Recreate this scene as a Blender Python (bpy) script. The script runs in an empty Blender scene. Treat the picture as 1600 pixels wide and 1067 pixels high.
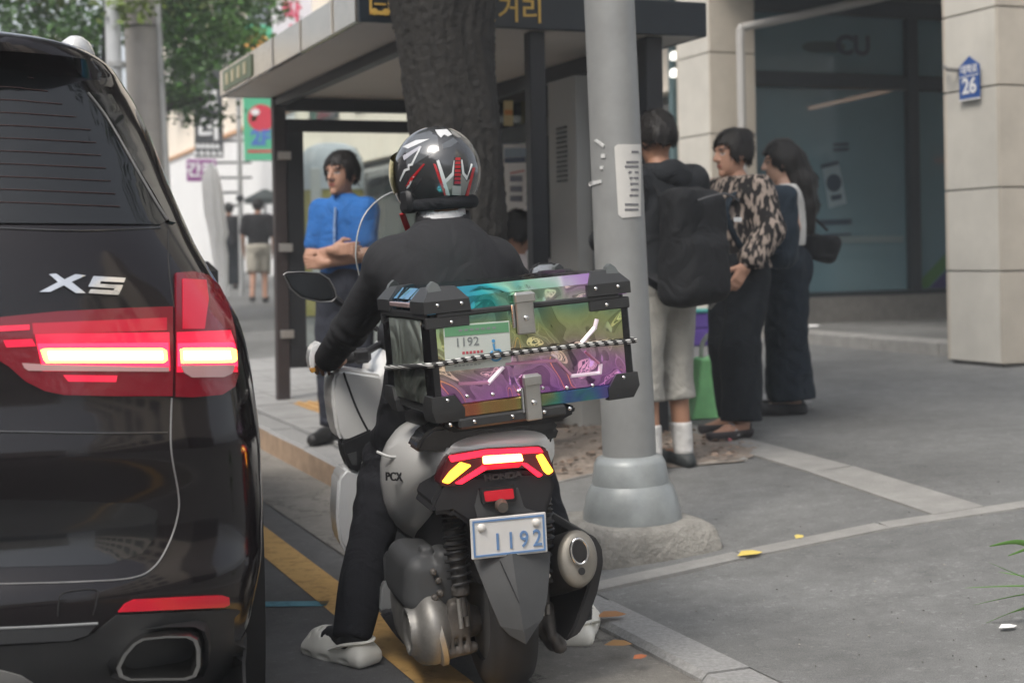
import bpy, bmesh, math, random
import numpy as np
from mathutils import Vector, Matrix
from mathutils.geometry import delaunay_2d_cdt

random.seed(7)
S = bpy.context.scene
COL = S.collection
rad = math.radians

# ------------------------------------------------------------------ camera
F_PX, CAM_H, HORIZON, ROLL = 2311.0, 1.2, 398.0, rad(1.0)      # focal length and horizon in photo pixels (1600 wide)
cam = bpy.data.cameras.new('camera')
cam.sensor_width = 36.0
cam.lens = 36.0 * F_PX / 1600.0
cam.shift_y = -(533.5 - HORIZON) / 1600.0
cam.clip_start, cam.clip_end = 0.1, 2000.0
cam.dof.use_dof = True
cam.dof.focus_distance = 3.95
cam.dof.aperture_fstop = 3.6
cam_o = bpy.data.objects.new('camera', cam)
COL.objects.link(cam_o)
cr, sr = math.cos(ROLL), math.sin(ROLL)
cam_o.matrix_world = Matrix(((cr, sr, 0, 0), (0, 0, -1, 0), (-sr, cr, 0, CAM_H), (0, 0, 0, 1)))
S.camera = cam_o

# ------------------------------------------------------------------ sky, sun, exposure
SUN_EL, SUN_AZ = 52.0, 215.0        # compass degrees from +Y, clockwise
world = bpy.data.worlds.new('World')
S.world = world
world.use_nodes = True
wn = world.node_tree
for n in list(wn.nodes):
    wn.nodes.remove(n)
wo = wn.nodes.new('ShaderNodeOutputWorld')
bg = wn.nodes.new('ShaderNodeBackground')
hs = wn.nodes.new('ShaderNodeHueSaturation')
sky = wn.nodes.new('ShaderNodeTexSky')
sky.sky_type = 'NISHITA'
sky.sun_disc = False
sky.sun_elevation = rad(SUN_EL)
sky.sun_rotation = rad(SUN_AZ)
sky.air_density = 1.0
sky.dust_density = 4.0
sky.ozone_density = 1.0
hs.inputs['Saturation'].default_value = 0.35          # thin even cloud
wn.links.new(sky.outputs[0], hs.inputs['Color'])
wn.links.new(hs.outputs[0], bg.inputs[0])
bg.inputs[1].default_value = 0.15
wn.links.new(bg.outputs[0], wo.inputs[0])
sun = bpy.data.lights.new('sun', 'SUN')
sun.energy = 1.0
sun.angle = rad(22)
sun.color = (1.0, 0.92, 0.82)
sun_o = bpy.data.objects.new('sun', sun)
COL.objects.link(sun_o)
_d = Vector((math.sin(rad(SUN_AZ)) * math.cos(rad(SUN_EL)), math.cos(rad(SUN_AZ)) * math.cos(rad(SUN_EL)), math.sin(rad(SUN_EL))))
sun_o.rotation_euler = (-_d).to_track_quat('-Z', 'Y').to_euler()
S.view_settings.view_transform = 'Standard'
S.view_settings.look = 'None'
S.view_settings.gamma = 1.0
S.view_settings.exposure = 0.85
S.render.engine = 'CYCLES'
S.cycles.max_bounces = 8
S.cycles.transparent_max_bounces = 16
S.cycles.use_denoising = True
S.cycles.sample_clamp_indirect = 4.0

# ------------------------------------------------------------------ pixels to places
def ray(px, py):
    u, v = px - 800.0, HORIZON - py
    return Vector((u * cr + v * sr, F_PX, -u * sr + v * cr)) / F_PX
CAM = Vector((0, 0, CAM_H))
def W(px, py, d):
    return CAM + ray(px, py) * d
TH = rad(22.0)                                            # the street runs 22 degrees left of the view
RM = Matrix.Rotation(TH, 4, 'Z')
def R(p, s, z=0.0):                                       # p metres across (to the right), s metres along the street
    return Vector((math.cos(TH) * p - math.sin(TH) * s, math.sin(TH) * p + math.cos(TH) * s, z))
def ps(P):
    return (math.cos(TH) * P[0] + math.sin(TH) * P[1], -math.sin(TH) * P[0] + math.cos(TH) * P[1])
def sm(a, b, x):
    t = min(1.0, max(0.0, (x - a) / (b - a)))
    return t * t * (3 - 2 * t)
def rise(s):
    t = max(0.0, s - 11.0)
    return 0.022 * (t * t / (t + 3.0))
def kerb_h(s):
    return 0.035 + 0.115 * sm(5.6, 7.6, s)
KP, KW = 2.0, 0.17                                        # kerb face and width
def zs(p, s):                                             # pavement height
    a = kerb_h(s)
    return a + (0.15 - a) * sm(2.2, 4.6, p) + 0.028 * max(0.0, p - KP - KW) + rise(s)
def G(px, py, z=None):                                    # where a pixel meets the ground (pavement when z is None)
    r = ray(px, py)
    h = 0.1 if z is None else z
    for _ in range(30):
        k = (h - CAM_H) / r.z
        P = CAM + r * k
        if z is not None:
            return P
        h = 0.5 * h + 0.5 * zs(*ps(P))
    return P
def on_plane(px, py, M, y0):                              # local (x, z) where a pixel meets the plane y = y0 of frame M
    Mi = M.inverted()
    o, d = Mi @ CAM, Mi.to_3x3() @ ray(px, py)
    t = (y0 - o.y) / d.y
    q = o + d * t
    return (q.x, q.z)

# ------------------------------------------------------------------ materials
MATS = {}
def mat(name, col=(0.5, 0.5, 0.5), rough=0.6, metal=0.0, var=0.0, vscale=8.0, bump=0.0, bscale=60.0, coat=0.0, emis=None, estr=1.0,
        trans=0.0, alpha=1.0, attr=False, fold=0.0, spec=0.5, ior=1.45, sheen=0.0, detail=6.0):
    if name in MATS:
        return MATS[name]
    m = bpy.data.materials.new(name)
    m.use_nodes = True
    nt = m.node_tree
    b = nt.nodes['Principled BSDF']
    b.inputs['Base Color'].default_value = (*col, 1)
    b.inputs['Roughness'].default_value = rough
    b.inputs['Metallic'].default_value = metal
    b.inputs['Specular IOR Level'].default_value = spec
    b.inputs['IOR'].default_value = ior
    b.inputs['Coat Weight'].default_value = coat
    b.inputs['Coat Roughness'].default_value = 0.05
    b.inputs['Transmission Weight'].default_value = trans
    b.inputs['Alpha'].default_value = alpha
    b.inputs['Sheen Weight'].default_value = sheen
    if emis:
        b.inputs['Emission Color'].default_value = (*emis, 1)
        b.inputs['Emission Strength'].default_value = estr
    tc = nt.nodes.new('ShaderNodeTexCoord')
    src = None
    if attr:
        a = nt.nodes.new('ShaderNodeAttribute')
        a.attribute_name = 'col'
        src = a.outputs['Color']
        nt.links.new(src, b.inputs['Base Color'])
    if var > 0:
        n = nt.nodes.new('ShaderNodeTexNoise')
        n.inputs['Scale'].default_value = vscale
        n.inputs['Detail'].default_value = detail
        n.inputs['Roughness'].default_value = 0.65
        nt.links.new(tc.outputs['Object'], n.inputs['Vector'])
        mr = nt.nodes.new('ShaderNodeMapRange')
        mr.inputs['From Min'].default_value = 0.25
        mr.inputs['From Max'].default_value = 0.75
        mr.inputs['To Min'].default_value = 1.0 - var
        mr.inputs['To Max'].default_value = 1.0 + var
        nt.links.new(n.outputs['Fac'], mr.inputs['Value'])
        mx = nt.nodes.new('ShaderNodeMix')
        mx.data_type = 'RGBA'
        mx.blend_type = 'MULTIPLY'
        mx.inputs['Factor'].default_value = 1.0
        if src:
            nt.links.new(src, mx.inputs['A'])
        else:
            mx.inputs['A'].default_value = (*col, 1)
        nt.links.new(mr.outputs['Result'], mx.inputs['B'])
        nt.links.new(mx.outputs['Result'], b.inputs['Base Color'])
        m2 = nt.nodes.new('ShaderNodeMapRange')
        m2.inputs['To Min'].default_value = max(0.02, rough * (1 - 0.5 * var))
        m2.inputs['To Max'].default_value = min(1.0, rough * (1 + 0.6 * var))
        nt.links.new(n.outputs['Fac'], m2.inputs['Value'])
        nt.links.new(m2.outputs['Result'], b.inputs['Roughness'])
    if bump > 0:
        n2 = nt.nodes.new('ShaderNodeTexNoise')
        n2.inputs['Scale'].default_value = bscale
        n2.inputs['Detail'].default_value = 4.0
        nt.links.new(tc.outputs['Object'], n2.inputs['Vector'])
        bp = nt.nodes.new('ShaderNodeBump')
        bp.inputs['Strength'].default_value = bump
        bp.inputs['Distance'].default_value = 0.01
        nt.links.new(n2.outputs['Fac'], bp.inputs['Height'])
        nt.links.new(bp.outputs['Normal'], b.inputs['Normal'])
        if fold > 0:                                             # broad soft creases under the weave
            n3 = nt.nodes.new('ShaderNodeTexNoise')
            n3.inputs['Scale'].default_value = 6.5
            n3.inputs['Detail'].default_value = 2.0
            n3.inputs['Distortion'].default_value = 1.6
            nt.links.new(tc.outputs['Object'], n3.inputs['Vector'])
            b3 = nt.nodes.new('ShaderNodeBump')
            b3.inputs['Strength'].default_value = fold
            b3.inputs['Distance'].default_value = 0.05
            nt.links.new(n3.outputs['Fac'], b3.inputs['Height'])
            nt.links.new(b3.outputs['Normal'], bp.inputs['Normal'])
    MATS[name] = m
    return m

# ------------------------------------------------------------------ meshes
class MB:
    def __init__(self):
        self.v, self.f, self.mi, self.c = [], [], [], []
    def add(self, V, Fc, mi=0, col=None, M=None):
        o = len(self.v)
        for q in V:
            self.v.append(tuple(M @ Vector(q)) if M is not None else tuple(q))
        for t in Fc:
            self.f.append(tuple(i + o for i in t))
            self.mi.append(mi)
        if col is not None:
            if len(self.c) < o:
                self.c += [(0.5, 0.5, 0.5)] * (o - len(self.c))
            self.c += [tuple(k) for k in col] if hasattr(col[0], '__len__') else [tuple(col)] * len(V)
        return self
    def box(self, c, size, b=0.0, M=None, mi=0, col=None):
        x, y, z = size[0] / 2, size[1] / 2, size[2] / 2
        T = Matrix.Translation(Vector(c))
        MM = (M @ T) if M is not None else T
        if b <= 0:
            V = [(sx * x, sy * y, sz * z) for sx in (-1, 1) for sy in (-1, 1) for sz in (-1, 1)]
            Fc = [(0, 1, 3, 2), (4, 6, 7, 5), (0, 4, 5, 1), (2, 3, 7, 6), (0, 2, 6, 4), (1, 5, 7, 3)]
            return self.add(V, Fc, mi, col, MM)
        b = min(b, x * 0.95, y * 0.95, z * 0.95)
        bm = bmesh.new()
        for sx in (-1, 1):
            for sy in (-1, 1):
                for sz in (-1, 1):
                    for k in range(3):
                        bb = [b, b, b]
                        bb[k] = 0
                        bm.verts.new((sx * (x - bb[0]), sy * (y - bb[1]), sz * (z - bb[2])))
        bmesh.ops.convex_hull(bm, input=bm.verts)
        bmesh.ops.dissolve_limit(bm, angle_limit=0.01, verts=bm.verts, edges=bm.edges)
        bm.verts.index_update()
        V = [q.co[:] for q in bm.verts]
        Fc = [[q.index for q in t.verts] for t in bm.faces]
        bm.free()
        return self.add(V, Fc, mi, col, MM)
    def loft(self, rings, closed=True, caps=True, mi=0, col=None, M=None):
        n = len(rings[0])
        V = [q for r_ in rings for q in r_]
        Fc = []
        for i in range(len(rings) - 1):
            for j in range(n if closed else n - 1):
                k = (j + 1) % n
                Fc.append((i * n + j, i * n + k, (i + 1) * n + k, (i + 1) * n + j))
        if caps and closed:
            Fc.append(tuple(range(n - 1, -1, -1)))
            Fc.append(tuple((len(rings) - 1) * n + j for j in range(n)))
        return self.add(V, Fc, mi, col, M)
    def tube(self, path, r, n=10, caps=True, mi=0, col=None, M=None, flat=None):
        P = [Vector(q) for q in path]
        rr = r if hasattr(r, '__len__') else [r] * len(P)
        rings, up = [], None
        for i, q in enumerate(P):
            t = (P[min(i + 1, len(P) - 1)] - P[max(i - 1, 0)])
            t = t.normalized() if t.length > 1e-9 else Vector((0, 0, 1))
            if up is None:
                up = Vector((0, 0, 1)) if abs(t.z) < 0.9 else Vector((0, 1, 0))
            u = t.cross(up)
            u = u.normalized() if u.length > 1e-6 else t.orthogonal().normalized()
            w = u.cross(t).normalized()
            up = w
            f2 = flat or 1.0
            rings.append([q + (u * math.cos(2 * math.pi * k / n) + w * f2 * math.sin(2 * math.pi * k / n)) * rr[i] for k in range(n)])
        return self.loft(rings, True, caps, mi, col, M)
    def lathe(self, prof, n=24, M=None, mi=0, col=None, caps=True, sx=1.0, sy=1.0):
        rings = [[(r_ * math.cos(2 * math.pi * k / n) * sx, r_ * math.sin(2 * math.pi * k / n) * sy, z) for k in range(n)] for r_, z in prof]
        return self.loft(rings, True, caps, mi, col, M)
    def prism(self, poly, a, b, fn, mi=0, col=None, M=None):          # fn(u, v, w) -> point; poly extruded from w=a to w=b
        n = len(poly)
        V = [fn(u, v, a) for u, v in poly] + [fn(u, v, b) for u, v in poly]
        Fc = [tuple(range(n)), tuple(range(2 * n - 1, n - 1, -1))] + [(i, n + i, n + (i + 1) % n, (i + 1) % n) for i in range(n)]
        return self.add(V, Fc, mi, col, M)
    def build(self, name, mats, parent=None, smooth=35, fix=True):
        me = bpy.data.meshes.new(name)
        me.from_pydata(self.v, [], self.f)
        for m in (mats if isinstance(mats, (list, tuple)) else [mats]):
            me.materials.append(m)
        if any(self.mi):
            me.polygons.foreach_set('material_index', self.mi)
        if self.c:
            cc = self.c + [(0.5, 0.5, 0.5)] * (len(self.v) - len(self.c))
            at = me.color_attributes.new('col', 'FLOAT_COLOR', 'POINT')
            at.data.foreach_set('color', np.array([(*q, 1.0) for q in cc], dtype=np.float32).ravel())
        if fix:
            bm = bmesh.new()
            bm.from_mesh(me)
            bmesh.ops.recalc_face_normals(bm, faces=bm.faces)
            bm.to_mesh(me)
            bm.free()
        if smooth:
            me.polygons.foreach_set('use_smooth', [True] * len(me.polygons))
            me.set_sharp_from_angle(angle=rad(smooth))
        me.update()
        return link(name, me, parent)

def link(name, me, parent=None):
    o = bpy.data.objects.new(name, me)
    COL.objects.link(o)
    if parent is not None:
        o.parent = parent
    return o
def tag(o, label=None, cat=None, group=None, kind=None):
    for k, v in (('label', label), ('category', cat), ('group', group), ('kind', kind)):
        if v:
            o[k] = v
    return o
def thing(name, label, cat, M=None, group=None):
    o = bpy.data.objects.new(name, None)
    o.empty_display_size = 0.1
    COL.objects.link(o)
    if M is not None:
        o.matrix_world = M
    return tag(o, label, cat, group)
def box_obj(name, c, size, m, parent=None, b=0.004, M=None):
    return MB().box(c, size, b, M).build(name, m, parent)
def tree_copy(o, parent=None):
    c = o.copy()
    COL.objects.link(c)
    c.parent = parent
    for ch in o.children:
        tree_copy(ch, c)
    return c
def lerp(a, b, t):
    return a + (b - a) * t
def interp(tab, x):
    if x <= tab[0][0]:
        return tab[0][1]
    for (x0, y0), (x1, y1) in zip(tab, tab[1:]):
        if x <= x1:
            return y0 + (y1 - y0) * (x - x0) / (x1 - x0)
    return tab[-1][1]
def smooth_line(pts, k=6):                                 # Catmull-Rom through 2-D or 3-D points
    P = [np.array(q, float) for q in pts]
    out = []
    for i in range(len(P) - 1):
        a, b, c, d = P[max(i - 1, 0)], P[i], P[i + 1], P[min(i + 2, len(P) - 1)]
        for j in range(k):
            t = j / k
            out.append(0.5 * ((2 * b) + (c - a) * t + (2 * a - 5 * b + 4 * c - d) * t * t + (3 * b - a - 3 * c + d) * t ** 3))
    out.append(P[-1])
    return [tuple(q) for q in out]
def text_mesh(body, size=1.0, bold=0.0, res=3, space=1.0):           # outlines of real lettering, as flat (verts, faces) in x-y, centred
    cu = bpy.data.curves.new('lettering', 'FONT')
    cu.body = body
    cu.size = size
    cu.align_x = 'CENTER'
    cu.align_y = 'CENTER'
    cu.resolution_u = res
    cu.offset = bold
    cu.space_character = space
    o = bpy.data.objects.new('lettering', cu)
    COL.objects.link(o)
    bpy.context.view_layer.update()
    me = bpy.data.meshes.new_from_object(o.evaluated_get(bpy.context.evaluated_depsgraph_get()))
    V = [tuple(q.co) for q in me.vertices]
    Fc = [tuple(p.vertices) for p in me.polygons]
    bpy.data.objects.remove(o)
    bpy.data.curves.remove(cu)
    bpy.data.meshes.remove(me)
    return V, Fc
def lettering(name, body, size, M, m, parent, bold=0.0, sx=1.0, depth=0.002, sy=1.0, space=1.0):
    V, Fc = text_mesh(body, size, bold, 3, space)
    if not V:
        return None
    n = len(V)
    bm = bmesh.new()
    vs = [bm.verts.new((x * sx, y * sy, 0)) for x, y, z in V]
    for t in Fc:
        try:
            bm.faces.new([vs[i] for i in t])
        except ValueError:
            pass
    ex = bmesh.ops.extrude_face_region(bm, geom=list(bm.faces))
    for q in ex['geom']:
        if isinstance(q, bmesh.types.BMVert):
            q.co.z += depth
    bmesh.ops.recalc_face_normals(bm, faces=bm.faces)
    bm.transform(M)
    me = bpy.data.meshes.new(name)
    bm.to_mesh(me)
    bm.free()
    me.materials.append(m)
    return link(name, me, parent)
def frame(o, x, y):                                        # a matrix with given origin, x and y axes
    x = Vector(x).normalized()
    y = Vector(y)
    y = (y - x * y.dot(x)).normalized()
    z = x.cross(y)
    return Matrix(((x.x, y.x, z.x, o[0]), (x.y, y.y, z.y, o[1]), (x.z, y.z, z.z, o[2]), (0, 0, 0, 1)))
def patch(name, poly, hit, m, parent=None, off=0.003, spacing=14.0, Minv=None, back=0.004, smooth=40):
    """A sheet laid on a curved surface: poly is its outline, hit(u, v) -> (point, normal) or None."""
    xs, ys = [q[0] for q in poly], [q[1] for q in poly]
    n = len(poly)
    out = []
    for i in range(n):                                      # resample the outline
        a, b = np.array(poly[i], float), np.array(poly[(i + 1) % n], float)
        k = max(1, int(np.linalg.norm(b - a) / spacing))
        out += [tuple(a + (b - a) * j / k) for j in range(k)]
    pts = [Vector(q) for q in out]
    nb = len(pts)
    def inside(x, y):
        c = False
        for i in range(nb):
            x0, y0 = pts[i]
            x1, y1 = pts[(i + 1) % nb]
            if (y0 > y) != (y1 > y) and x < (x1 - x0) * (y - y0) / (y1 - y0) + x0:
                c = not c
        return c
    y = min(ys) + spacing * 0.6
    while y < max(ys):
        x = min(xs) + spacing * 0.6
        while x < max(xs):
            if inside(x, y):
                pts.append(Vector((x, y)))
            x += spacing
        y += spacing
    edges = [(i, (i + 1) % nb) for i in range(nb)]
    V2, E2, F2, *_ = delaunay_2d_cdt(pts, edges, [], 1, 1e-4)
    top, bot, ok = [], [], []
    last = None
    for q in V2:
        h = hit(q[0], q[1])
        if h is None:
            h = last if last else (Vector((0, 0, -5)), Vector((0, -1, 0)))
        last = h
        P, N = h
        a, b = P + N * off, P - N * back
        if Minv is not None:
            a, b = Minv @ a, Minv @ b
        top.append(a)
        bot.append(b)
    mb = MB()
    k = len(V2)
    cnt = {}
    for t in F2:
        for i in range(3):
            e = (t[i], t[(i + 1) % 3])
            cnt[e] = cnt.get(e, 0) + 1
    rim = [e for e in cnt if (e[1], e[0]) not in cnt]
    mb.add(top + bot, [tuple(t) for t in F2] + [(e[1], e[0], e[0] + k, e[1] + k) for e in rim])
    return mb.build(name, m, parent, smooth)

# ------------------------------------------------------------------ signed distances, meshed with surface nets
def smin(a, b, k):
    h = np.clip(0.5 + 0.5 * (b - a) / k, 0, 1)
    return b + (a - b) * h - k * h * (1 - h)
def union(ds, k=0.02):
    d = ds[0]
    for e in ds[1:]:
        d = smin(d, e, k)
    return d
def rc(P, a, b, ra, rb):
    a, b = np.array(a, float), np.array(b, float)
    ab = b - a
    t = np.clip(((P - a) @ ab) / max(ab @ ab, 1e-9), 0, 1)
    return np.linalg.norm(P - a - t[..., None] * ab, axis=-1) - (ra + (rb - ra) * t)
def chain(P, pts, rs, k=0.02):
    return union([rc(P, pts[i], pts[i + 1], rs[i], rs[i + 1]) for i in range(len(pts) - 1)], k)
def ell(P, c, r_, Rm=None):
    q = P - np.array(c, float)
    if Rm is not None:
        q = q @ np.array(Rm)                                 # columns are the axes
    r_ = np.array(r_, float)
    k0 = np.linalg.norm(q / r_, axis=-1)
    k1 = np.linalg.norm(q / (r_ * r_), axis=-1)
    return k0 * (k0 - 1.0) / np.maximum(k1, 1e-6)
def rbox(P, c, h, r_, Rm=None):
    q = P - np.array(c, float)
    if Rm is not None:
        q = q @ np.array(Rm)
    q = np.abs(q) - (np.array(h, float) - r_)
    return np.linalg.norm(np.maximum(q, 0), axis=-1) + np.minimum(q.max(-1), 0) - r_
def wob(P, freq, amp, seed=0, n=5):
    g = np.random.default_rng(seed)
    s = 0
    for i in range(n):
        d = g.normal(size=3)
        d /= np.linalg.norm(d)
        s = s + np.sin(P @ d * freq * (0.6 + 0.9 * i / n) + g.uniform(0, 6.28))
    return amp * s / math.sqrt(n)
def nets(f, lo, hi, h):
    lo, hi = np.array(lo, float), np.array(hi, float)
    n = np.ceil((hi - lo) / h).astype(int) + 1
    ax = [lo[i] + h * np.arange(n[i]) for i in range(3)]
    P = np.stack(np.meshgrid(*ax, indexing='ij'), -1)
    v = f(P.reshape(-1, 3)).reshape(n)
    ins = v < 0
    c = [ins[i:n[0] - 1 + i, j:n[1] - 1 + j, k:n[2] - 1 + k] for i in (0, 1) for j in (0, 1) for k in (0, 1)]
    tot = sum(q.astype(np.int8) for q in c)
    mask = (tot > 0) & (tot < 8)
    I = np.argwhere(mask)
    idx = -np.ones(mask.shape, int)
    idx[mask] = np.arange(len(I))
    acc = np.zeros((len(I), 3))
    cnt = np.zeros(len(I))
    for a in range(3):
        o = [q for q in range(3) if q != a]
        for i in (0, 1):
            for j in (0, 1):
                A = I.copy()
                A[:, o[0]] += i
                A[:, o[1]] += j
                B = A.copy()
                B[:, a] += 1
                va, vb = v[tuple(A.T)], v[tuple(B.T)]
                m = (va < 0) != (vb < 0)
                t = np.where(m, va / np.where(m, va - vb, 1), 0)
                pos = lo + h * A.astype(float)
                pos[:, a] += t * h
                acc += np.where(m[:, None], pos, 0)
                cnt += m
    V = acc / cnt[:, None]
    Fs = []
    for a in range(3):
        o = [q for q in range(3) if q != a]
        A = np.moveaxis(ins, [a, o[0], o[1]], [0, 1, 2])
        Id = np.moveaxis(idx, [a, o[0], o[1]], [0, 1, 2])
        ch = A[:-1, 1:-1, 1:-1] != A[1:, 1:-1, 1:-1]
        w = np.argwhere(ch)
        x, y, z = w[:, 0], w[:, 1] + 1, w[:, 2] + 1
        q = np.stack([Id[x, y - 1, z - 1], Id[x, y, z - 1], Id[x, y, z], Id[x, y - 1, z]], -1)
        flip = A[x, y, z] == (a == 1)
        q[flip] = q[flip][:, ::-1]
        Fs.append(q)
    Fc = np.concatenate(Fs)
    return V, Fc[(Fc >= 0).all(1)]
def blob(name, f, lo, hi, h, m, parent=None, colf=None, fold=None, smooth=60):
    V, Fc = nets(f, lo, hi, h)
    if fold is not None:
        V = V + fold(V)
    mb = MB()
    mb.v = [tuple(q) for q in V]
    mb.f = [tuple(int(i) for i in q) for q in Fc]
    mb.mi = [0] * len(mb.f)
    if colf is not None:
        mb.c = [tuple(q) for q in colf(V)]
    return mb.build(name, m, parent, smooth)

# ================================================================== THE SETTING
def asphalt(name, col, speck=0.5, big=0.25, crack=0.0):
    if name in MATS:
        return MATS[name]
    m = mat(name, col, 0.85)
    nt = m.node_tree
    b = nt.nodes['Principled BSDF']
    b.inputs['Specular IOR Level'].default_value = 0.3
    tc = nt.nodes.new('ShaderNodeTexCoord')
    def noi(sc, det):
        n = nt.nodes.new('ShaderNodeTexNoise')
        n.inputs['Scale'].default_value = sc
        n.inputs['Detail'].default_value = det
        n.inputs['Roughness'].default_value = 0.7
        nt.links.new(tc.outputs['Object'], n.inputs['Vector'])
        return n
    def rng(sock, a, b_, c, d):
        r_ = nt.nodes.new('ShaderNodeMapRange')
        for k, v in zip(('From Min', 'From Max', 'To Min', 'To Max'), (a, b_, c, d)):
            r_.inputs[k].default_value = v
        nt.links.new(sock, r_.inputs['Value'])
        return r_.outputs['Result']
    def mul(a, b_):
        q = nt.nodes.new('ShaderNodeMath')
        q.operation = 'MULTIPLY'
        nt.links.new(a, q.inputs[0])
        nt.links.new(b_, q.inputs[1])
        return q.outputs[0]
    fine, mid, large = noi(260, 3), noi(9, 6), noi(0.9, 5)
    v = mul(rng(fine.outputs['Fac'], 0.3, 0.7, 1 - speck, 1 + speck), rng(large.outputs['Fac'], 0.3, 0.7, 1 - big, 1 + big))
    v = mul(v, rng(mid.outputs['Fac'], 0.3, 0.7, 1 - 0.15, 1 + 0.15))
    vo = nt.nodes.new('ShaderNodeTexVoronoi')                # pale stone chips
    vo.inputs['Scale'].default_value = 75
    nt.links.new(tc.outputs['Object'], vo.inputs['Vector'])
    sep = nt.nodes.new('ShaderNodeSeparateColor')
    nt.links.new(vo.outputs['Color'], sep.inputs['Color'])
    v = mul(v, rng(sep.outputs[0], 0.9, 0.99, 1.0, 1.22))
    stain = noi(2.6, 7)                                       # oil spots and tread marks
    v = mul(v, rng(stain.outputs['Fac'], 0.62, 0.72, 1.0, 0.68))
    patchy = noi(0.28, 2)
    v = mul(v, rng(patchy.outputs['Fac'], 0.35, 0.65, 0.86, 1.14))
    if crack:
        vc = nt.nodes.new('ShaderNodeTexVoronoi')
        vc.feature = 'DISTANCE_TO_EDGE'
        vc.inputs['Scale'].default_value = 1.3
        wv = nt.nodes.new('ShaderNodeVectorMath')
        wv.operation = 'MULTIPLY_ADD'
        wv.inputs[1].default_value = (0.35, 0.35, 0.35)
        nt.links.new(mid.outputs['Color'], wv.inputs[0])
        nt.links.new(tc.outputs['Object'], wv.inputs[2])
        nt.links.new(wv.outputs[0], vc.inputs['Vector'])
        v = mul(v, rng(vc.outputs['Distance'], 0.0, 0.018, 1 - crack, 1.0))
    mx = nt.nodes.new('ShaderNodeMix')
    mx.data_type = 'RGBA'
    mx.blend_type = 'MULTIPLY'
    mx.inputs['Factor'].default_value = 1
    mx.inputs['A'].default_value = (*col, 1)
    nt.links.new(v, mx.inputs['B'])
    nt.links.new(mx.outputs['Result'], b.inputs['Base Color'])
    bp = nt.nodes.new('ShaderNodeBump')
    bp.inputs['Strength'].default_value = 0.5
    bp.inputs['Distance'].default_value = 0.004
    nt.links.new(fine.outputs['Fac'], bp.inputs['Height'])
    nt.links.new(bp.outputs['Normal'], b.inputs['Normal'])
    return m
def worn(name, col, wear=0.5, scale=14):
    m = mat(name, col, 0.75)
    nt = m.node_tree
    b = nt.nodes['Principled BSDF']
    tc = nt.nodes.new('ShaderNodeTexCoord')
    n = nt.nodes.new('ShaderNodeTexNoise')
    n.inputs['Scale'].default_value = scale
    n.inputs['Detail'].default_value = 9
    n.inputs['Roughness'].default_value = 0.75
    nt.links.new(tc.outputs['Object'], n.inputs['Vector'])
    r_ = nt.nodes.new('ShaderNodeMapRange')
    r_.inputs['From Min'].default_value = 0.36 + 0.12 * wear
    r_.inputs['From Max'].default_value = 0.5 + 0.12 * wear
    r_.inputs['To Min'].default_value = 0.68
    r_.inputs['To Max'].default_value = 0.95
    nt.links.new(n.outputs['Fac'], r_.inputs['Value'])
    nt.links.new(r_.outputs['Result'], b.inputs['Alpha'])
    return m

A_ROAD = asphalt('road_asphalt', (0.125, 0.125, 0.124), 0.35, 0.22)
A_WALK = asphalt('pavement_asphalt', (0.165, 0.167, 0.163), 0.3, 0.2, 0.12)
A_GUT = asphalt('gutter_concrete', (0.2, 0.19, 0.172), 0.2, 0.22, 0.55)
M_CONC = mat('concrete', (0.27, 0.265, 0.25), 0.9, var=0.22, vscale=7, bump=0.5, bscale=90)
M_CONC_OLD = mat('old_concrete', (0.26, 0.25, 0.225), 0.95, var=0.4, vscale=9, bump=0.9, bscale=55)
M_GRANITE = mat('granite', (0.27, 0.27, 0.265), 0.8, var=0.3, vscale=60, bump=0.3, bscale=120)
M_KERBTAN = mat('tan_kerb_face', (0.33, 0.235, 0.16), 0.85, var=0.3, vscale=12, bump=0.4, bscale=80)
M_PAVER = mat('pale_paver', (0.3, 0.3, 0.295), 0.85, var=0.18, vscale=5, bump=0.3, bscale=120)
M_TACT = mat('tactile_orange', (0.5, 0.31, 0.13), 0.8, var=0.2, vscale=9, bump=0.2, bscale=100)
M_SOIL = mat('dry_soil', (0.25, 0.21, 0.175), 1.0, var=0.55, vscale=16, bump=1.0, bscale=40)

def road_sheet(name, p0, p1, s0, s1, zf, m, dp=1.0, ds=0.5):
    pp = np.linspace(p0, p1, max(2, int((p1 - p0) / dp) + 1))
    q = []
    s = s0
    while s < s1:
        q.append(s)
        s += ds if s < 16 else 4.0
    q.append(s1)
    mb = MB()
    n = len(pp)
    V = [R(p, s, zf(p, s)) for s in q for p in pp]
    Fc = [(i * n + j, i * n + j + 1, (i + 1) * n + j + 1, (i + 1) * n + j) for i in range(len(q) - 1) for j in range(n - 1)]
    return tag(mb.add(V, Fc).build(name, m, None, 60, False), kind='structure')
gm = MB()
gm.add([(-400, -400, -0.4), (400, -400, -0.4), (400, 400, -0.4), (-400, 400, -0.4)], [(0, 1, 2, 3)])
tag(gm.build('ground', A_ROAD), kind='structure')
road_sheet('road', -16, 1.6, -25, 160, lambda p, s: rise(s), A_ROAD, 2.2)
road_sheet('gutter', 1.58, KP + 0.02, -25, 160, lambda p, s: 0.006 + rise(s), A_GUT, 0.4)
walk = road_sheet('sidewalk', KP + KW - 0.02, 8.06, -25, 160, zs, A_WALK, 0.42)

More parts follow.
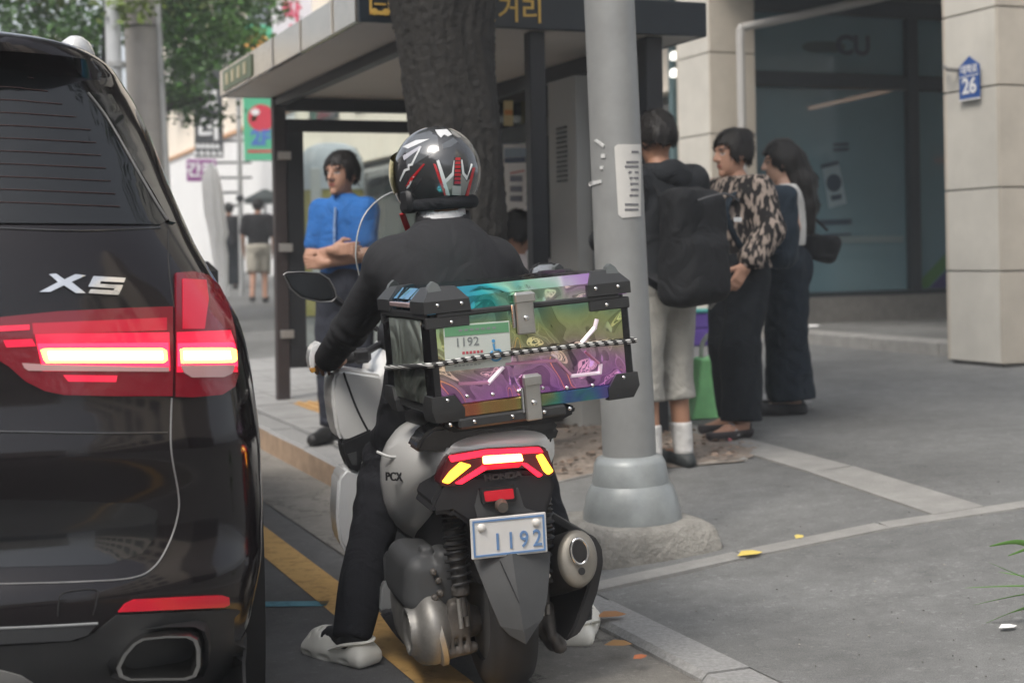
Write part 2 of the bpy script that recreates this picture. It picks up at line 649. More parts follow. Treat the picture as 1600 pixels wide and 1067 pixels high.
def strip(pts, w, z_off=0.004):                              # ground strip along world points on the road
    mb = MB()
    V = []
    for i, q in enumerate(pts):
        a, b = Vector(pts[max(0, i - 1)]), Vector(pts[min(len(pts) - 1, i + 1)])
        n = Vector((-(b - a).y, (b - a).x, 0)).normalized()
        V += [Vector(q) + n * w / 2 + Vector((0, 0, z_off)), Vector(q) - n * w / 2 + Vector((0, 0, z_off))]
    return mb.add(V, [(2 * i, 2 * i + 1, 2 * i + 3, 2 * i + 2) for i in range(len(pts) - 1)])
yl = strip([R(1.36, s, rise(s)) for s in np.arange(-10, 60, 0.5)], 0.15).build('yellow_line', worn('yellow_paint', (0.62, 0.38, 0.13), 0.1), None, 0, False)
tag(yl, kind='structure')
cy = strip([G(300, 946, 0), G(400, 945, 0), G(512, 944, 0)], 0.075).build('blue_line', worn('blue_paint', (0.12, 0.33, 0.42), 0.3), None, 0, False)
tag(cy, kind='structure')

# kerb: one stone after another, dropped beside the lamp post, high by the bus shelter
kerb = tag(thing('kerb', None, None), kind='structure')
for i in range(-3, 48):
    s0, s1 = i * 0.9 + 0.004, (i + 1) * 0.9 - 0.004
    jit = random.uniform(-0.004, 0.004)
    V = []
    for s in (s0, s1):
        h = kerb_h(s) + rise(s) + jit
        for p, z in ((KP, -0.1 + rise(s)), (KP + jit, h - 0.018), (KP + 0.018 + jit, h), (KP + KW - 0.01, h), (KP + KW - 0.01, -0.1 + rise(s))):
            V.append(R(p, s, z))
    mb = MB()
    mb.add(V, [(0, 1, 6, 5)], 1)
    mb.f += [(1, 2, 7, 6), (2, 3, 8, 7), (3, 4, 9, 8), (0, 4, 3, 2, 1), (5, 6, 7, 8, 9)]
    mb.mi += [0] * 5
    mb.build('kerb_stone', [M_GRANITE, M_KERBTAN if i >= 6 else M_GRANITE], kerb, 30)

# flat concrete edging stones let into the pavement
def edging(path, w, length, m=M_CONC):
    for a, b in zip(path, path[1:]):
        a, b = Vector(a), Vector(b)
        L = (b - a).length
        k = max(1, round(L / length))
        t = (b - a).normalized()
        n = Vector((-t.y, t.x, 0))
        for i in range(k):
            wi = w * random.uniform(0.94, 1.06)
            V = []
            for e, f in ((i / k, 0.004), ((i + 1) / k, -0.004)):
                q = a + (b - a) * e + t * f
                for sd in (-1, 1):
                    c = q + n * sd * wi / 2
                    z = zs(*ps(c)) + 0.008
                    V += [(c.x, c.y, z - 0.06), (c.x, c.y, z)]
            MB().add(V, [(1, 3, 7, 5), (0, 1, 5, 4), (2, 6, 7, 3), (0, 2, 3, 1), (4, 5, 7, 6)]).build('edging_stone', m, walk, 0)
edging([G(1030, 660), G(1130, 687), G(1300, 735), G(1500, 800)], 0.21, 0.75)
edging([G(905, 924), G(1160, 868), G(1380, 823), G(1640, 784)], 0.105, 0.8)
edging([G(850, 754), G(995, 722)], 0.12, 0.5)
edging([G(1045, 727), G(1165, 716)], 0.12, 0.5)
# pavers by the bus shelter, with a band of tactile bars
for i in range(22):
    for j in range(10):
        s0, p0 = 7.62 + i * 0.305, KP + KW + 0.01 + j * 0.305
        if s0 < 7.7 and j > 2:
            continue
        tact = j in (1, 2) and 3 <= i <= 8
        V = []
        dz = random.uniform(-0.002, 0.003)
        for s in (s0, s0 + 0.298):
            for p in (p0, p0 + 0.298):
                z = zs(p, s) + 0.012 + dz
                V += [R(p, s, z - 0.05), R(p, s, z)]
        mb = MB().add(V, [(1, 3, 7, 5), (0, 1, 5, 4), (2, 6, 7, 3), (0, 2, 3, 1), (4, 5, 7, 6)])
        if tact:
            for k in range(4):
                c = R(p0 + 0.037 + k * 0.075, s0 + 0.149, zs(p0 + 0.15, s0 + 0.15) + 0.016)
                mb.box((0, 0, 0), (0.03, 0.27, 0.012), 0.005, Matrix.Translation(c) @ RM)
        mb.build('tactile_tile' if tact else 'paver', M_TACT if tact else M_PAVER, walk, 0)
# soil round the street tree
pit = [G(*q) for q in ((780, 772), (850, 760), (990, 727), (1050, 732), (1160, 722), (1195, 706), (1130, 690), (1040, 664), (930, 652), (800, 650), (730, 690))]
ctr = sum(pit, Vector()) / len(pit)
mb = MB()
for ring in (1.0, 0.8, 0.6, 0.4, 0.2):
    for q in pit:
        c = ctr + (q - ctr) * ring
        mb.v.append((c.x, c.y, zs(*ps(c)) + 0.006 + 0.02 * (1 - ring) + random.uniform(0, 0.012) * (ring < 1)))
n = len(pit)
mb.v.append((ctr.x, ctr.y, zs(*ps(ctr)) + 0.03))
mb.f = [(i * n + j, i * n + (j + 1) % n, (i + 1) * n + (j + 1) % n, (i + 1) * n + j) for i in range(4) for j in range(n)] + [(4 * n + j, 4 * n + (j + 1) % n, 5 * n) for j in range(n)]
mb.mi = [0] * len(mb.f)
tag(mb.build('soil', M_SOIL, None, 60), kind='structure')
M_LEAFDRY = mat('dry_leaf', (0.2, 0.13, 0.08), 0.9, attr=True)
def leaf_geo(mb, c, rz, L, w, col, curl=0.25, tilt=0.2):
    M = Matrix.Translation(c) @ Matrix.Rotation(rz, 4, 'Z') @ Matrix.Rotation(random.uniform(-tilt, tilt), 4, 'X')
    V = [(-L / 2, 0, 0.002), (-L / 5, -w / 2, curl * w * 0.5), (L / 5, -w * 0.42, curl * w * 0.5), (L / 2, 0, curl * w * 0.6), (L / 5, w * 0.42, curl * w), (-L / 5, w / 2, curl * w), (-L / 5, 0, 0.003), (L / 5, 0, 0.004)]
    mb.add(V, [(0, 1, 6), (1, 2, 7, 6), (2, 3, 7), (0, 6, 5), (6, 7, 4, 5), (7, 3, 4)], 0, col, M)
mb = MB()
for i in range(420):
    a, b = random.randrange(n), random.random() ** 0.5
    q = pit[a].lerp(pit[(a + 1) % n], random.random())
    c = ctr + (q - ctr) * b * 0.97
    k = random.uniform(0.5, 1.3)
    leaf_geo(mb, (c.x, c.y, zs(*ps(c)) + 0.03), random.uniform(0, 6.3), random.uniform(0.02, 0.05), random.uniform(0.012, 0.022), (0.24 * k, 0.18 * k, 0.14 * k), 0.5, 0.6)
lit = mb.build('leaf_litter', M_LEAFDRY, None, 0, False)
tag(lit, 'dry brown leaf litter on the soil around the street tree', 'leaf litter', kind='stuff')
for px, py, L, rz, col, lab in ((1172, 871, 0.105, 0.3, (0.6, 0.47, 0.12), 'larger yellow fallen leaf lying below the pale edging line'),
                                (1249, 843, 0.06, 0.9, (0.62, 0.5, 0.15), 'small yellow fallen leaf just above the pale edging line'),
                                (955, 968, 0.1, 0.1, (0.36, 0.19, 0.09), 'orange brown fallen leaf lying on the kerb stone'),
                                (966, 1013, 0.085, -0.2, (0.4, 0.23, 0.1), 'tan fallen leaf at the foot of the kerb'),
                                (1000, 1032, 0.05, 0.6, (0.42, 0.14, 0.06), 'reddish fallen leaf in the gutter by the kerb'),
                                (1575, 985, 0.06, 0.2, (0.8, 0.8, 0.78), 'white scrap of litter beside the long green blades'),
                                (1297, 520, 0.14, 0.2, (0.85, 0.85, 0.85), 'white scrap of paper on the shop platform')):
    c = G(px, py) if py > 600 else W(px, py, 14.6)
    if py < 600:
        c = R(8.4, 12.7, 0.41)
    mb = MB()
    leaf_geo(mb, (0, 0, 0), rz, L, L * 0.5, col, 0.3, 0.1)
    o = mb.build('fallen_leaf' if py != 985 and py != 520 else 'litter_scrap', M_LEAFDRY, None, 0, False)
    o.location = c + Vector((0, 0, 0.008))
    if 940 < px < 1010 and py > 960:
        o.location.z = max(c.z, kerb_h(4) if py < 1000 else 0.01) + 0.008
    tag(o, lab, 'leaf' if o.name.startswith('fallen') else 'litter')

mb = MB()                                                        # grit and tiny scraps strewn over the ground
for i in range(230):
    px_, py_ = random.uniform(930, 1640), random.uniform(600, 1080)
    c = G(px_, py_)
    if ps(c)[0] < KP + 0.3:
        continue
    k = random.choice((0.07, 0.09, 0.24, 0.32, 0.2))
    L_ = random.uniform(0.002, 0.006)
    leaf_geo(mb, (c.x, c.y, c.z + 0.004), random.uniform(0, 6.3), L_ * 2, L_, (k, k * 0.95, k * 0.85), 0.3, 0.3)
tag(mb.build('grit', M_LEAFDRY, None, 0, False), 'tiny scraps and grit scattered over the asphalt pavement', 'grit', kind='stuff')

# ------------------------------------------------------------------ the shop on the corner
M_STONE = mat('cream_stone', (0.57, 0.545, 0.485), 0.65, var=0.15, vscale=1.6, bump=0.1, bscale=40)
M_STONE2 = mat('cream_stone_shaded', (0.48, 0.435, 0.365), 0.65, var=0.16, vscale=2.2, bump=0.1, bscale=40)  # darker stone copy paints shade on faces turned from the road
M_PLINTH = mat('grey_plinth', (0.17, 0.165, 0.155), 0.8, var=0.2, vscale=12)
M_FRAME = mat('dark_frame', (0.02, 0.028, 0.034), 0.4)
M_TEAL = mat('teal_glass', (0.115, 0.2, 0.235), 0.06, alpha=0.88, spec=0.6, var=0.12, vscale=0.6)
M_INK = mat('window_print', (0.012, 0.028, 0.05), 0.4)
shop = thing('shop_building', 'cream stone corner shop with tall teal glazed window', 'building', Matrix.Translation(R(7.46, 13.06, 0.3)) @ RM)
SI = shop.matrix_world.inverted()
def rl(p, s, z):                                             # road frame -> shop local
    return Vector((p - 7.46, s - 13.06, z - 0.3))
def column(p0, p1, s0, s1, joints, stagger):
    core = MB().box(rl((p0 + p1) / 2, (s0 + s1) / 2, 2.6), (p1 - p0 - 0.06, s1 - s0 - 0.06, 4.9)).build('column', M_PLINTH, shop, 0)
    for z0, z1 in zip(joints, joints[1:]):
        z0 += 0.006
        z1 -= 0.006
        zc, h = (z0 + z1) / 2, z1 - z0
        for nm, c, sz in (('a', (p0 + 0.015, (s0 + s1) / 2, zc), (0.03, s1 - s0 - 0.064, h)), ('b', ((p0 + p1) / 2, s0 + 0.015, zc), (p1 - p0, 0.03, h)), ('c', ((p0 + p1) / 2, s1 - 0.015, zc), (p1 - p0, 0.03, h)), ('d', (p1 - 0.015, (s0 + s1) / 2, zc), (0.03, s1 - s0 - 0.064, h))):
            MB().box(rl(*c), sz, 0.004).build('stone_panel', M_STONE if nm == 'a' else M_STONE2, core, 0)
    return core
def hz(px, py, p, s):                                        # height of a pixel above a known spot
    d = R(p, s).y
    return W(px, py, d).z
JA = [hz(1520, y, 7.46, 9.1) for y in (556, 424, 296, 140, 20)]
JA = [JA[0] - 0.05] + JA[1:] + [JA[-1] + 0.8, JA[-1] + 1.6]
column(7.46, 8.3, 8.79, 9.43, JA, 0)
zb = [0.38 + 0.82 * i for i in range(7)]
zo = hz(1120, 209, 7.46, 13.06)
zb = [zo + 0.82 * (i - 3) for i in range(7)]
column(7.46, 7.99, 13.06, 13.76, zb, 0)
MB().box(rl(9.7, 13.62, 0.3), (3.4, 0.36, 0.8), 0.01).build('plinth', M_PLINTH, shop, 0)
wz0, wz1, wz2, wz3 = 0.74, 2.96, 3.06, 3.72
for nm, p0, p1, z0, z1 in (('window_frame', 8.0, 8.06, wz0, wz3), ('window_frame', 10.16, 10.3, wz0, wz3), ('window_frame', 11.9, 12.0, wz0, wz3)):
    MB().box(rl((p0 + p1) / 2, 13.5, (z0 + z1) / 2), (p1 - p0, 0.14, z1 - z0), 0.004).build(nm, M_FRAME, shop, 0)
for z0, z1 in ((wz0 - 0.05, wz0), (wz1 - 0.03, wz2 + 0.03), (wz3, wz3 + 0.18)):
    MB().box(rl(10.0, 13.5, (z0 + z1) / 2), (4.0, 0.13, z1 - z0 - 0.002), 0.004).build('window_frame', M_FRAME, shop, 0)
panes = []
for p0, p1 in ((8.06, 10.16), (10.3, 11.9)):
    for z0, z1 in ((wz0, wz1 - 0.03), (wz2 + 0.03, wz3)):
        panes.append(MB().box(rl((p0 + p1) / 2, 13.52, (z0 + z1) / 2), (p1 - p0, 0.012, z1 - z0)).build('window_pane', M_TEAL, shop, 0))
MB().box(rl(10.0, 14.9, 2.2), (4.0, 0.1, 3.8)).build('inner_wall', mat('inner_teal', (0.1, 0.16, 0.17), 0.8), shop, 0)
MB().box(rl(10.0, 14.2, 3.95), (4.0, 1.3, 0.1)).build('inner_ceiling', M_PLINTH, shop, 0)
def shopw(px, py, off=0.01):                                  # a pixel on the shop window
    x, z = on_plane(px, py, RM, 13.51 - off)
    return rl(x, 13.51 - off, z)
def print_on(name, polys, m, parent, off=0.004):
    mb = MB()
    for poly in polys:
        V = [shopw(x, y, off) for x, y in poly]
        mb.add(V, [tuple(range(len(V)))])
    return mb.build(name, m, parent, 0)
lampm = mat('warm_tube', (0.8, 0.5, 0.35), 0.5, emis=(1.0, 0.66, 0.46), estr=5.0)
a, b = shopw(1264, 170, -0.5), shopw(1418, 135, -0.5)
MB().tube([a, (a + b) / 2, b], 0.022, 8).build('tube_lamp', lampm, shop)
a, b = shopw(1462, 252, -0.5), shopw(1485, 250, -0.5)
MB().tube([a, b], 0.03, 8).build('tube_lamp', mat('orange_lamp', (0.9, 0.3, 0.1), 0.5, emis=(1.0, 0.3, 0.08), estr=1.5), shop)
M_WX = frame((0, 0, 0), (1, 0, 0), (0, 0, 1))
lettering('shop_name', 'CU', 0.29, Matrix.Translation(shopw(1333, 73, 0.006)) @ M_WX, M_INK, panes[1], 0.012, 1.1)
pill = [(1262 + 24 * math.cos(t) * 1.0 + (20 if math.cos(t) > 0 else 0) + 15, 74 + 9 * math.sin(t)) for t in np.linspace(0, 6.28, 20)[:-1]]
print_on('pill_logo', [pill], mat('window_print_green', (0.03, 0.055, 0.055), 0.4), panes[1])
print_on('phone_print', [[(1284, 258), (1310, 252), (1323, 318), (1295, 326)]], mat('window_print_pale', (0.2, 0.27, 0.3), 0.4), panes[0])
print_on('phone_screen', [[(1303 + 12 * math.cos(t), 286 + 14 * math.sin(t)) for t in np.linspace(0, 6.28, 16)[:-1]], [(1282, 258), (1310, 251), (1311, 257), (1283, 264)], [(1298, 306), (1315, 303), (1315, 311), (1299, 314)]], M_INK, panes[0], 0.007)
for poly_ in ([(1302, 224), (1326, 223), (1326, 228), (1302, 229)], [(1302, 232), (1326, 231), (1326, 236), (1302, 237)], [(1281, 344), (1331, 342), (1331, 350), (1281, 352)], [(1287, 366), (1330, 364), (1330, 368), (1287, 370)]):
    print_on('print_line', [poly_], M_INK, panes[0])
print_on('pale_band', [[(1282, 370), (1412, 368), (1412, 379), (1282, 379)]], mat('window_band', (0.15, 0.2, 0.21), 0.5), panes[0])
print_on('green_print', [[(1436, 440), (1478, 396), (1478, 420), (1450, 450), (1436, 450)]], mat('window_green', (0.05, 0.15, 0.04), 0.4), panes[2])
print_on('purple_print', [[(1452, 450), (1478, 424), (1478, 450)]], mat('window_purple', (0.04, 0.035, 0.12), 0.4), panes[2])
MB().box(rl(11.2, 12.4, 4.32), (7.6, 8.2, 0.5)).build('soffit', mat('soffit_white', (0.6, 0.59, 0.57), 0.7), shop, 0)
MB().box(rl(11.2, 12.9, 8.6), (7.0, 7.0, 8.0)).build('upper_wall', M_STONE, shop, 0)
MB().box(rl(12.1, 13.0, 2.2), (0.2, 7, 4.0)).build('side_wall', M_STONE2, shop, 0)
pp = [shopw(1160, 240, 0.75), shopw(1158, 130, 0.75), shopw(1157, 52, 0.75), shopw(1164, 43, 0.75), shopw(1250, 25, 0.75), shopw(1390, -6, 0.75)]
pp[0].z = 0.1
MB().tube(smooth_line([tuple(q) for q in pp], 5), 0.042, 10).build('drain_pipe', mat('grey_pipe', (0.42, 0.41, 0.39), 0.4), shop)
# raised platform with a pale edge, in front of the shop
plat = MB()
plat.box(R(9.6, 9.5, 0.16), (3.6, 9.6, 0.5), 0, None)
plat = MB().box((9.75, 9.5, 0.15), (3.4, 8.4, 0.52), 0.004, RM).build('platform', A_WALK, None, 0)
tag(plat, kind='structure')
for i in range(9):
    MB().box((7.86 + 0.1, 5.35 + i * 0.93 + 0.46, 0.17), (0.3, 0.92, 0.5), 0.012, RM).build('platform_edge', M_CONC, plat, 0)
# street-number plate on the near column
APm = mat('sign_blue', (0.03, 0.09, 0.3), 0.4)
x0, z0 = on_plane(1532, 122, RM, 9.0)
ap = thing('address_plate', 'blue house-number plate with white figures on the cream column', 'sign', Matrix.Translation(R(7.43, 9.08, hz(1514, 122, 7.43, 9.08))) @ RM @ Matrix.Rotation(rad(-90), 4, 'Z') @ Matrix.Scale(0.82, 4))
PL = [(-0.14, -0.19), (0.14, -0.19), (0.14, 0.11), (0.0, 0.2), (-0.14, 0.11)]
MB().prism(PL, -0.004, 0.004, lambda u, v, w: (u, w, v)).build('plate', APm, ap, 0)
MB().prism([(-0.14, -0.205), (0.14, -0.205), (0.14, -0.192), (-0.14, -0.192)], -0.006, 0.004, lambda u, v, w: (u, w, v)).build('plate_edge', mat('sign_white', (0.75, 0.75, 0.75), 0.5), ap, 0)
MB().prism([(-0.14, 0.01), (0.14, 0.018), (0.14, 0.026), (-0.14, 0.018)], -0.007, -0.0042, lambda u, v, w: (u, w, v)).build('dividing_line', MATS['sign_white'], ap, 0)
lettering('number', '26', 0.2, Matrix.Translation((0, -0.005, -0.08)) @ M_WX, MATS['sign_white'], ap, 0.006)
lettering('street_name', '대학로', 0.085, Matrix.Translation((0, -0.005, 0.075)) @ M_WX, MATS['sign_white'], ap, 0.002)
arm = MB().tube([(-0.33, -0.02, 0.14), (-0.2, -0.09, 0.1), (-0.18, 0.03, 0.09)], 0.02, 8).build('bracket', M_PLINTH, ap)

# ------------------------------------------------------------------ bus shelter
M_POST = mat('shelter_post', (0.018, 0.02, 0.024), 0.45, var=0.15, vscale=6)
M_POSTB = mat('shelter_post_brown', (0.04, 0.03, 0.03), 0.5, var=0.2, vscale=5)
M_NAVY = mat('fascia_navy', (0.015, 0.022, 0.03), 0.35)
M_GOLD = mat('gold_letters', (0.62, 0.4, 0.09), 0.45)
M_SOFF = mat('soffit_panel', (0.52, 0.5, 0.47), 0.6, var=0.06, vscale=2)
M_MIRROR = mat('fascia_metal', (0.5, 0.46, 0.4), 0.16, metal=0.9, var=0.15, vscale=3)
def glassm(name, tint=(0.85, 0.95, 0.93), op=0.12):
    m = bpy.data.materials.new(name)
    m.use_nodes = True
    nt = m.node_tree
    for q in list(nt.nodes):
        nt.nodes.remove(q)
    out = nt.nodes.new('ShaderNodeOutputMaterial')
    t = nt.nodes.new('ShaderNodeBsdfTransparent')
    t.inputs[0].default_value = (*tint, 1)
    g = nt.nodes.new('ShaderNodeBsdfGlossy')
    g.inputs['Roughness'].default_value = 0.02
    fr = nt.nodes.new('ShaderNodeFresnel')
    fr.inputs[0].default_value = 1.5
    ad = nt.nodes.new('ShaderNodeMath')
    ad.operation = 'ADD'
    ad.inputs[1].default_value = op
    nt.links.new(fr.outputs[0], ad.inputs[0])
    mx = nt.nodes.new('ShaderNodeMixShader')
    nt.links.new(ad.outputs[0], mx.inputs[0])
    nt.links.new(t.outputs[0], mx.inputs[1])
    nt.links.new(g.outputs[0], mx.inputs[2])
    nt.links.new(mx.outputs[0], out.inputs[0])
    return m
M_GLASS = glassm('shelter_glass', (0.93, 0.97, 0.96), 0.02)
SH = Matrix.Translation(R(2.08, 7.14, 0.16)) @ RM
shel = thing('bus_shelter', 'dark framed bus shelter with gold lettered roof sign behind the tree', 'bus shelter', SH)
def sl(p, s, z):
    return Vector((p - 2.08, s - 7.14, z - 0.16))
def sbox(name, p0, p1, s0, s1, z0, z1, m, parent=None, b=0.004):
    return MB().box(sl((p0 + p1) / 2, (s0 + s1) / 2, (z0 + z1) / 2), (p1 - p0, s1 - s0, z1 - z0), b).build(name, m, parent or shel, 0)
ZR = 2.38
sbox('roof', 2.12, 4.02, 7.18, 10.71, ZR + 0.03, ZR + 0.175, M_NAVY)
sbox('soffit', 2.11, 4.03, 7.17, 10.72, ZR, ZR + 0.028, M_SOFF)
ef = sbox('end_fascia', 2.08, 4.06, 7.13, 7.165, ZR - 0.002, ZR + 0.185, M_NAVY)
sbox('end_fascia', 2.08, 4.06, 10.72, 10.755, ZR - 0.002, ZR + 0.185, M_NAVY)
ff = sbox('front_fascia', 2.07, 2.1, 7.17, 10.71, ZR, ZR + 0.185, M_MIRROR)
sbox('back_fascia', 4.04, 4.07, 7.17, 10.71, ZR, ZR + 0.185, M_NAVY)
for k in range(5):                                              # panel joints of the front fascia and a painted green reflection carrying print
    sbox('joint', 2.062, 2.069, 7.6 + k * 0.7, 7.612 + k * 0.7, ZR + 0.002, ZR + 0.183, M_SOFF, ff, 0)
sbox('green_reflection', 2.06, 2.068, 9.6, 10.55, ZR + 0.02, ZR + 0.16, mat('green_reflection', (0.12, 0.16, 0.09), 0.4), ff, 0)
for k in range(4):
    sbox('print_mark', 2.054, 2.059, 9.75 + k * 0.2, 9.83 + k * 0.2, ZR + 0.05, ZR + 0.13, mat('print_cream', (0.5, 0.45, 0.3), 0.5), ff, 0)
# lettering on the end fascia, icon at its left end
def efm(px, py):
    x, z = on_plane(px, py, RM, 7.125)
    return sl(x, 7.126, z)
c1, c2 = efm(790, 17), efm(848, 17)
fs = 0.142
lettering('stop_name', '네거리', fs, Matrix.Translation(c2 + Vector((-0.19, 0, -0.012))) @ M_WX, M_GOLD, ef, 0.0015)
ic = efm(594, 10)
mb = MB()
for u0, u1, v0, v1 in ((-0.055, 0.055, 0.05, 0.062), (-0.055, -0.043, -0.045, 0.05), (0.043, 0.055, -0.045, 0.05), (-0.055, 0.055, -0.045, -0.025), (-0.03, 0.03, 0.005, 0.014)):
    mb.box(ic + Vector(((u0 + u1) / 2, 0, (v0 + v1) / 2)), (u1 - u0, 0.004, v1 - v0))
for q in (-0.03, 0.03):
    mb.lathe([(0.018, -0.002), (0.018, 0.004)], 12, Matrix.Translation(ic + Vector((q, 0, -0.03))) @ Matrix.Rotation(rad(90), 4, 'X'))
mb.build('bus_icon', M_GOLD, ef, 0)
# posts and rails
sbox('post', 2.44, 2.53, 10.62, 10.71, 0.0, ZR - 0.004, M_POSTB)
sbox('post', 2.44, 2.53, 7.28, 7.37, 0.0, ZR - 0.004, M_POST)
for s0 in (7.2, 8.74, 10.6):
    sbox('post', 3.72, 3.82, s0, s0 + 0.1, 0.0, ZR - 0.004, M_POST)
sbox('post', 3.03, 3.12, 7.2, 7.28, 0.0, ZR - 0.004, M_POST)
sbox('beam', 2.5, 3.72, 10.63, 10.7, 2.28, ZR - 0.003, M_POST)
sbox('beam', 2.45, 2.52, 7.37, 10.62, 2.31, ZR - 0.003, M_POST)
sbox('beam', 3.73, 3.81, 7.3, 8.74, 2.28, ZR - 0.003, M_POST)
sbox('beam', 3.73, 3.81, 8.84, 10.6, 2.28, ZR - 0.003, M_POST)
# far end screen
zt0, zt1, zb0, zb1 = 2.13, 2.22, 0.4, 0.55
sbox('top_rail', 2.535, 3.715, 10.63, 10.69, zt0, zt1, M_POST)
sbox('bottom_rail', 2.535, 3.715, 10.63, 10.69, zb0, zb1, M_POST)
sbox('stile', 2.535, 2.66, 10.635, 10.685, zb1, zt0, M_POST)
sbox('stile', 3.62, 3.715, 10.635, 10.685, zb1, zt0, M_POST)
sbox('glass_pane', 2.66, 3.62, 10.65, 10.66, zb1, zt0, M_GLASS, None, 0)
sbox('glass_pane', 2.54, 3.71, 10.66, 10.668, zt1, 2.28, M_GLASS, None, 0)
for z in (1.92, 1.25, 0.62):
    sbox('clip', 2.46, 2.56, 10.6, 10.62, z, z + 0.06, mat('bright_metal', (0.6, 0.58, 0.55), 0.35, metal=0.8))
# back wall: two glazed bays beyond the middle post, a cabinet and a dark board on the near side
for s0, s1 in ((8.85, 10.59), (7.31, 8.73)):
    sbox('transom', 3.74, 3.8, s0, s1, 1.96, 2.06, M_POST)
    sbox('bottom_rail', 3.74, 3.8, s0, s1, 0.4, 0.52, M_POST)
    sbox('glass_pane', 3.765, 3.773, s0, s1, 0.52, 1.96, M_GLASS, None, 0)
    sbox('glass_pane', 3.765, 3.773, s0, s1, 2.06, 2.28, M_GLASS, None, 0)
sbox('dark_board', 3.6, 3.7, 7.32, 7.68, 0.42, 2.16, mat('board_grey', (0.15, 0.165, 0.175), 0.5, var=0.1, vscale=3))
cab = sbox('cabinet', 3.52, 3.7, 7.7, 8.1, 0.2, 2.22, mat('cabinet_grey', (0.4, 0.4, 0.38), 0.5, var=0.08, vscale=3))
for k in range(12):
    sbox('louvre', 3.512, 3.52, 7.83, 7.97, 1.62 + k * 0.028, 1.632 + k * 0.028, M_POST, cab, 0)
for s, z in ((7.62, 2.0), (7.62, 1.4), (7.38, 2.0), (7.38, 1.4)):
    MB().lathe([(0.022, 0), (0.022, 0.012), (0.01, 0.02)], 10, Matrix.Translation(sl(3.6, s, z)) @ Matrix.Rotation(rad(-90), 4, 'Y')).build('bolt', MATS['bright_metal'], shel)
sbox('bench_seat', 3.24, 3.6, 8.14, 10.4, 0.56, 0.61, mat('bench_wood', (0.2, 0.13, 0.08), 0.6, var=0.2))
for s in (8.5, 10.2):
    sbox('bench_leg', 3.42, 3.5, s, s + 0.06, 0.17, 0.56, M_POST)
# posters on the back glass
def backwall(px, py, p=3.755):
    r_ = RM.to_3x3().inverted() @ ray(px, py)
    o = RM.to_3x3().inverted() @ CAM
    t = (p - o.x) / r_.x
    q = o + r_ * t
    return sl(*q)
PB = 3.70                                                      # sheets put up inside the back glass
nb, nbi = shel, SH.inverted()
def bposter(name, poly, m, parent=None, p=PB):
    V = [nbi @ (SH @ backwall(x, y, p)) for x, y in poly]
    mb = MB()
    k = len(V)
    mb.add(V + [v + Vector((0.004, 0, 0)) for v in V], [tuple(range(k)), tuple(range(2 * k - 1, k - 1, -1))] + [(i, (i + 1) % k, k + (i + 1) % k, k + i) for i in range(k)])
    return mb.build(name, m, parent or nb, 0)
M_WHITE = mat('paper_white', (0.78, 0.79, 0.8), 0.6)
p1 = bposter('poster', [(786, 226), (836, 226), (836, 405), (792, 405)], M_WHITE)
bposter('blue_heading', [(788, 232), (834, 231), (834, 245), (788, 246)], mat('poster_blue', (0.25, 0.33, 0.42), 0.6), p1, PB - 0.008)
bposter('navy_band', [(788, 247), (820, 246), (820, 254), (788, 255)], mat('poster_navy', (0.04, 0.06, 0.13), 0.6), p1, PB - 0.008)
for y in (275, 291, 306):
    bposter('text_block', [(797, y), (815, y), (815, y + 9), (797, y + 9)], mat('poster_grey', (0.16, 0.17, 0.23), 0.6), p1, PB - 0.008)
bposter('red_stroke', [(797, 270), (818, 266), (818, 268), (797, 272)], mat('poster_red', (0.5, 0.06, 0.06), 0.6), p1, PB - 0.008)
for y, w in ((272, 10), (288, 8), (300, 9), (316, 10), (334, 8), (350, 10)):
    bposter('text_line', [(822, y), (822 + w, y), (822 + w, y + 5), (822, y + 5)], mat('poster_dim', (0.2, 0.2, 0.2), 0.6), p1, PB - 0.008)
p2 = bposter('poster', [(863, 262), (880, 262), (880, 366), (863, 366)], mat('poster_mint', (0.6, 0.7, 0.66), 0.6))
bposter('pink_mark', [(863, 312), (870, 310), (870, 328), (863, 328)], mat('poster_pink', (0.5, 0.05, 0.15), 0.6), p2, PB - 0.008)
p3 = bposter('poster', [(787, 158), (801, 158), (801, 197), (787, 197)], mat('poster_yellow', (0.6, 0.5, 0.25), 0.6))
bposter('orange_mark', [(788, 172), (800, 172), (800, 180), (788, 180)], mat('poster_orange', (0.6, 0.25, 0.06), 0.6), p3, PB - 0.008)

# ------------------------------------------------------------------ buildings and signs farther up the street
M_BW = mat('white_render', (0.82, 0.82, 0.81), 0.7, var=0.06, vscale=0.6)
M_BC = mat('cream_render', (0.82, 0.74, 0.62), 0.7, var=0.08, vscale=0.8)
M_BG = mat('grey_shopfront', (0.15, 0.15, 0.145), 0.6, var=0.2, vscale=0.7)
M_WIN = mat('far_glass', (0.06, 0.075, 0.08), 0.1)
M_AWN = mat('awning_grey', (0.22, 0.22, 0.21), 0.8)
def building(label, p0, s0, s1, zones, depth=9.0, win=None, name='street_building'):
    zg = rise(s0) - 0.6
    o = thing(name, label, 'building', Matrix.Translation(R(p0, s0, zg)) @ RM)
    z = 0.0
    for nm, h, m, inset in zones:
        MB().box((depth / 2 + inset, (s1 - s0) / 2, z + h / 2), (depth, s1 - s0, h - 0.004)).build(nm, m, o, 0)
        z += h
    if win:
        for (a, b, z0, z1) in win:
            w = MB().box((-0.03, (a + b) / 2, (z0 + z1) / 2), (0.08, b - a, z1 - z0), 0.01).build('window', M_FRAME, o, 0)
            MB().box((-0.075, (a + b) / 2, (z0 + z1) / 2), (0.012, b - a - 0.16, z1 - z0 - 0.16)).build('pane', M_WIN, w, 0)
    return o
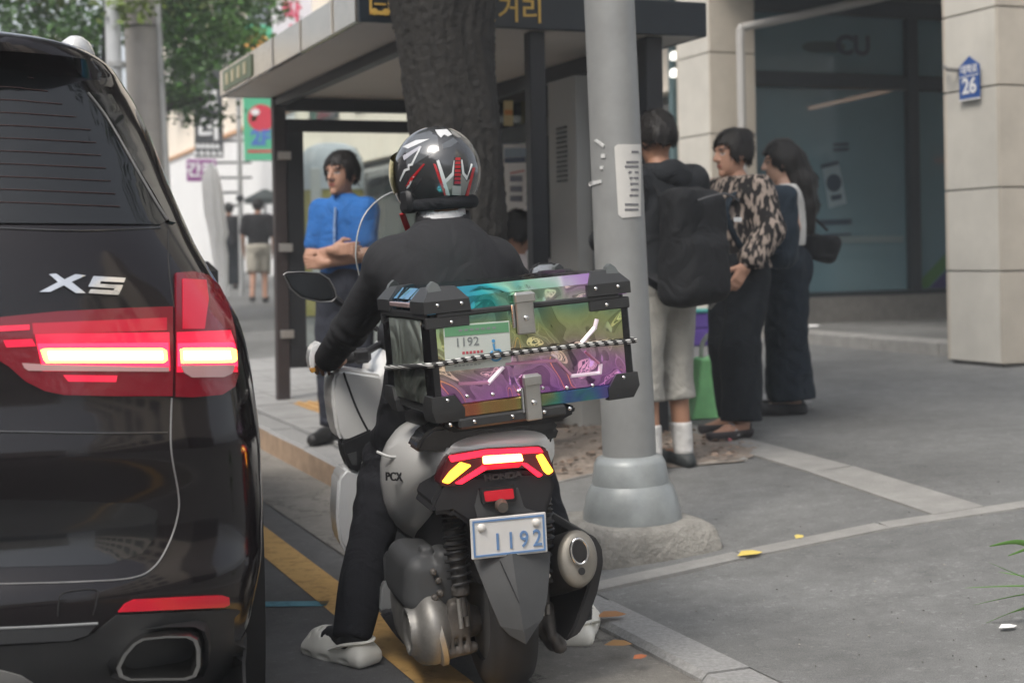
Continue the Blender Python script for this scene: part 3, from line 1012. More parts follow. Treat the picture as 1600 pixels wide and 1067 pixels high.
b1 = building('grey shopfront row seen through the bus shelter glass', 8.06, 14.6, 33.0, [('shopfront', 3.6, M_BG, 0.25), ('upper_wall', 6.0, M_BC, 0.0)], 9.0,
              [(1.0 + 3.4 * i, 3.2 + 3.4 * i, 4.6, 6.6) for i in range(5)])
for i in range(4):
    a = 0.6 + i * 4.4
    w = MB().box((0.2, a + 2.0, 2.0), (0.1, 3.7, 2.4), 0.01).build('shop_window', M_FRAME, b1, 0)
    MB().box((0.14, a + 2.0, 2.0), (0.012, 3.5, 2.2)).build('pane', mat('shop_glass', (0.11, 0.14, 0.14), 0.12), w, 0)
    MB().box((0.16, a + 1.0 + 0.5 * (i % 2), 2.1), (0.02, 0.8, 1.2)).build('window_poster', [M_WHITE, mat('poster_pale', (0.4, 0.45, 0.43), 0.6)][i % 2], w, 0)
    MB().prism([(0.22, 3.5), (-1.1, 3.15), (-1.1, 3.05), (0.22, 3.38)], a, a + 3.9, lambda u, v, w_: (u, w_, v)).build('awning', M_AWN, b1, 0)
for k in range(2):
    c = W(1055, 88 + k * 27, R(8.0, 14.7).y - 0.3)
    q = b1.matrix_world.inverted() @ c
    MB().lathe([(0.0, -0.05), (0.06, -0.04), (0.06, 0.03), (0.03, 0.05)], 12, Matrix.Translation(q)).build('wall_lamp', mat('lamp_white', (0.9, 0.9, 0.85), 0.4, emis=(1, 0.97, 0.9), estr=0.8), b1)
b2 = building('white walled low building with a cream upper storey at the far left', 8.3, 33.4, 62.0, [('white_wall', 4.9, M_BW, 0.0), ('upper_wall', 11.0, M_BC, 0.35)], 10.0,
              [(3 + 4.5 * i, 5.4 + 4.5 * i, 6.5, 8.8) for i in range(6)] + [(3 + 4.5 * i, 5.4 + 4.5 * i, 10.5, 12.8) for i in range(6)])
MB().box((-0.03, 14.3, 4.88), (0.1, 28.4, 0.1)).build('orange_band', mat('orange_band', (0.6, 0.32, 0.15), 0.6), b2, 0)
b3 = building('far pale building closing the end of the street', -26.0, 95.0, 110.0, [('wall', 14.0, M_BC, 0.0)], 36.0)
M_BRICK = mat('brown_render', (0.16, 0.11, 0.08), 0.8, var=0.2, vscale=0.8)
for lab, p_, a_, b_, base_m, wall_m, hh in (('unseen brown office block across the road, added for reflections', -28.0, -6.0, 30.0, M_BG, M_BRICK, 11.0), ('unseen pale office block farther up across the road, added for reflections', -28.0, 31.0, 62.0, M_BG, M_BC, 9.0),
                                     ('unseen grey block behind the camera across the road, added for reflections', -27.0, -40.0, -8.0, M_BG, mat('grey_render', (0.28, 0.28, 0.28), 0.8), 10.0), ('unseen cream block behind the camera on the pavement side, added for reflections', 8.4, -38.0, -3.0, M_BG, M_BC, 10.0)):
    bb_ = building(lab, p_, a_, b_, [('base', 4.0, base_m, 0.0), ('wall', hh, wall_m, 0.0)], 12.0, [])  # unseen blocks added to give paint, metal and glass something to reflect
    xf = 12.05 if p_ < 0 else -0.05
    for fl_ in range(3):
        for k_ in range(int((b_ - a_) / 3.2)):
            w_ = MB().box((xf, 1.6 + 3.2 * k_, 5.6 + 3.1 * fl_), (0.1, 1.9, 1.7)).build('window', M_WIN, bb_, 0)
b5 = building('unseen pale block behind the camera, added for brighter reflections', -22.0, -75.0, -60.0, [('base', 5.0, M_BG, 0.0), ('wall', 9.0, M_BC, 0.0)], 28.0)  # added out of view, kept pale to brighten reflections
def face_sign(name, label, px0, py0, px1, py1, d, m, cat='sign', t=0.16):
    a, b = W(px0, py0, d), W(px1, py1, d)
    w, h = (b.x - a.x), (a.z - b.z)
    c = (a + b) / 2
    o = thing(name, label, cat, Matrix.Translation((c.x, c.y, b.z)) @ Matrix.Rotation(rad(12), 4, 'Z'))
    MB().box((0, 0, h / 2), (w, t, h), 0.01).build('sign_panel', m, o, 0)
    for z in (0.15 * h, 0.85 * h):
        MB().box((w / 2 + 0.4, 0, z), (0.8, 0.05, 0.05)).build('wall_bracket', M_POST, o, 0)
    return o, w, h, -t / 2 - 0.006
def circ(r_, n=24, sx=1.0):
    return [(r_ * sx * math.cos(2 * math.pi * i / n), r_ * math.sin(2 * math.pi * i / n)) for i in range(n)]
def flat(o, name, poly, y, m, parent=None, th=0.01):
    return MB().prism(poly, y, y + th, lambda u, v, w: (u, w, v)).build(name, m, parent or o, 0)
M_SGREEN = mat('sign_green', (0.07, 0.42, 0.24), 0.5)
M_SRED = mat('sign_red', (0.55, 0.03, 0.06), 0.4)
M_SBLUE = mat('sign_letter_blue', (0.06, 0.15, 0.5), 0.5)
M_SWH = mat('sign_letter_white', (0.75, 0.76, 0.77), 0.5)
D2 = 33.0
o, w, h, y = face_sign('projecting_sign', 'green projecting sign with a red ball and blue lettering', 378, 40, 434, 251, D2, M_SGREEN)
def at(px, py):                                                 # a pixel on that sign's face
    q = o.matrix_world.inverted() @ W(px, py, o.matrix_world.translation.y)
    return q.x, q.z
u, v = at(408, 185)
flat(o, 'red_ball', [(u + a, v + b) for a, b in circ(0.3)], y, M_SRED)
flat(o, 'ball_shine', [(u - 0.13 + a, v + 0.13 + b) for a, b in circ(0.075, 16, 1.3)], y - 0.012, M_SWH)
u, v = at(402, 75)
flat(o, 'orange_ball', [(u + a, v + b) for a, b in circ(0.3)], y, mat('sign_orange', (0.7, 0.33, 0.05), 0.5))
u, v = at(407, 217)
lettering('floor_letters', '2F', 0.44, Matrix.Translation((u, y, v)) @ M_WX, M_SBLUE, o, 0.02)
u, v = at(406, 237)
flat(o, 'red_stripe', [(u - 0.27, v - 0.03), (u + 0.33, v - 0.03), (u + 0.33, v + 0.03), (u - 0.27, v + 0.03)], y, M_SRED)
o, w, h, y = face_sign('projecting_sign', 'black projecting sign with white lettering below the leaves', 302, 70, 349, 246, 36.0, mat('sign_black', (0.035, 0.038, 0.042), 0.5))
u, v = at(326, 205)
lettering('big_letter', '더', 0.6, Matrix.Translation((u, y, v)) @ M_WX, M_SWH, o, 0.02)
for yy, ww in ((229, 15), (240, 19)):
    for k in range(5):
        u, v = at(325 - ww + k * ww * 0.5, yy)
        flat(o, 'small_letter', [(u - 0.05, v - 0.05), (u + 0.055, v - 0.05), (u + 0.055, v - 0.02), (u + 0.0, v + 0.06), (u - 0.05, v + 0.05)], y, M_SWH)
u, v = at(326, 160)
lettering('big_letter', '리', 0.5, Matrix.Translation((u, y, v)) @ M_WX, M_SWH, o, 0.02)
o, w, h, y = face_sign('projecting_sign', 'small purple sign with white lettering above the white banner', 292, 250, 338, 283, 34.0, mat('sign_purple', (0.25, 0.04, 0.24), 0.5))
u, v = at(315, 267)
lettering('letters', '간판', 0.36, Matrix.Translation((u, y, v)) @ M_WX, M_SWH, o, 0.012)
o, w, h, y = face_sign('projecting_sign', 'white projecting sign with red lettering above the shelter roof', 424, -60, 488, 70, 30.0, mat('sign_pale', (0.68, 0.67, 0.72), 0.5))
for yy, ch in ((-18, '세'), (22, '탁'), (57, '소')):
    u, v = at(455, yy)
    lettering('letter', ch, 0.46, Matrix.Translation((u, y, v)) @ M_WX, mat('sign_letter_red', (0.6, 0.05, 0.12), 0.5), o, 0.014)
u, v = at(440, 70)
# far walkway furniture
M_POLE = mat('galvanised', (0.4, 0.41, 0.41), 0.45, metal=0.3, var=0.1)
c = G(378, 455, rise(27) + 0.25)
sp_ = thing('sign_pole', 'thin grey pole with side brackets near the white banner', 'pole', Matrix.Translation(W(377, 400, 27.0) - Vector((0, 0, 0.9))))
MB().tube([(0, 0, -0.2), (0, 0, 5.4)], [0.05, 0.04], 10).build('shaft', M_POLE, sp_)
for z in (1.82, 2.06, 3.0, 4.05):
    MB().tube([(0, 0, z), (-0.62, 0, z)], 0.022, 8).build('bracket', M_POST, sp_)
MB().box((0, -0.03, 1.95), (0.12, 0.12, 0.1), 0.01).build('clamp', M_POST, sp_)
# white furled banner
bx, bz = [], []
bd = 22.0
def clothring(px0, px1, py, ph):
    a, b = W(px0, py, bd), W(px1, py, bd)
    c, hw = (a + b) / 2, (b - a).length / 2
    return [(c.x + hw * math.cos(t) * (1 + 0.1 * math.sin(5 * t + ph)), c.y + 0.5 * hw * math.sin(t) * (1 + 0.25 * math.sin(7 * t + ph)), c.z) for t in np.linspace(0, 2 * math.pi, 25)[:-1]]
rings = [clothring(a, b, y_, y_ * 0.02) for a, b, y_ in ((324, 338, 262), (316, 342, 275), (316, 347, 300), (319, 351, 335), (326, 356, 365), (328, 352, 378), (331, 356, 400), (338, 356, 430), (343, 357, 462))]
bn = thing('furled_banner', 'white furled cloth banner standing behind the car', 'banner', Matrix.Translation(W(348, 470, bd)))
bi = bn.matrix_world.inverted()
MB().loft([[bi @ Vector(q) for q in r_] for r_ in rings]).build('cloth', mat('banner_white', (0.85, 0.85, 0.85), 0.8, var=0.05), bn)
MB().tube([bi @ W(329, 255, bd + 0.02), bi @ W(349, 480, bd + 0.02), (0.0, 0, -0.35)], 0.018, 8).build('pole', M_POLE, bn)
# dark parasol
pr = thing('parasol', 'small dark parasol over the far walkway', 'parasol', Matrix.Translation(W(412, 450, 30.0) - Vector((0, 0, 0.3))))
ptop, pbot = pr.matrix_world.inverted() @ W(414, 296, 30.0), pr.matrix_world.inverted() @ W(414, 318, 30.0)
MB().loft([[(ptop.x + 0.05 * math.cos(t), 0.05 * math.sin(t), ptop.z) for t in np.linspace(0, 6.283, 9)[:-1]], [(pbot.x + 0.42 * math.cos(t), 0.42 * math.sin(t), pbot.z + 0.1) for t in np.linspace(0, 6.283, 9)[:-1]], [(pbot.x + 0.42 * math.cos(t), 0.42 * math.sin(t), pbot.z) for t in np.linspace(0, 6.283, 9)[:-1]]]).build('canopy', mat('parasol_dark', (0.035, 0.045, 0.045), 0.7), pr, 20)
MB().tube([(pbot.x, 0, -0.1), (pbot.x, 0, ptop.z)], 0.025, 8).build('pole', M_POLE, pr)
# rounded booth seen through the shelter's end pane
kp, ks = ps(W(520, 400, 21.0))
bo = thing('booth', 'rounded white and yellow booth behind the man in blue', 'booth', Matrix.Translation(R(kp, ks, zs(kp, ks))) @ Matrix.Rotation(rad(8), 4, 'Z'))
def ring(w_, d_, z, n=24, e=3.0):
    return [(w_ * np.sign(math.cos(t)) * abs(math.cos(t)) ** (2 / e), d_ * np.sign(math.sin(t)) * abs(math.sin(t)) ** (2 / e), z) for t in np.linspace(0, 2 * math.pi, n + 1)[:-1]]
MB().loft([ring(0.45, 0.5, 0), ring(0.45, 0.5, 1.75)]).build('lower_body', mat('booth_yellow', (0.42, 0.38, 0.12), 0.6, var=0.08), bo)
MB().loft([ring(0.47, 0.52, 1.752), ring(0.47, 0.52, 2.0), ring(0.44, 0.49, 2.2), ring(0.36, 0.4, 2.34), ring(0.2, 0.22, 2.41), ring(0.03, 0.03, 2.43)]).build('domed_top', mat('booth_white', (0.55, 0.6, 0.64), 0.5), bo)
MB().box((-0.22, -0.47, 1.2), (0.16, 0.08, 1.7), 0.02).build('door_jamb', mat('booth_jamb', (0.6, 0.62, 0.6), 0.6), bo, 0)
# purple crates by the shop, below the wall
cr_ = thing('crate', 'purple plastic crate with a teal rim in front of the stone column', 'crate', Matrix.Translation(R(7.02, 12.6, zs(7.02, 12.6))) @ RM)
M_PUR = mat('crate_purple', (0.1, 0.055, 0.28), 0.5)
for z0, z1, nm, m_, g_ in ((0, 0.16, 'lower_tray', M_PUR, 0), (0.165, 0.31, 'upper_tray', M_PUR, 0.01), (0.312, 0.345, 'rim', mat('crate_teal', (0.05, 0.25, 0.24), 0.5), -0.015)):
    MB().box((0, 0, (z0 + z1) / 2), (0.46 - g_, 0.34 - g_, z1 - z0), 0.012).build(nm, m_, cr_, 0)

# ------------------------------------------------------------------ trees and poles
M_BARK = mat('bark', (0.021, 0.0195, 0.0175), 0.95, var=0.6, vscale=22, bump=1.0, bscale=30)
M_LEAF = mat('leaves', (0.05, 0.09, 0.03), 0.55, attr=True)
def crown(parent, clumps, per, size, cols, spread):
    mb = MB()
    g = np.random.default_rng(11)
    V, Fc, C = [], [], []
    for c in clumps:
        base = np.array(cols[g.integers(len(cols))]) * g.uniform(0.75, 1.25)
        for i in range(per):
            d = g.normal(size=3) * spread * np.array([1, 1, 0.75])
            q = np.array(c) + d
            u = g.normal(size=3)
            u[2] *= 0.6
            u /= np.linalg.norm(u)
            w = np.cross(u, g.normal(size=3))
            w /= np.linalg.norm(w)
            L = size * g.uniform(0.6, 1.25)
            k = len(V)
            V += [q - u * L * 0.5, q + w * L * 0.3, q + u * L * 0.5, q - w * L * 0.3]
            Fc.append((k, k + 1, k + 2, k + 3))
            cc = base * g.uniform(0.75, 1.3)
            C += [tuple(cc)] * 4
    mb.v = [tuple(q) for q in V]
    mb.f = Fc
    mb.mi = [0] * len(Fc)
    mb.c = C
    return mb.build('crown', M_LEAF, parent, 0, False)
def trunk_rings(pts, rs, n=28, seed=3):
    g = np.random.default_rng(seed)
    ph = g.uniform(0, 6.28, 6)
    out = []
    for (x, y, z), r_ in zip(pts, rs):
        rg = []
        for k in range(n):
            t = 2 * math.pi * k / n
            e = 1 + 0.045 * math.sin(3 * t + ph[0] + z * 1.2) + 0.03 * math.sin(5 * t + ph[1] - z * 2) + 0.014 * math.sin(13 * t + ph[2] + 3 * math.sin(z * 3.1)) + 0.014 * abs(math.sin(11 * t + ph[3] + 2.5 * math.sin(z * 4.3 + t))) + 0.014 * math.sin(29 * t + ph[4] + 4 * math.sin(z * 6.7)) + g.normal() * 0.013
            rg.append((x + r_ * e * math.cos(t), y + r_ * e * math.sin(t), z))
        out.append(rg)
    return out
tb = R(2.5, 6.72)
TD = tb.y
tr = thing('street_tree', 'thick dark tree trunk standing between scooter and bus shelter', 'tree', Matrix.Translation((tb.x, tb.y, zs(2.5, 6.72))))
ti = tr.matrix_world.inverted()
pts, rs = [], []
for py, x0, x1 in ((790, 600, 840), (750, 622, 818), (700, 640, 803), (640, 648, 795), (560, 655, 790), (430, 652, 790), (350, 650, 790), (260, 648, 784), (200, 641, 779), (130, 632, 772), (60, 622, 770), (0, 612, 772), (-60, 600, 775), (-140, 575, 785)):
    q = ti @ W((x0 + x1) / 2, py, TD)
    pts.append((q.x, q.y, q.z))
    rs.append((x1 - x0) / 2 / F_PX * TD)
pts, rs = smooth_line([(*a, b) for a, b in zip(pts, rs)], 14), None
MB().loft(trunk_rings([q[:3] for q in pts], [q[3] for q in pts], 110)).build('trunk', M_BARK, tr, 60)
top = Vector(pts[-1][:3])
for dx, dy, dz, r0 in ((-0.7, 0.3, 1.5, 0.2), (0.75, 0.3, 1.6, 0.2), (0.1, 0.9, 1.9, 0.18), (0.0, -0.2, 2.0, 0.2)):
    a = top + Vector((dx * 0.08, dy * 0.08, -0.25))
    b = top + Vector((dx * 0.6, dy * 0.6, dz * 0.5))
    c = top + Vector((dx * 1.5, dy * 1.4, dz))
    MB().tube(smooth_line([tuple(a), tuple(b), tuple(c)], 4), [r0 * (1 - 0.08 * i) for i in range(9)], 12).build('limb', M_BARK, tr, 60)
g = np.random.default_rng(5)
cl = []
while len(cl) < 46:
    q = g.uniform(-1, 1, 3)
    if (q ** 2).sum() < 1 and (q ** 2).sum() > 0.15:
        cl.append(np.array(top) + np.array([0, 0.5, 2.5]) + q * np.array([2.3, 2.3, 1.35]))
crown(tr, cl, 230, 0.13, [(0.035, 0.075, 0.022), (0.05, 0.1, 0.03), (0.025, 0.055, 0.02)], 0.3)
# leafy tree at the upper left, its trunk hidden by the car
bt = W(150, 300, 19.0)
bp_, bs_ = ps(bt)
t2 = thing('street_tree', 'leafy green tree overhanging at the upper left behind the car', 'tree', Matrix.Translation((bt.x, bt.y, zs(max(bp_, 2.3), bs_))))
i2 = t2.matrix_world.inverted()
MB().loft(trunk_rings([(0, 0, -0.2), (0.02, 0, 0.4), (0.05, 0.02, 1.4), (0.02, 0, 2.4), (-0.05, 0, 3.6)], [0.24, 0.18, 0.16, 0.15, 0.12])).build('trunk', M_BARK, t2, 80)
for e in ((0.9, 0.1, 3.3), (-0.9, 0.2, 3.4), (0.3, -0.5, 3.9), (1.5, 0.0, 3.0)):
    MB().tube(smooth_line([(0, 0, 2.2), (e[0] * 0.5, e[1] * 0.5, 2.8), e], 4), [0.09 - 0.007 * i for i in range(9)], 10).build('limb', M_BARK, t2, 60)
cl = []
g = np.random.default_rng(8)
for (px, py, n_, sx, sy) in ((60, 40, 9, 70, 50), (150, 30, 8, 60, 45), (200, -20, 12, 160, 60), (290, 30, 10, 45, 40), (340, 50, 4, 28, 16), (385, 55, 2, 18, 5), (295, 100, 5, 26, 22), (285, 150, 3, 16, 14), (322, 165, 1, 8, 8), (110, -120, 22, 200, 70), (380, 5, 3, 20, 10)):
    for k in range(n_):
        q = W(px + g.normal() * sx * 0.55, py + g.normal() * sy * 0.55, 19.0 + g.normal() * 0.9)
        cl.append(i2 @ q)
crown(t2, cl, 190, 0.1, [(0.045, 0.12, 0.015), (0.075, 0.18, 0.028), (0.03, 0.08, 0.014), (0.13, 0.19, 0.03)], 0.175)
# utility pole with its conduits
up = R(2.55, 17.6)
du = up.y
def upole(name, label, x0, x1, xb0, xb1, m, d, cat='pole'):
    a, b = W((x0 + x1) / 2, -40, d), W((xb0 + xb1) / 2, 330, d)
    base = b + (b - a) * ((b.z - 0.1) / (a.z - b.z))
    o_ = thing(name, label, cat, Matrix.Translation(base))
    r_ = (xb1 - xb0) / 2 / F_PX * d
    tp = o_.matrix_world.inverted() @ (a + (a - b) * 0.9)
    MB().tube([(0, 0, -0.05), tuple(tp * 0.5), tuple(tp)], [r_ * 1.05, r_, r_ * 0.9], 20).build('shaft', m, o_)
    return o_, r_, tp
M_UP = mat('pole_concrete', (0.3, 0.285, 0.265), 0.85, var=0.12, vscale=5)
o_, r_, tp = upole('utility_pole', 'thick grey concrete utility pole behind the car', 196, 238, 208, 262, M_UP, du)
k_ = 0.62
MB().tube([tuple(tp * 0.55), tuple(tp * 0.552)], r_ * 1.05, 20).build('band', M_POST, o_)
MB().tube([(r_ * 1.15, -0.05, 0), tuple(tp + Vector((r_ * 1.0, -0.05, 0)))], 0.035, 8).build('conduit', M_POLE, o_)
o_, r_, tp = upole('signal_pole', 'slim pale grey pole left of the utility pole', 164, 185, 172, 196, mat('pale_pole', (0.5, 0.52, 0.53), 0.5, var=0.08), du - 0.5)
MB().tube([(0, 0, 3.3), (0, 0, 3.36)], r_ * 1.25, 16).build('collar', M_POLE, o_)

# ------------------------------------------------------------------ lamp post on its concrete block
M_LP = mat('lamp_post_grey', (0.27, 0.275, 0.27), 0.45, var=0.13, vscale=7, metal=0.15)
M_LPB = mat('lamp_post_base_grey', (0.28, 0.3, 0.3), 0.38, var=0.22, vscale=9, metal=0.1)
fb = (G(930, 893) + G(1117, 862)) / 2
lc = fb + R(0.06, 0.25)
base_c = Vector((W(988, 815, lc.y).x, lc.y, 0))
zg = zs(*ps(base_c))
blk = thing('lamp_footing', 'rough square concrete block under the lamp post', 'concrete block', Matrix.Translation((base_c.x, base_c.y, zg)) @ RM)
zt = W(988, 808, base_c.y).z - zg
hw = 0.26
rr = []
for z, k in ((-0.03, 1.04), (0.03, 1.03), (zt * 0.75, 0.97), (zt - 0.02, 0.93), (zt, 0.86)):
    rr.append([(hw * k * x * (1 + random.uniform(-0.02, 0.02)), hw * k * y_ * (1 + random.uniform(-0.02, 0.02)), z + (random.uniform(-0.008, 0.008) if z > 0.05 else 0)) for x, y_ in
               [(math.copysign(abs(math.cos(t)) ** 0.2, math.cos(t)), math.copysign(abs(math.sin(t)) ** 0.2, math.sin(t))) for t in np.linspace(0, 6.2832, 41)[:-1]]])
MB().loft(rr).build('block', M_CONC_OLD, blk, 50)
lp = thing('lamp_post', 'tall grey steel lamp post with stepped base and paper notice', 'lamp post', Matrix.Translation((base_c.x, base_c.y, zg + zt)) @ Matrix.Rotation(rad(-1.55), 4, 'Y'))
d_ = base_c.y
k_ = d_ / F_PX
MB().lathe([(77 * k_, -0.01), (77 * k_, 0.01), (74 * k_, 0.05), (72 * k_, 30 * k_ * 1.0), (67 * k_, 46 * k_), (62 * k_, 54 * k_), (50 * k_, 56 * k_)], 40).build('lower_skirt', M_LPB, lp, 40)
MB().lathe([(61 * k_, 52 * k_), (60 * k_, 60 * k_), (56 * k_, 86 * k_), (51 * k_, 95 * k_), (44 * k_, 98 * k_)], 40).build('upper_skirt', M_LPB, lp, 40)
MB().lathe([(42 * k_, 0.02), (42 * k_, 200 * k_), (40 * k_, 600 * k_), (39 * k_, 1000 * k_), (34 * k_, 7.0)], 32).build('shaft', M_LP, lp, 40)
MB().tube(smooth_line([(0, 0, 6.9), (-0.2, -0.2, 7.6), (-1.0, -0.5, 7.9)], 5), [0.06] * 11, 10).build('arm', M_LP, lp)
MB().box((-1.25, -0.6, 7.88), (0.6, 0.22, 0.12), 0.03).build('lamp_head', M_LP, lp)
li = lp.matrix_world.inverted()
rs_ = 40.5 * k_
def post_hit(px, py):
    o1, dr = li @ CAM, li.to_3x3() @ ray(px, py)
    a_ = dr.x ** 2 + dr.y ** 2
    b_ = o1.x * dr.x + o1.y * dr.y
    c_ = o1.x ** 2 + o1.y ** 2 - rs_ ** 2
    disc = b_ * b_ - a_ * c_
    t = (-b_ - math.sqrt(max(0.0, disc))) / a_
    q = o1 + dr * t
    return q, Vector((q.x, q.y, 0)).normalized()
notice = patch('paper_notice', [(960, 230), (965, 226), (1000, 226), (1000, 338), (972, 341), (966, 335)], post_hit, mat('notice_paper', (0.56, 0.55, 0.52), 0.7, var=0.06), lp, 0.004, 8)
for k, (y0, w0) in enumerate(((236, 10), (252, 18), (259, 20), (268, 15), (277, 13), (286, 12), (295, 11), (304, 13), (318, 20), (326, 20))):
    patch('print_line', [(996 - w0, y0), (996, y0), (996, y0 + 3.4), (996 - w0, y0 + 3.4)], post_hit, mat('notice_ink', (0.16, 0.16, 0.17), 0.7), notice, 0.006, 8, None, 0.0)
for poly in ([(929, 220), (932, 218), (945, 227), (943, 231)], [(921, 285), (939, 281), (940, 286), (922, 291)], [(940, 241), (946, 241), (946, 247), (940, 247)], [(938, 260), (943, 260), (943, 265), (938, 265)]):
    patch('tape_scrap', poly, post_hit, mat('tape_pale', (0.55, 0.55, 0.54), 0.6), lp, 0.004, 5)

# ------------------------------------------------------------------ long green blades at the right edge
gb = G(1700, 980)
gp = thing('ornamental_grass', 'long green grass blades reaching in at the right edge', 'plant', Matrix.Translation(gb))
gi = gp.matrix_world.inverted()
M_BLADE = mat('grass_blade', (0.09, 0.2, 0.04), 0.55, var=0.3, vscale=12)
dg = gb.y
tips = [(1546, 853, 1600, 848), (1575, 868, 1640, 850), (1545, 878, 1610, 905), (1508, 918, 1600, 915), (1520, 945, 1600, 928), (1535, 975, 1610, 945), (1525, 1030, 1600, 1018), (1560, 893, 1630, 905), (1575, 958, 1640, 940), (1620, 800, 1680, 860), (1700, 780, 1705, 860), (1760, 820, 1730, 880), (1800, 900, 1740, 920), (1670, 770, 1690, 850)]
for i, (tx, ty, mx_, my_) in enumerate(tips):
    dd = dg + random.uniform(-0.25, 0.15)
    T, Mm = gi @ W(tx, ty, dd), gi @ W(mx_, my_, (dd + dg) / 2)
    path = smooth_line([(random.uniform(-0.03, 0.03), random.uniform(-0.03, 0.03), 0), tuple(Vector((0, 0, 0)).lerp(Mm, 0.5) + Vector((0, 0, 0.05))), tuple(Mm), tuple(T)], 5)
    MB().tube(path, [0.017 * min(1, 1.3 * (1 - j / 15.2)) + 0.0008 for j in range(16)], 6, flat=0.25).build('blade', M_BLADE, gp, 60)

# ------------------------------------------------------------------ haze volume added to imitate windscreen glare and lift the blacks
hzb = MB().box((0, 0, 8.6), (820, 820, 20.0)).build('haze', mat('veil_haze'), None, 0)
tag(hzb, kind='stuff')
_hm = MATS['veil_haze'].node_tree
for q in list(_hm.nodes):
    if q.type != 'OUTPUT_MATERIAL':
        _hm.nodes.remove(q)
_pv = _hm.nodes.new('ShaderNodeVolumePrincipled')
_pv.inputs['Color'].default_value = (0.9, 0.95, 1.0, 1)
_pv.inputs['Density'].default_value = 0.0038
_hm.links.new(_pv.outputs[0], [q for q in _hm.nodes if q.type == 'OUTPUT_MATERIAL'][0].inputs['Volume'])

# ================================================================== BLACK SUV
MU = Matrix.Translation((-1.452, 2.88, 0)) @ Matrix.Rotation(rad(12.5), 4, 'Z')
suv = thing('suv', 'black sport utility vehicle with glowing red tail lights, seen from behind', 'car', MU)
MUi = MU.inverted()
M_PAINT = mat('black_paint', (0.008, 0.006, 0.007), 0.1, spec=0.5)
M_GLOSSBLACK = mat('gloss_black', (0.006, 0.006, 0.007), 0.12, coat=0.6)
M_TINT = mat('tinted_glass', (0.009, 0.01, 0.011), 0.05, spec=0.6)
M_SATIN = mat('satin_plastic', (0.028, 0.029, 0.03), 0.55, var=0.15, vscale=10)
M_RUBBER = mat('rubber', (0.018, 0.018, 0.019), 0.8, var=0.2, vscale=30)
M_CHROME = mat('chrome', (0.7, 0.7, 0.7), 0.15, metal=1.0)
M_DARKCHROME = mat('dark_chrome', (0.12, 0.12, 0.12), 0.25, metal=1.0)
M_SILVERP = mat('silver_trim', (0.3, 0.31, 0.31), 0.4, metal=0.5)
WT = [(0.2, 0.86), (0.26, 0.90), (0.35, 0.935), (0.5, 0.962), (0.62, 0.97), (0.78, 0.965), (0.92, 0.95), (1.0, 0.937), (1.06, 0.92), (1.14, 0.875), (1.24, 0.82), (1.39, 0.76), (1.52, 0.715), (1.62, 0.672), (1.69, 0.625), (1.73, 0.565), (1.76, 0.46), (1.778, 0.28)]
RT = [(0.2, 0.16), (0.26, 0.1), (0.35, 0.03), (0.45, 0.0), (0.52, 0.0), (0.57, 0.035), (0.62, 0.05), (0.7, 0.052), (0.76, 0.04), (0.8, 0.035), (0.9, 0.06), (1.05, 0.07), (1.15, 0.085), (1.24, 0.115), (1.27, 0.135), (1.4, 0.235), (1.55, 0.35), (1.65, 0.425), (1.67, 0.345), (1.715, 0.335), (1.745, 0.42), (1.762, 0.6), (1.778, 0.95)]
FT = [(0.2, 4.6), (0.3, 4.8), (0.5, 4.87), (0.75, 4.85), (0.92, 4.72), (1.0, 4.4), (1.06, 3.75), (1.1, 3.45), (1.24, 3.15), (1.4, 2.85), (1.55, 2.5), (1.65, 2.25), (1.73, 1.95), (1.778, 1.5)]
def smt(tab, z, k=0.012):
    return (interp(tab, z - k) + interp(tab, z + k) + interp(tab, z)) / 3
NEXP, LY = 3.2, 0.5
def yrear(x, z):
    w = smt(WT, z)
    q = min(0.9999, abs(x) / w)
    return smt(RT, z) + LY * (1 - (1 - q ** NEXP) ** (1 / NEXP))
def suv_hit(px, py):
    o, d = MUi @ CAM, MUi.to_3x3() @ ray(px, py)
    best, bt_ = 9, None
    prev = None
    t = 2.3
    while t < 4.6:
        q = o + d * t
        zz = min(1.775, max(0.2, q.z))
        w = smt(WT, zz)
        if abs(q.x) < w:
            g = q.y - yrear(q.x, zz)
            if g >= 0:
                lo, hi = (t - 0.03), t
                for _ in range(14):
                    m_ = (lo + hi) / 2
                    p_ = o + d * m_
                    zz = min(1.775, max(0.2, p_.z))
                    if abs(p_.x) < smt(WT, zz) and p_.y - yrear(p_.x, zz) >= 0:
                        hi = m_
                    else:
                        lo = m_
                q = o + d * hi
                bt_ = None
                break
        e = abs(q.x) - w
        if 0 <= e < best and q.y > smt(RT, zz):
            best, bt_ = e, Vector((math.copysign(w * 0.999, q.x), q.y, q.z))
        t += 0.03
    else:
        q = bt_ if bt_ else o + d * 3.1
    e = 0.004
    zz = min(1.75, max(0.21, q.z))
    xx = max(-0.99 * smt(WT, zz), min(0.99 * smt(WT, zz), q.x))
    N = Vector(((yrear(xx + e, zz) - yrear(xx - e, zz)) / (2 * e), -1, (yrear(xx, zz + e) - yrear(xx, zz - e)) / (2 * e))).normalized()
    return q, N
zl = sorted(set([round(0.2 + 0.02 * i, 3) for i in range(78)] + [1.75, 1.76, 1.768, 1.7779]))
ANG = [math.pi / 2 * math.copysign(abs(k / 22) ** 0.85, k) for k in range(-22, 23)]
body, glass = MB(), MB()
rings = []
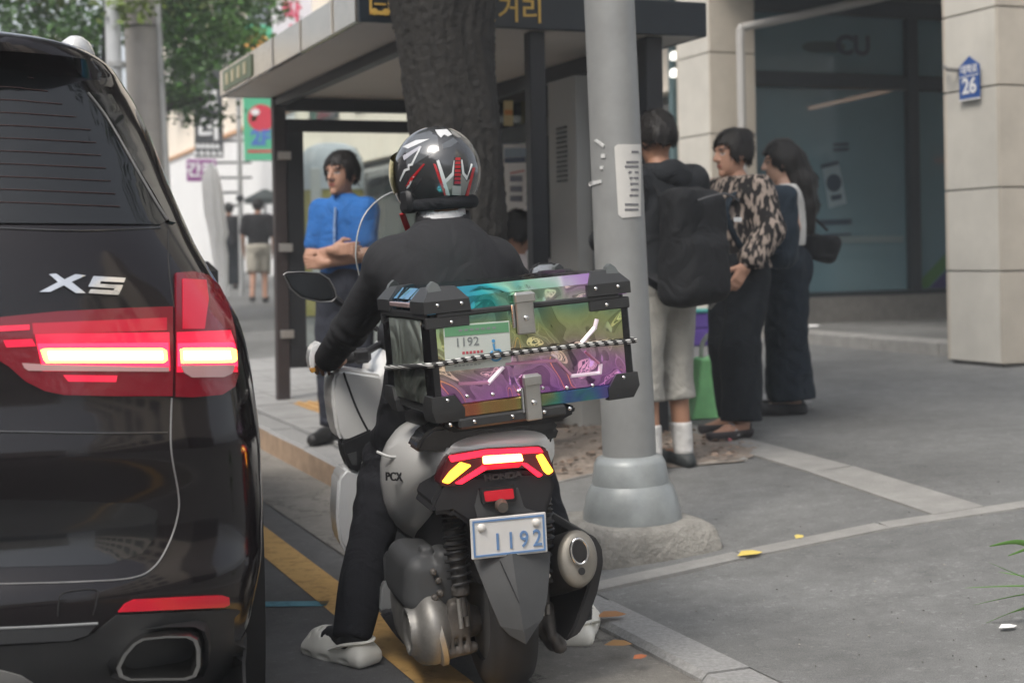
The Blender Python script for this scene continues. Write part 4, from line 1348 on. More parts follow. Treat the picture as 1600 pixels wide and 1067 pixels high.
for z in zl:
    w, r0, f0 = smt(WT, z), smt(RT, z), smt(FT, z)
    rg = []
    for a in ANG:
        rg.append((w * math.copysign(abs(math.sin(a)) ** (2 / NEXP), a), r0 + LY * (1 - abs(math.cos(a)) ** (2 / NEXP)), z))
    fl = min(0.6, max(0.2, (f0 - r0 - LY) * 0.4))
    ys_ = r0 + LY
    for k in range(1, 12):
        rg.append((w, ys_ + (f0 - fl - ys_) * k / 12, z))
    for a in reversed(ANG):
        rg.append((w * math.copysign(abs(math.sin(a)) ** (2 / 2.6), a), f0 - fl * (1 - abs(math.cos(a)) ** (2 / 2.6)), z))
    for k in range(11, 0, -1):
        rg.append((-w, ys_ + (f0 - fl - ys_) * k / 12, z))
    rings.append(rg)
body.loft(rings)
win_f = []
body_f, n_r = [], len(rings[0])
for f_ in body.f:
    c = sum((Vector(body.v[i]) for i in f_), Vector()) / len(f_)
    side = abs(c.x) > 0.97 * smt(WT, c.z) - 0.02 and 1.14 < c.z < 1.56 and 0.95 < c.y < interp([(1.1, 3.2), (1.56, 2.3)], c.z) and not (1.75 < c.y < 1.85)
    front = 1.12 < c.z < 1.62 and c.y > smt(FT, c.z) - 0.35 and abs(c.x) < 0.86 * smt(WT, c.z)
    (win_f if len(f_) == 4 and (side or front) else body_f).append(f_)
gl = MB()
gl.v, gl.f, gl.mi = body.v[:], win_f, [0] * len(win_f)
body.f, body.mi = body_f, [0] * len(body_f)
body.build('body', M_PAINT, suv, 50)
used = sorted({i for f_ in win_f for i in f_})
ren = {q: k for k, q in enumerate(used)}
g2 = MB()
g2.add([gl.v[i] for i in used], [tuple(ren[i] for i in f_) for f_ in win_f])
tag(g2.build('side_glass', M_TINT, suv, 50), kind='stuff')
def spatch(name, poly, m, off=0.003, sp=16.0, parent=None, back=0.004):
    return patch(name, poly, suv_hit, m, parent or suv, off, sp, None, back, 50)
def sline(name, pts, m, r_=0.0025, off=0.0, parent=None, k=6):
    P = []
    for q in smooth_line(pts, k):
        h, N = suv_hit(*q)
        P.append(tuple(h + N * off))
    return MB().tube(P, r_, 6).build(name, m, parent or suv, 60)
rw = spatch('rear_window', [(-260, 92), (0, 106), (70, 116), (118, 132), (140, 150), (165, 190), (200, 250), (238, 312), (258, 346), (250, 352), (0, 350), (-260, 346)], M_TINT, 0.004, 26)
for k in range(11):
    y = 118 + k * 20
    x1 = interp([(118, 60), (200, 150), (320, 195), (340, 195)], y) - 8
    sline('heater_line', [(-200, y - 4), (0, y), (x1 * 0.6, y + 4), (x1, y + 7)], mat('heater_line', (0.05, 0.022, 0.02), 0.5), 0.0011, 0.0048, rw, 5)
spatch('window_trim', [(140, 147), (172, 150), (215, 228), (258, 318), (272, 350), (262, 348), (240, 308), (202, 246), (166, 184)], M_GLOSSBLACK, 0.006, 14)
sline('trim_edge', [(136, 148), (166, 188), (203, 252), (240, 316), (259, 346)], mat('trim_edge', (0.1, 0.1, 0.1), 0.3), 0.003, 0.006)
sline('tailgate_seam', [(-150, 354), (0, 357), (130, 361), (250, 356)], M_DARKCHROME, 0.0022, 0.001)
sline('seam', [(263, 360), (264, 420), (272, 480)], M_RUBBER, 0.002, 0.0)
# lamps
M_LENS = mat('red_lens', (0.13, 0.003, 0.01), 0.1, coat=0.6, emis=(0.6, 0.004, 0.03), estr=0.05, bump=0.25, bscale=30)
M_LENSLIT = mat('red_lens_lit', (0.5, 0.01, 0.03), 0.15, coat=0.6, emis=(0.85, 0.01, 0.05), estr=0.55)
M_LENSGLOW = mat('red_lens_glow', (0.6, 0.02, 0.03), 0.2, emis=(1.0, 0.02, 0.06), estr=2.2)
M_BAR = mat('light_bar', (1, 0.6, 0.2), 0.3, emis=(1.0, 0.42, 0.05), estr=4.5)
M_BARHOT = mat('light_bar_core', (1, 0.9, 0.6), 0.3, emis=(1.0, 0.72, 0.3), estr=9.0)
M_REV = mat('reverse_lens', (0.5, 0.3, 0.3), 0.2, coat=0.5)
tl = spatch('tail_light', [(-120, 520), (-40, 500), (0, 496), (90, 487), (200, 482), (268, 480), (269, 560), (268, 619), (180, 619), (100, 617), (70, 611), (40, 596), (14, 573), (-30, 545), (-120, 540)], M_LENS, 0.006, 18, None, 0.02)
spatch('light_band', [(50, 506), (258, 498), (258, 517), (52, 523)], mat('red_lens_mid', (0.3, 0.006, 0.02), 0.15, coat=0.6, emis=(0.6, 0.006, 0.03), estr=0.25), 0.0085, 14, tl)
spatch('light_band', [(-80, 514), (46, 508), (46, 516), (-80, 522)], M_LENSLIT, 0.0085, 14, tl)
spatch('light_band', [(54, 522), (262, 520), (264, 580), (66, 580)], M_LENSLIT, 0.0075, 14, tl)
spatch('light_glow', [(58, 537), (260, 536), (262, 573), (66, 573)], M_LENSGLOW, 0.0088, 14, tl)
spatch('light_band', [(5, 532), (50, 530), (56, 541), (10, 543)], M_LENSLIT, 0.0085, 14, tl)
spatch('light_bar', [(63, 547), (70, 545), (250, 545), (257, 549), (258, 563), (253, 567), (72, 567), (68, 562)], M_BAR, 0.011, 10, tl)
spatch('light_bar_core', [(74, 550), (250, 550), (251, 562), (77, 562)], M_BARHOT, 0.0125, 10, tl)
spatch('reversing_lamp', [(34, 567), (62, 569), (261, 574), (261, 581), (44, 579), (38, 575)], M_REV, 0.0095, 14, tl)
spatch('light_band', [(98, 586), (182, 587), (180, 597), (106, 596)], M_LENSLIT, 0.0085, 14, tl)
to = spatch('tail_light', [(273, 428), (300, 426), (322, 431), (340, 448), (354, 476), (363, 510), (368, 548), (370, 582), (364, 604), (345, 617), (300, 621), (273, 620)], M_LENS, 0.006, 14, None, 0.02)
spatch('light_band', [(282, 438), (318, 440), (322, 470), (316, 515), (283, 515)], mat('red_lens_dim', (0.3, 0.006, 0.02), 0.15, coat=0.6, emis=(0.6, 0.006, 0.03), estr=0.32), 0.0085, 12, to)
spatch('light_band', [(274, 520), (356, 517), (364, 540), (367, 582), (274, 582)], M_LENSLIT, 0.0075, 12, to)
spatch('light_glow', [(275, 537), (360, 536), (365, 550), (366, 573), (275, 573)], M_LENSGLOW, 0.0088, 12, to)
spatch('light_bar', [(278, 547), (284, 545), (355, 545), (363, 548), (364, 563), (360, 567), (280, 568)], M_BAR, 0.011, 10, to)
spatch('light_bar_core', [(283, 550), (352, 550), (354, 562), (284, 563)], M_BARHOT, 0.0125, 10, to)
spatch('reversing_lamp', [(279, 571), (362, 571), (358, 584), (345, 590), (296, 590), (284, 582)], M_REV, 0.0095, 12, to)
# badge
spatch('badge_letter', [(61, 457), (78, 457), (99, 447), (118, 459), (133, 459), (111, 442), (134, 432), (117, 430), (100, 438), (87, 429), (76, 430), (90, 442)], M_CHROME, 0.006, 8)
spatch('badge_letter', [(145, 433), (195, 436), (192, 443), (156, 441), (155, 445), (191, 447), (184, 462), (137, 459), (141, 453), (176, 455), (178, 452), (137, 449)], M_CHROME, 0.006, 8)
# lower tailgate and bumper
sline('tailgate_edge_glint', [(268, 622), (267, 700), (279, 775), (276, 812), (262, 852), (240, 886), (205, 903), (120, 909), (0, 912), (-150, 912)], mat('edge_glint', (0.2, 0.2, 0.2), 0.4), 0.0019, 0.001)  # grey tube paints the light caught along the tailgate edge
sline('tailgate_crease_glint', [(-150, 672), (0, 674), (150, 677), (262, 676)], M_DARKCHROME, 0.003, 0.0)  # dark chrome tube stands in for the highlight on the crease
spatch('plate_recess', [(-150, 778), (100, 782), (218, 786), (246, 798), (244, 836), (222, 864), (170, 882), (0, 886), (-150, 886)], M_GLOSSBLACK, 0.002, 22)
spatch('bumper_reflector', [(184, 955), (194, 943), (208, 936), (280, 932), (345, 929), (355, 932), (356, 943), (348, 947), (270, 951)], mat('reflector_red', (0.5, 0.008, 0.025), 0.2, coat=0.6, emis=(0.5, 0.0, 0.02), estr=0.12), 0.006, 10)
spatch('lower_bumper', [(-150, 1012), (0, 1008), (120, 1000), (146, 988), (182, 960), (356, 951), (372, 952), (384, 990), (384, 1100), (-150, 1100)], M_SATIN, 0.004, 20)
spatch('bumper_strip', [(-150, 984), (0, 982), (152, 973), (136, 990), (110, 998), (0, 1004), (-150, 1006)], mat('strip_grey', (0.05, 0.052, 0.055), 0.5), 0.006, 16)
sline('strip_edge', [(-150, 981), (0, 980), (152, 972)], M_SILVERP, 0.003, 0.006)
sline('tow_cover', [(90, 962), (92, 940), (100, 926), (148, 921), (150, 940), (145, 960)], M_RUBBER, 0.0016, 0.002)
spatch('skid_plate', [(-60 + 118 * math.cos(t), 1075 + 36 * math.sin(t)) for t in np.linspace(0, 6.283, 20)[:-1]], mat('skid_silver', (0.33, 0.33, 0.32), 0.4, metal=0.4), 0.008, 12)
# exhaust tip: a flattened ring standing proud of the bumper
EX = [(182, 1042), (192, 1022), (208, 1004), (222, 996), (260, 992), (296, 992), (308, 998), (313, 1012), (313, 1040), (306, 1056), (290, 1061), (200, 1062), (186, 1056)]
ec, en = suv_hit(230, 1020)
ec.y -= 0.03
pts3 = [Vector((on_plane(x, y, MU, ec.y - 0.03)[0], 0, on_plane(x, y, MU, ec.y - 0.03)[1])) for x, y in EX]
pc = sum(pts3, Vector()) / len(pts3)
def exr(k, y):
    return [(pc.x + (q.x - pc.x) * k, y, pc.z + (q.z - pc.z) * k) for q in pts3]
et = MB().loft([exr(1.0, ec.y + 0.15), exr(1.03, ec.y - 0.02), exr(1.0, ec.y - 0.035), exr(0.9, ec.y - 0.035), exr(0.86, ec.y - 0.02), exr(0.84, ec.y + 0.14)], True, False).build('exhaust_tip', mat('tip_chrome', (0.4, 0.4, 0.39), 0.25, metal=1.0), suv, 40)
MB().add(exr(0.85, ec.y + 0.1), [tuple(range(len(EX)))]).build('exhaust_bore', M_RUBBER, et, 0)
sp2 = MB().loft([exr(1.3, ec.y + 0.12), exr(1.22, ec.y - 0.0), exr(1.12, ec.y + 0.02)], True, False).build('exhaust_surround', mat('surround_black', (0.01, 0.01, 0.011), 0.6), suv, 40)
# roof fin
fin = suv_hit(118, 84)[0] + Vector((0, 0.25, 0))
fz = W(118, 70, (MU @ fin).y).z
q0 = MUi @ W(120, 76, (MU @ fin).y)
MB().loft([[(q0.x + 0.046 * k * math.cos(t), q0.y + 0.1 * k * math.sin(t) + dy, q0.z + dz - 0.012) for t in np.linspace(0, 6.283, 17)[:-1]] for k, dy, dz in ((1.0, 0, -0.06), (0.95, -0.005, 0.0), (0.75, -0.02, 0.022), (0.4, -0.03, 0.034), (0.1, -0.035, 0.037))]).build('roof_fin', mat('fin_pale', (0.62, 0.63, 0.63), 0.25, coat=0.5), suv, 60)
for sx in (-1, 1):
    for y in (0.98, 3.92):
        T = Matrix.Translation((sx * 0.82, y, 0.37)) @ Matrix.Rotation(rad(90), 4, 'Y')
        wh = MB().lathe([(0.24, -0.12), (0.35, -0.13), (0.37, -0.1), (0.37, 0.1), (0.35, 0.13), (0.24, 0.12)], 36, T, caps=False).build('tyre', M_RUBBER, suv, 30)
        MB().lathe([(0.245, -0.1), (0.23, -0.06), (0.06, -0.09), (0.06, 0.09), (0.23, 0.06), (0.245, 0.1)], 24, T).build('rim', M_DARKCHROME, wh, 30)
        MB().lathe([(0.38, -0.145), (0.42, -0.145), (0.42, 0.145), (0.38, 0.145)], 32, Matrix.Translation((sx * 0.83, y, 0.38)) @ Matrix.Rotation(rad(90), 4, 'Y'), caps=False).build('wheel_arch', M_RUBBER, suv, 30)
    MB().box((sx * 0.88, 3.1, 1.12), (0.1, 0.14, 0.15), 0.04).build('door_mirror', M_PAINT, suv)
    MB().box((sx * 0.7, 4.72, 0.82), (0.32, 0.12, 0.13), 0.04).build('headlight', M_CHROME, suv)

# ================================================================== SCOOTER
SC_HEAD, SC_LEAN = 14.5, -3.8
MS = Matrix.Translation((-0.028, 4.1, 0)) @ Matrix.Rotation(rad(SC_HEAD), 4, 'Z') @ Matrix.Rotation(rad(SC_LEAN), 4, 'Y')
MSi = MS.inverted()
scoot = thing('scooter', 'pearl grey scooter with lit tail light, leaning left at the kerb', 'scooter', MS)
def Lp(px, py, y):
    x, z = on_plane(px, py, MS, y)
    return Vector((x, y, z))
def slab(name, poly, y0, y1, m, parent=None, b=0.006, mirror=False, tilt=0.0, segs=2):
    """an outline in photo pixels set at depth y0 of the scooter, given thickness to y1, edges rounded"""
    parent = parent or scoot
    P = [Lp(x, y, y0) for x, y in poly]
    bm = bmesh.new()
    vs = [bm.verts.new(q) for q in P]
    f_ = bm.faces.new(vs)
    ex = bmesh.ops.extrude_face_region(bm, geom=[f_])
    for q in ex['geom']:
        if isinstance(q, bmesh.types.BMVert):
            q.co.y += (y1 - y0)
    bmesh.ops.recalc_face_normals(bm, faces=bm.faces)
    if b > 0:
        try:
            bmesh.ops.bevel(bm, geom=list(bm.edges), offset=b, segments=segs, affect='EDGES', clamp_overlap=True)
        except Exception:
            pass
    me = bpy.data.meshes.new(name)
    bm.to_mesh(me)
    bm.free()
    me.materials.append(m)
    me.polygons.foreach_set('use_smooth', [True] * len(me.polygons))
    me.set_sharp_from_angle(angle=rad(40))
    o = link(name, me, parent)
    if mirror:
        me2 = me.copy()
        me2.transform(Matrix.Scale(-1, 4, (1, 0, 0)))
        me2.flip_normals()
        link(name, me2, parent)
    return o
def sup(hw, z0, z1, y, n=28, e=2.8, xc=0.0):
    zc, hh = (z0 + z1) / 2, (z1 - z0) / 2
    return [(xc + hw * math.copysign(abs(math.cos(t)) ** (2 / e), math.cos(t)), y, zc + hh * math.copysign(abs(math.sin(t)) ** (2 / e), math.sin(t))) for t in np.linspace(0, 2 * math.pi, n + 1)[:-1]]
M_PEARL = mat('pearl_grey', (0.78, 0.78, 0.76), 0.3, coat=0.6, metal=0.1, var=0.04, vscale=3)
M_PEARLW = mat('pearl_white', (0.78, 0.79, 0.79), 0.25, coat=0.6)
M_BLKP = mat('black_plastic', (0.016, 0.016, 0.018), 0.5, var=0.2, vscale=12)
M_GRYP = mat('grey_plastic', (0.062, 0.064, 0.066), 0.55, var=0.12, vscale=9)
M_ALU = mat('cast_aluminium', (0.3, 0.29, 0.27), 0.5, metal=0.6, var=0.3, vscale=16)
M_DIRTY = mat('dirty_metal', (0.11, 0.1, 0.09), 0.6, metal=0.4, var=0.4, vscale=22)
M_SEAT = mat('seat_vinyl', (0.014, 0.014, 0.015), 0.45, bump=0.2, bscale=150)
# wheels
XC = -0.01
for y in (0.03, 1.33):
    T = Matrix.Translation((XC, y, 0.256)) @ Matrix.Rotation(rad(90), 4, 'Y')
    wh = tag(MB().lathe([(0.165, -0.045), (0.17, -0.06), (0.2, -0.066), (0.235, -0.056), (0.252, -0.032), (0.256, 0), (0.252, 0.032), (0.235, 0.056), (0.2, 0.066), (0.17, 0.06), (0.165, 0.045)], 48, T, caps=False).build('tyre', M_RUBBER, scoot, 60))
    MB().lathe([(0.168, -0.05), (0.15, -0.03), (0.05, -0.045), (0.05, 0.045), (0.15, 0.03), (0.168, 0.05)], 28, T).build('rim', M_GRYP, wh, 30)
# tail cowl
MB().loft([sup(h_, a, b_, y, 32, 2.6, XC) for y, a, b_, h_ in ((-0.17, 0.665, 0.705, 0.07), (-0.155, 0.645, 0.73, 0.135), (-0.11, 0.615, 0.742, 0.165), (-0.03, 0.57, 0.752, 0.188), (0.08, 0.51, 0.754, 0.207), (0.2, 0.445, 0.752, 0.222), (0.32, 0.385, 0.748, 0.228), (0.42, 0.335, 0.742, 0.232), (0.5, 0.34, 0.72, 0.225), (0.54, 0.4, 0.68, 0.2))]).build('tail_cowl', M_PEARL, scoot, 50)
slab('tail_cover', [(672, 790), (688, 756), (700, 738), (740, 742), (818, 736), (858, 735), (869, 748), (866, 770), (848, 826), (742, 826), (706, 802), (676, 806)], -0.175, 0.05, M_BLKP, None, 0.012)
MB().loft([sup(h_, a, b_, y, 24, 3, XC) for y, a, b_, h_ in ((-0.05, 0.3, 0.62, 0.1), (0.1, 0.28, 0.6, 0.13), (0.35, 0.22, 0.55, 0.15), (0.7, 0.2, 0.5, 0.15), (1.0, 0.2, 0.55, 0.15))]).build('inner_frame', M_BLKP, scoot, 50)
# side badge
_pb = [Lp(616, 745, 0.28)]
lettering('model_letters', 'PCX', 0.034, MSi @ frame(MS @ Lp(616, 745, 0.19), MS.to_3x3() @ Vector((0.42, -0.9, 0.06)), MS.to_3x3() @ Vector((0.1, 0.05, 1))), M_BLKP, scoot, 0.0006, 1.25, 0.003, 1.0, 1.05)
# tail light
hd = slab('tail_light', [(686, 757), (700, 714), (704, 709), (760, 700), (846, 696), (856, 702), (868, 742), (854, 746), (830, 733), (812, 731), (760, 735), (716, 758), (700, 762)], -0.185, -0.1, mat('lamp_housing', (0.08, 0.004, 0.008), 0.2, coat=0.8), None, 0.006)
M_SRED2 = mat('brake_red', (0.6, 0.01, 0.02), 0.2, emis=(1.0, 0.015, 0.04), estr=1.6)
M_LED = mat('brake_led', (1, 0.7, 0.3), 0.3, emis=(1.0, 0.55, 0.12), estr=6.0)
M_AMB = mat('indicator_amber', (1, 0.5, 0.05), 0.3, emis=(1.0, 0.42, 0.02), estr=3.2)
slab('brake_strip', [(702, 713), (760, 703), (844, 699), (850, 707), (760, 712), (705, 722)], -0.191, -0.17, M_SRED2, hd, 0.002)
slab('brake_led', [(755, 713), (815, 709), (818, 720), (756, 725)], -0.193, -0.17, M_LED, hd, 0.002)
slab('brake_panel', [(752, 726), (818, 722), (812, 730), (760, 734)], -0.189, -0.17, mat('brake_red_dim', (0.5, 0.01, 0.02), 0.2, emis=(0.9, 0.01, 0.03), estr=0.7), hd, 0.002)
slab('brake_strip', [(755, 727), (763, 732), (721, 757), (711, 755)], -0.191, -0.17, M_SRED2, hd, 0.002)
slab('brake_strip', [(814, 724), (822, 723), (849, 742), (842, 746)], -0.191, -0.17, M_SRED2, hd, 0.002)
slab('indicator', [(691, 753), (701, 756), (716, 744), (737, 727), (720, 722), (704, 736)], -0.191, -0.17, M_AMB, hd, 0.002)
slab('indicator', [(838, 712), (848, 709), (865, 736), (857, 742), (850, 736)], -0.191, -0.17, M_AMB, hd, 0.002)
lettering('maker_letters', 'HONDA', 0.021, Matrix.Translation(Lp(786, 744, -0.179)) @ M_WX, mat('letter_dim', (0.045, 0.038, 0.038), 0.4), scoot, 0.001, 1.3, 0.002)
# plate, its bracket, lamp and the reflector above
slab('plate_bracket', [(738, 790), (745, 762), (812, 758), (822, 790), (850, 800), (838, 850), (752, 850)], -0.178, -0.1, M_GRYP, None, 0.006)
rf = slab('reflector', [(750, 764), (806, 759), (808, 783), (754, 788)], -0.196, -0.17, M_BLKP, None, 0.003)
slab('red_lens', [(756, 768), (802, 763), (804, 779), (759, 784)], -0.2, -0.19, mat('reflector_red2', (0.5, 0.008, 0.02), 0.25, coat=0.6, emis=(0.5, 0.0, 0.02), estr=0.1), rf, 0.002)
MB().lathe([(0.0, -0.022), (0.012, -0.02), (0.018, 0.0), (0.014, 0.02)], 14, Matrix.Translation(Lp(783, 789, -0.2)) @ Matrix.Rotation(rad(100), 4, 'X')).build('plate_lamp', M_DIRTY, scoot)
py0 = -0.215
c_ = [Lp(*q, py0) for q in ((731, 812), (850, 800), (859, 862), (741, 874))]
pcn = sum(c_, Vector()) / 4
pM = frame(pcn, c_[1] - c_[0] + c_[2] - c_[3], c_[0] - c_[3] + c_[1] - c_[2])
pw, ph = ((c_[1] - c_[0]).length + (c_[2] - c_[3]).length) / 2, ((c_[0] - c_[3]).length + (c_[1] - c_[2]).length) / 2
M_PLW = mat('plate_white', (0.56, 0.56, 0.55), 0.45, var=0.06, vscale=20)
M_PLB = mat('plate_blue', (0.12, 0.22, 0.4), 0.5)
plate = MB().box((0, 0, -0.004), (pw, ph, 0.006), 0.002, pM).build('number_plate', M_PLW, scoot, 0)
for cx_, cy_, sx_, sy_ in ((0, ph / 2 - 0.008, pw - 0.012, 0.005), (0, -ph / 2 + 0.008, pw - 0.012, 0.005), (-pw / 2 + 0.008, 0, 0.005, ph - 0.021), (pw / 2 - 0.008, 0, 0.005, ph - 0.021)):
    MB().box((cx_, cy_, 0.0002), (sx_, sy_, 0.0024), 0, pM).build('plate_border', M_PLB, plate, 0)
for k, ch in enumerate('1192'):
    lettering('plate_digit', ch, 0.062, pM @ Matrix.Translation((-0.032 + 0.036 * k, -0.014, -0.0008)), M_PLB, plate, 0.0005, 0.85, 0.003)
for sx_ in (-1, 1):
    MB().lathe([(0.011, -0.002), (0.011, 0.004), (0.007, 0.008), (0.001, 0.009)], 12, pM @ Matrix.Translation((sx_ * 0.074, ph / 2 - 0.024, 0))).build('plate_bolt', mat('bolt_white', (0.66, 0.65, 0.62), 0.4), plate, 40)
# fender below the plate, folded along a ridge
FY = (-0.19, -0.215, -0.24, -0.252, -0.26)
fo = [Lp(x, y, q + 0.02) for (x, y), q in zip(((738, 868), (752, 905), (770, 950), (782, 978), (796, 992)), FY)]
fr_ = [Lp(x, y, q + 0.02) for (x, y), q in zip(((860, 862), (858, 900), (854, 940), (848, 966), (836, 984)), FY)]
rg_ = [Lp(x, y, q - 0.03) for (x, y), q in zip(((800, 865), (806, 905), (812, 945), (818, 985), (822, 1006)), FY)]
mb = MB()
V = fo + rg_ + fr_
V += [v + Vector((0, 0.012, 0)) for v in V]
Fc = []
for i in range(4):
    Fc += [(i, 5 + i, 6 + i, i + 1), (5 + i, 10 + i, 11 + i, 6 + i)]
k = 15
Fc += [tuple(reversed([j + k for j in f_])) for f_ in Fc]
loop = [0, 1, 2, 3, 4, 9, 14, 13, 12, 11, 10, 5]
Fc += [(loop[i], loop[(i + 1) % 12], loop[(i + 1) % 12] + k, loop[i] + k) for i in range(12)]
mb.add(V, Fc).build('rear_fender', M_GRYP, scoot, 15)
MB().tube([tuple(Lp(781, 876, -0.214)), tuple(Lp(811, 942, -0.268))], 0.0018, 6).build('fender_crease', M_BLKP, scoot)
# rear suspension, left and right
def shock(sgn, top, bot, nm='shock_absorber'):
    a, b = Vector(top), Vector(bot)
    o = MB()
    n_ = 44
    for i in range(1):
        path, rr_ = [], []
        for k in range(n_ + 1):
            t = k / n_
            path.append(tuple(a.lerp(b, t)))
            if t < 0.5:
                rr_.append(0.03 + 0.004 * math.sin(k * math.pi * 0.9) - 0.006 * t)
            elif t < 0.72:
                rr_.append(0.022)
            else:
                rr_.append(0.026 if t < 0.8 else 0.014)
        o.tube(path, rr_, 14)
    s_ = o.build(nm, mat('shock_black', (0.05, 0.046, 0.042), 0.6, var=0.2, vscale=20), scoot, 60)
    u = (b - a).normalized()
    e1 = u.orthogonal().normalized()
    e2 = u.cross(e1)
    hel = []
    for k in range(120):
        t = 0.1 + 0.6 * k / 119
        an = k / 119 * 2 * math.pi * 8
        hel.append(tuple(a.lerp(b, t) + (e1 * math.cos(an) + e2 * math.sin(an)) * 0.031))
    MB().tube(hel, 0.0042, 6).build('spring', M_BLKP, s_, 60)
    for sd in (-1, 1):
        q = b + e1 * 0.015 * sd
        MB().tube([tuple(q - u * 0.05), tuple(q + u * 0.03)], 0.006, 8).build('fork_end', M_ALU, s_)
shock(-1, Lp(706, 795, -0.03), Lp(724, 962, -0.06))
_t, _b = Lp(706, 795, -0.03), Lp(724, 962, -0.06)
shock(1, (-_t.x + 2 * XC + 0.02, _t.y, _t.z), (-_b.x + 2 * XC, _b.y, _b.z))
# engine unit, left side
c = Lp(652, 905, 0.12)
Rm = Matrix.Rotation(rad(8), 3, 'Y')
def f_air(P):
    d = rbox(P, (c.x + 0.012, c.y + 0.05, c.z), (0.068, 0.17, 0.082), 0.045, Rm)
    d = smin(d, rbox(P, (c.x + 0.06, c.y - 0.06, c.z + 0.02), (0.03, 0.06, 0.075), 0.02, Rm), 0.01)
    d = np.minimum(d, rbox(P, (c.x + 0.02, c.y - 0.06, c.z + 0.075), (0.018, 0.03, 0.03), 0.01))
    return d
air = blob('air_cleaner', f_air, (c.x - 0.12, c.y - 0.2, c.z - 0.14), (c.x + 0.14, c.y + 0.28, c.z + 0.15), 0.007, M_GRYP, scoot)
for q in ((676, 892), (684, 905), (687, 925), (678, 932)):
    MB().lathe([(0.009, 0), (0.009, 0.016), (0.005, 0.02)], 10, Matrix.Translation(Lp(*q, 0.0)) @ Matrix.Rotation(rad(90), 4, 'X')).build('case_bolt', M_DIRTY, air)
c2_ = Lp(668, 985, 0.08)
def f_tr(P):
    a = np.array((c2_.x, 0.03, c2_.z + 0.02))
    q = (P - a) * np.array((1.7, 1, 1)) + a
    d = rc(q, a, (c2_.x, 0.5, c2_.z + 0.06), 0.1, 0.085)
    d = smin(d, rc(q, (c2_.x, 0.12, c2_.z - 0.005), (c2_.x, 0.3, c2_.z), 0.1, 0.1), 0.03)
    rib = np.abs(np.linalg.norm((P - a)[:, 1:], axis=1) - 0.06) - 0.006
    d = smin(d, np.maximum(rib, np.abs(P[:, 0] - c2_.x) - 0.07), 0.01)
    return d
blob('transmission_case', f_tr, (c2_.x - 0.12, -0.12, c2_.z - 0.16), (c2_.x + 0.12, 0.66, c2_.z + 0.2), 0.008, M_ALU, scoot)
MB().lathe([(0.083, -0.012), (0.09, -0.006), (0.09, 0.008), (0.07, 0.016)], 32, Matrix.Translation((c2_.x + 0.012, 0.02, c2_.z + 0.01)) @ Matrix.Rotation(rad(80), 4, 'Y'), sx=1.05).build('case_cover', mat('bright_cast', (0.5, 0.47, 0.42), 0.4, metal=0.7, var=0.2, vscale=20), scoot, 40)
c3_ = Lp(718, 990, 0.0)
def f_gb(P):
    d = rc(P, (c3_.x - 0.02, 0.05, c3_.z + 0.02), (c3_.x + 0.04, 0.05, c3_.z + 0.02), 0.065, 0.045)
    d = smin(d, rbox(P, (c3_.x, 0.0, c3_.z + 0.05), (0.03, 0.04, 0.05), 0.012), 0.015)
    for k in range(4):
        d = smin(d, rc(P, (c3_.x - 0.05 + 0.022 * k, -0.03, c3_.z + 0.075), (c3_.x - 0.05 + 0.022 * k, -0.035, c3_.z - 0.04), 0.007, 0.007), 0.008)
    d = smin(d, rc(P, (c3_.x - 0.06, -0.02, c3_.z - 0.045), (c3_.x + 0.03, -0.02, c3_.z - 0.035), 0.016, 0.016), 0.01)
    return d
blob('gearbox', f_gb, (c3_.x - 0.14, -0.12, c3_.z - 0.1), (c3_.x + 0.12, 0.16, c3_.z + 0.14), 0.006, M_DIRTY, scoot)
slab('centre_stand', [(596, 962), (612, 955), (640, 960), (655, 1000), (672, 1030), (650, 1024), (632, 1008), (616, 990)], 0.3, 0.36, M_BLKP, None, 0.008)
slab('footpeg_bracket', [(597, 918), (603, 908), (614, 910), (616, 954), (594, 954)], 0.36, 0.4, mat('bracket_silver', (0.42, 0.43, 0.43), 0.4, metal=0.5), None, 0.005)
slab('bracket_arm', [(600, 870), (607, 860), (612, 905), (602, 908)], 0.36, 0.38, M_GRYP, None, 0.003)
c4_ = Lp(868, 1003, 0.02)
def f_ax(P):
    return union([rc(P, (XC + 0.07, 0.03, 0.25), (c4_.x, 0.03, c4_.z), 0.03, 0.028), rc(P, (c4_.x, -0.02, c4_.z + 0.0), (c4_.x - 0.01, 0.35, c4_.z + 0.07), 0.022, 0.03), rc(P, (c4_.x - 0.02, -0.02, c4_.z + 0.03), (c4_.x - 0.015, 0.02, c4_.z + 0.1), 0.014, 0.02)], 0.015)
blob('swing_arm', f_ax, (XC, -0.08, c4_.z - 0.08), (c4_.x + 0.08, 0.42, c4_.z + 0.2), 0.008, M_DIRTY, scoot)
# silencer
ma, mb_ = Lp(903, 872, -0.13), Lp(880, 985, 0.0)
mb_ = Vector((ma.x - 0.02, 0.42, 0.2))
ax = (mb_ - ma).normalized()
def mring(t, k, tilt=0.0):
    q = ma.lerp(mb_, t)
    e1 = Vector((1, 0, -0.16)).normalized()
    e1 = (e1 - ax * e1.dot(ax)).normalized()
    e2 = e1.cross(ax)
    return [q + e1 * 0.056 * k * math.cos(a) + e2 * 0.078 * k * math.sin(a) for a in np.linspace(0, 6.2832, 33)[:-1]]
muf = MB().loft([mring(0.012, 0.98), mring(0.04, 1.03), mring(0.3, 1.06), mring(0.75, 1.0), mring(0.95, 0.75), mring(1.0, 0.4)]).build('silencer', mat('silencer_dark', (0.05, 0.045, 0.042), 0.5, metal=0.4, var=0.25, vscale=12), scoot, 50)
MB().loft([mring(0.03, 1.0), mring(-0.005, 0.97), mring(-0.02, 0.85), mring(-0.024, 0.5)]).build('end_cap', mat('end_cap', (0.25, 0.235, 0.205), 0.5, metal=0.5, var=0.15, vscale=20), muf, 50)
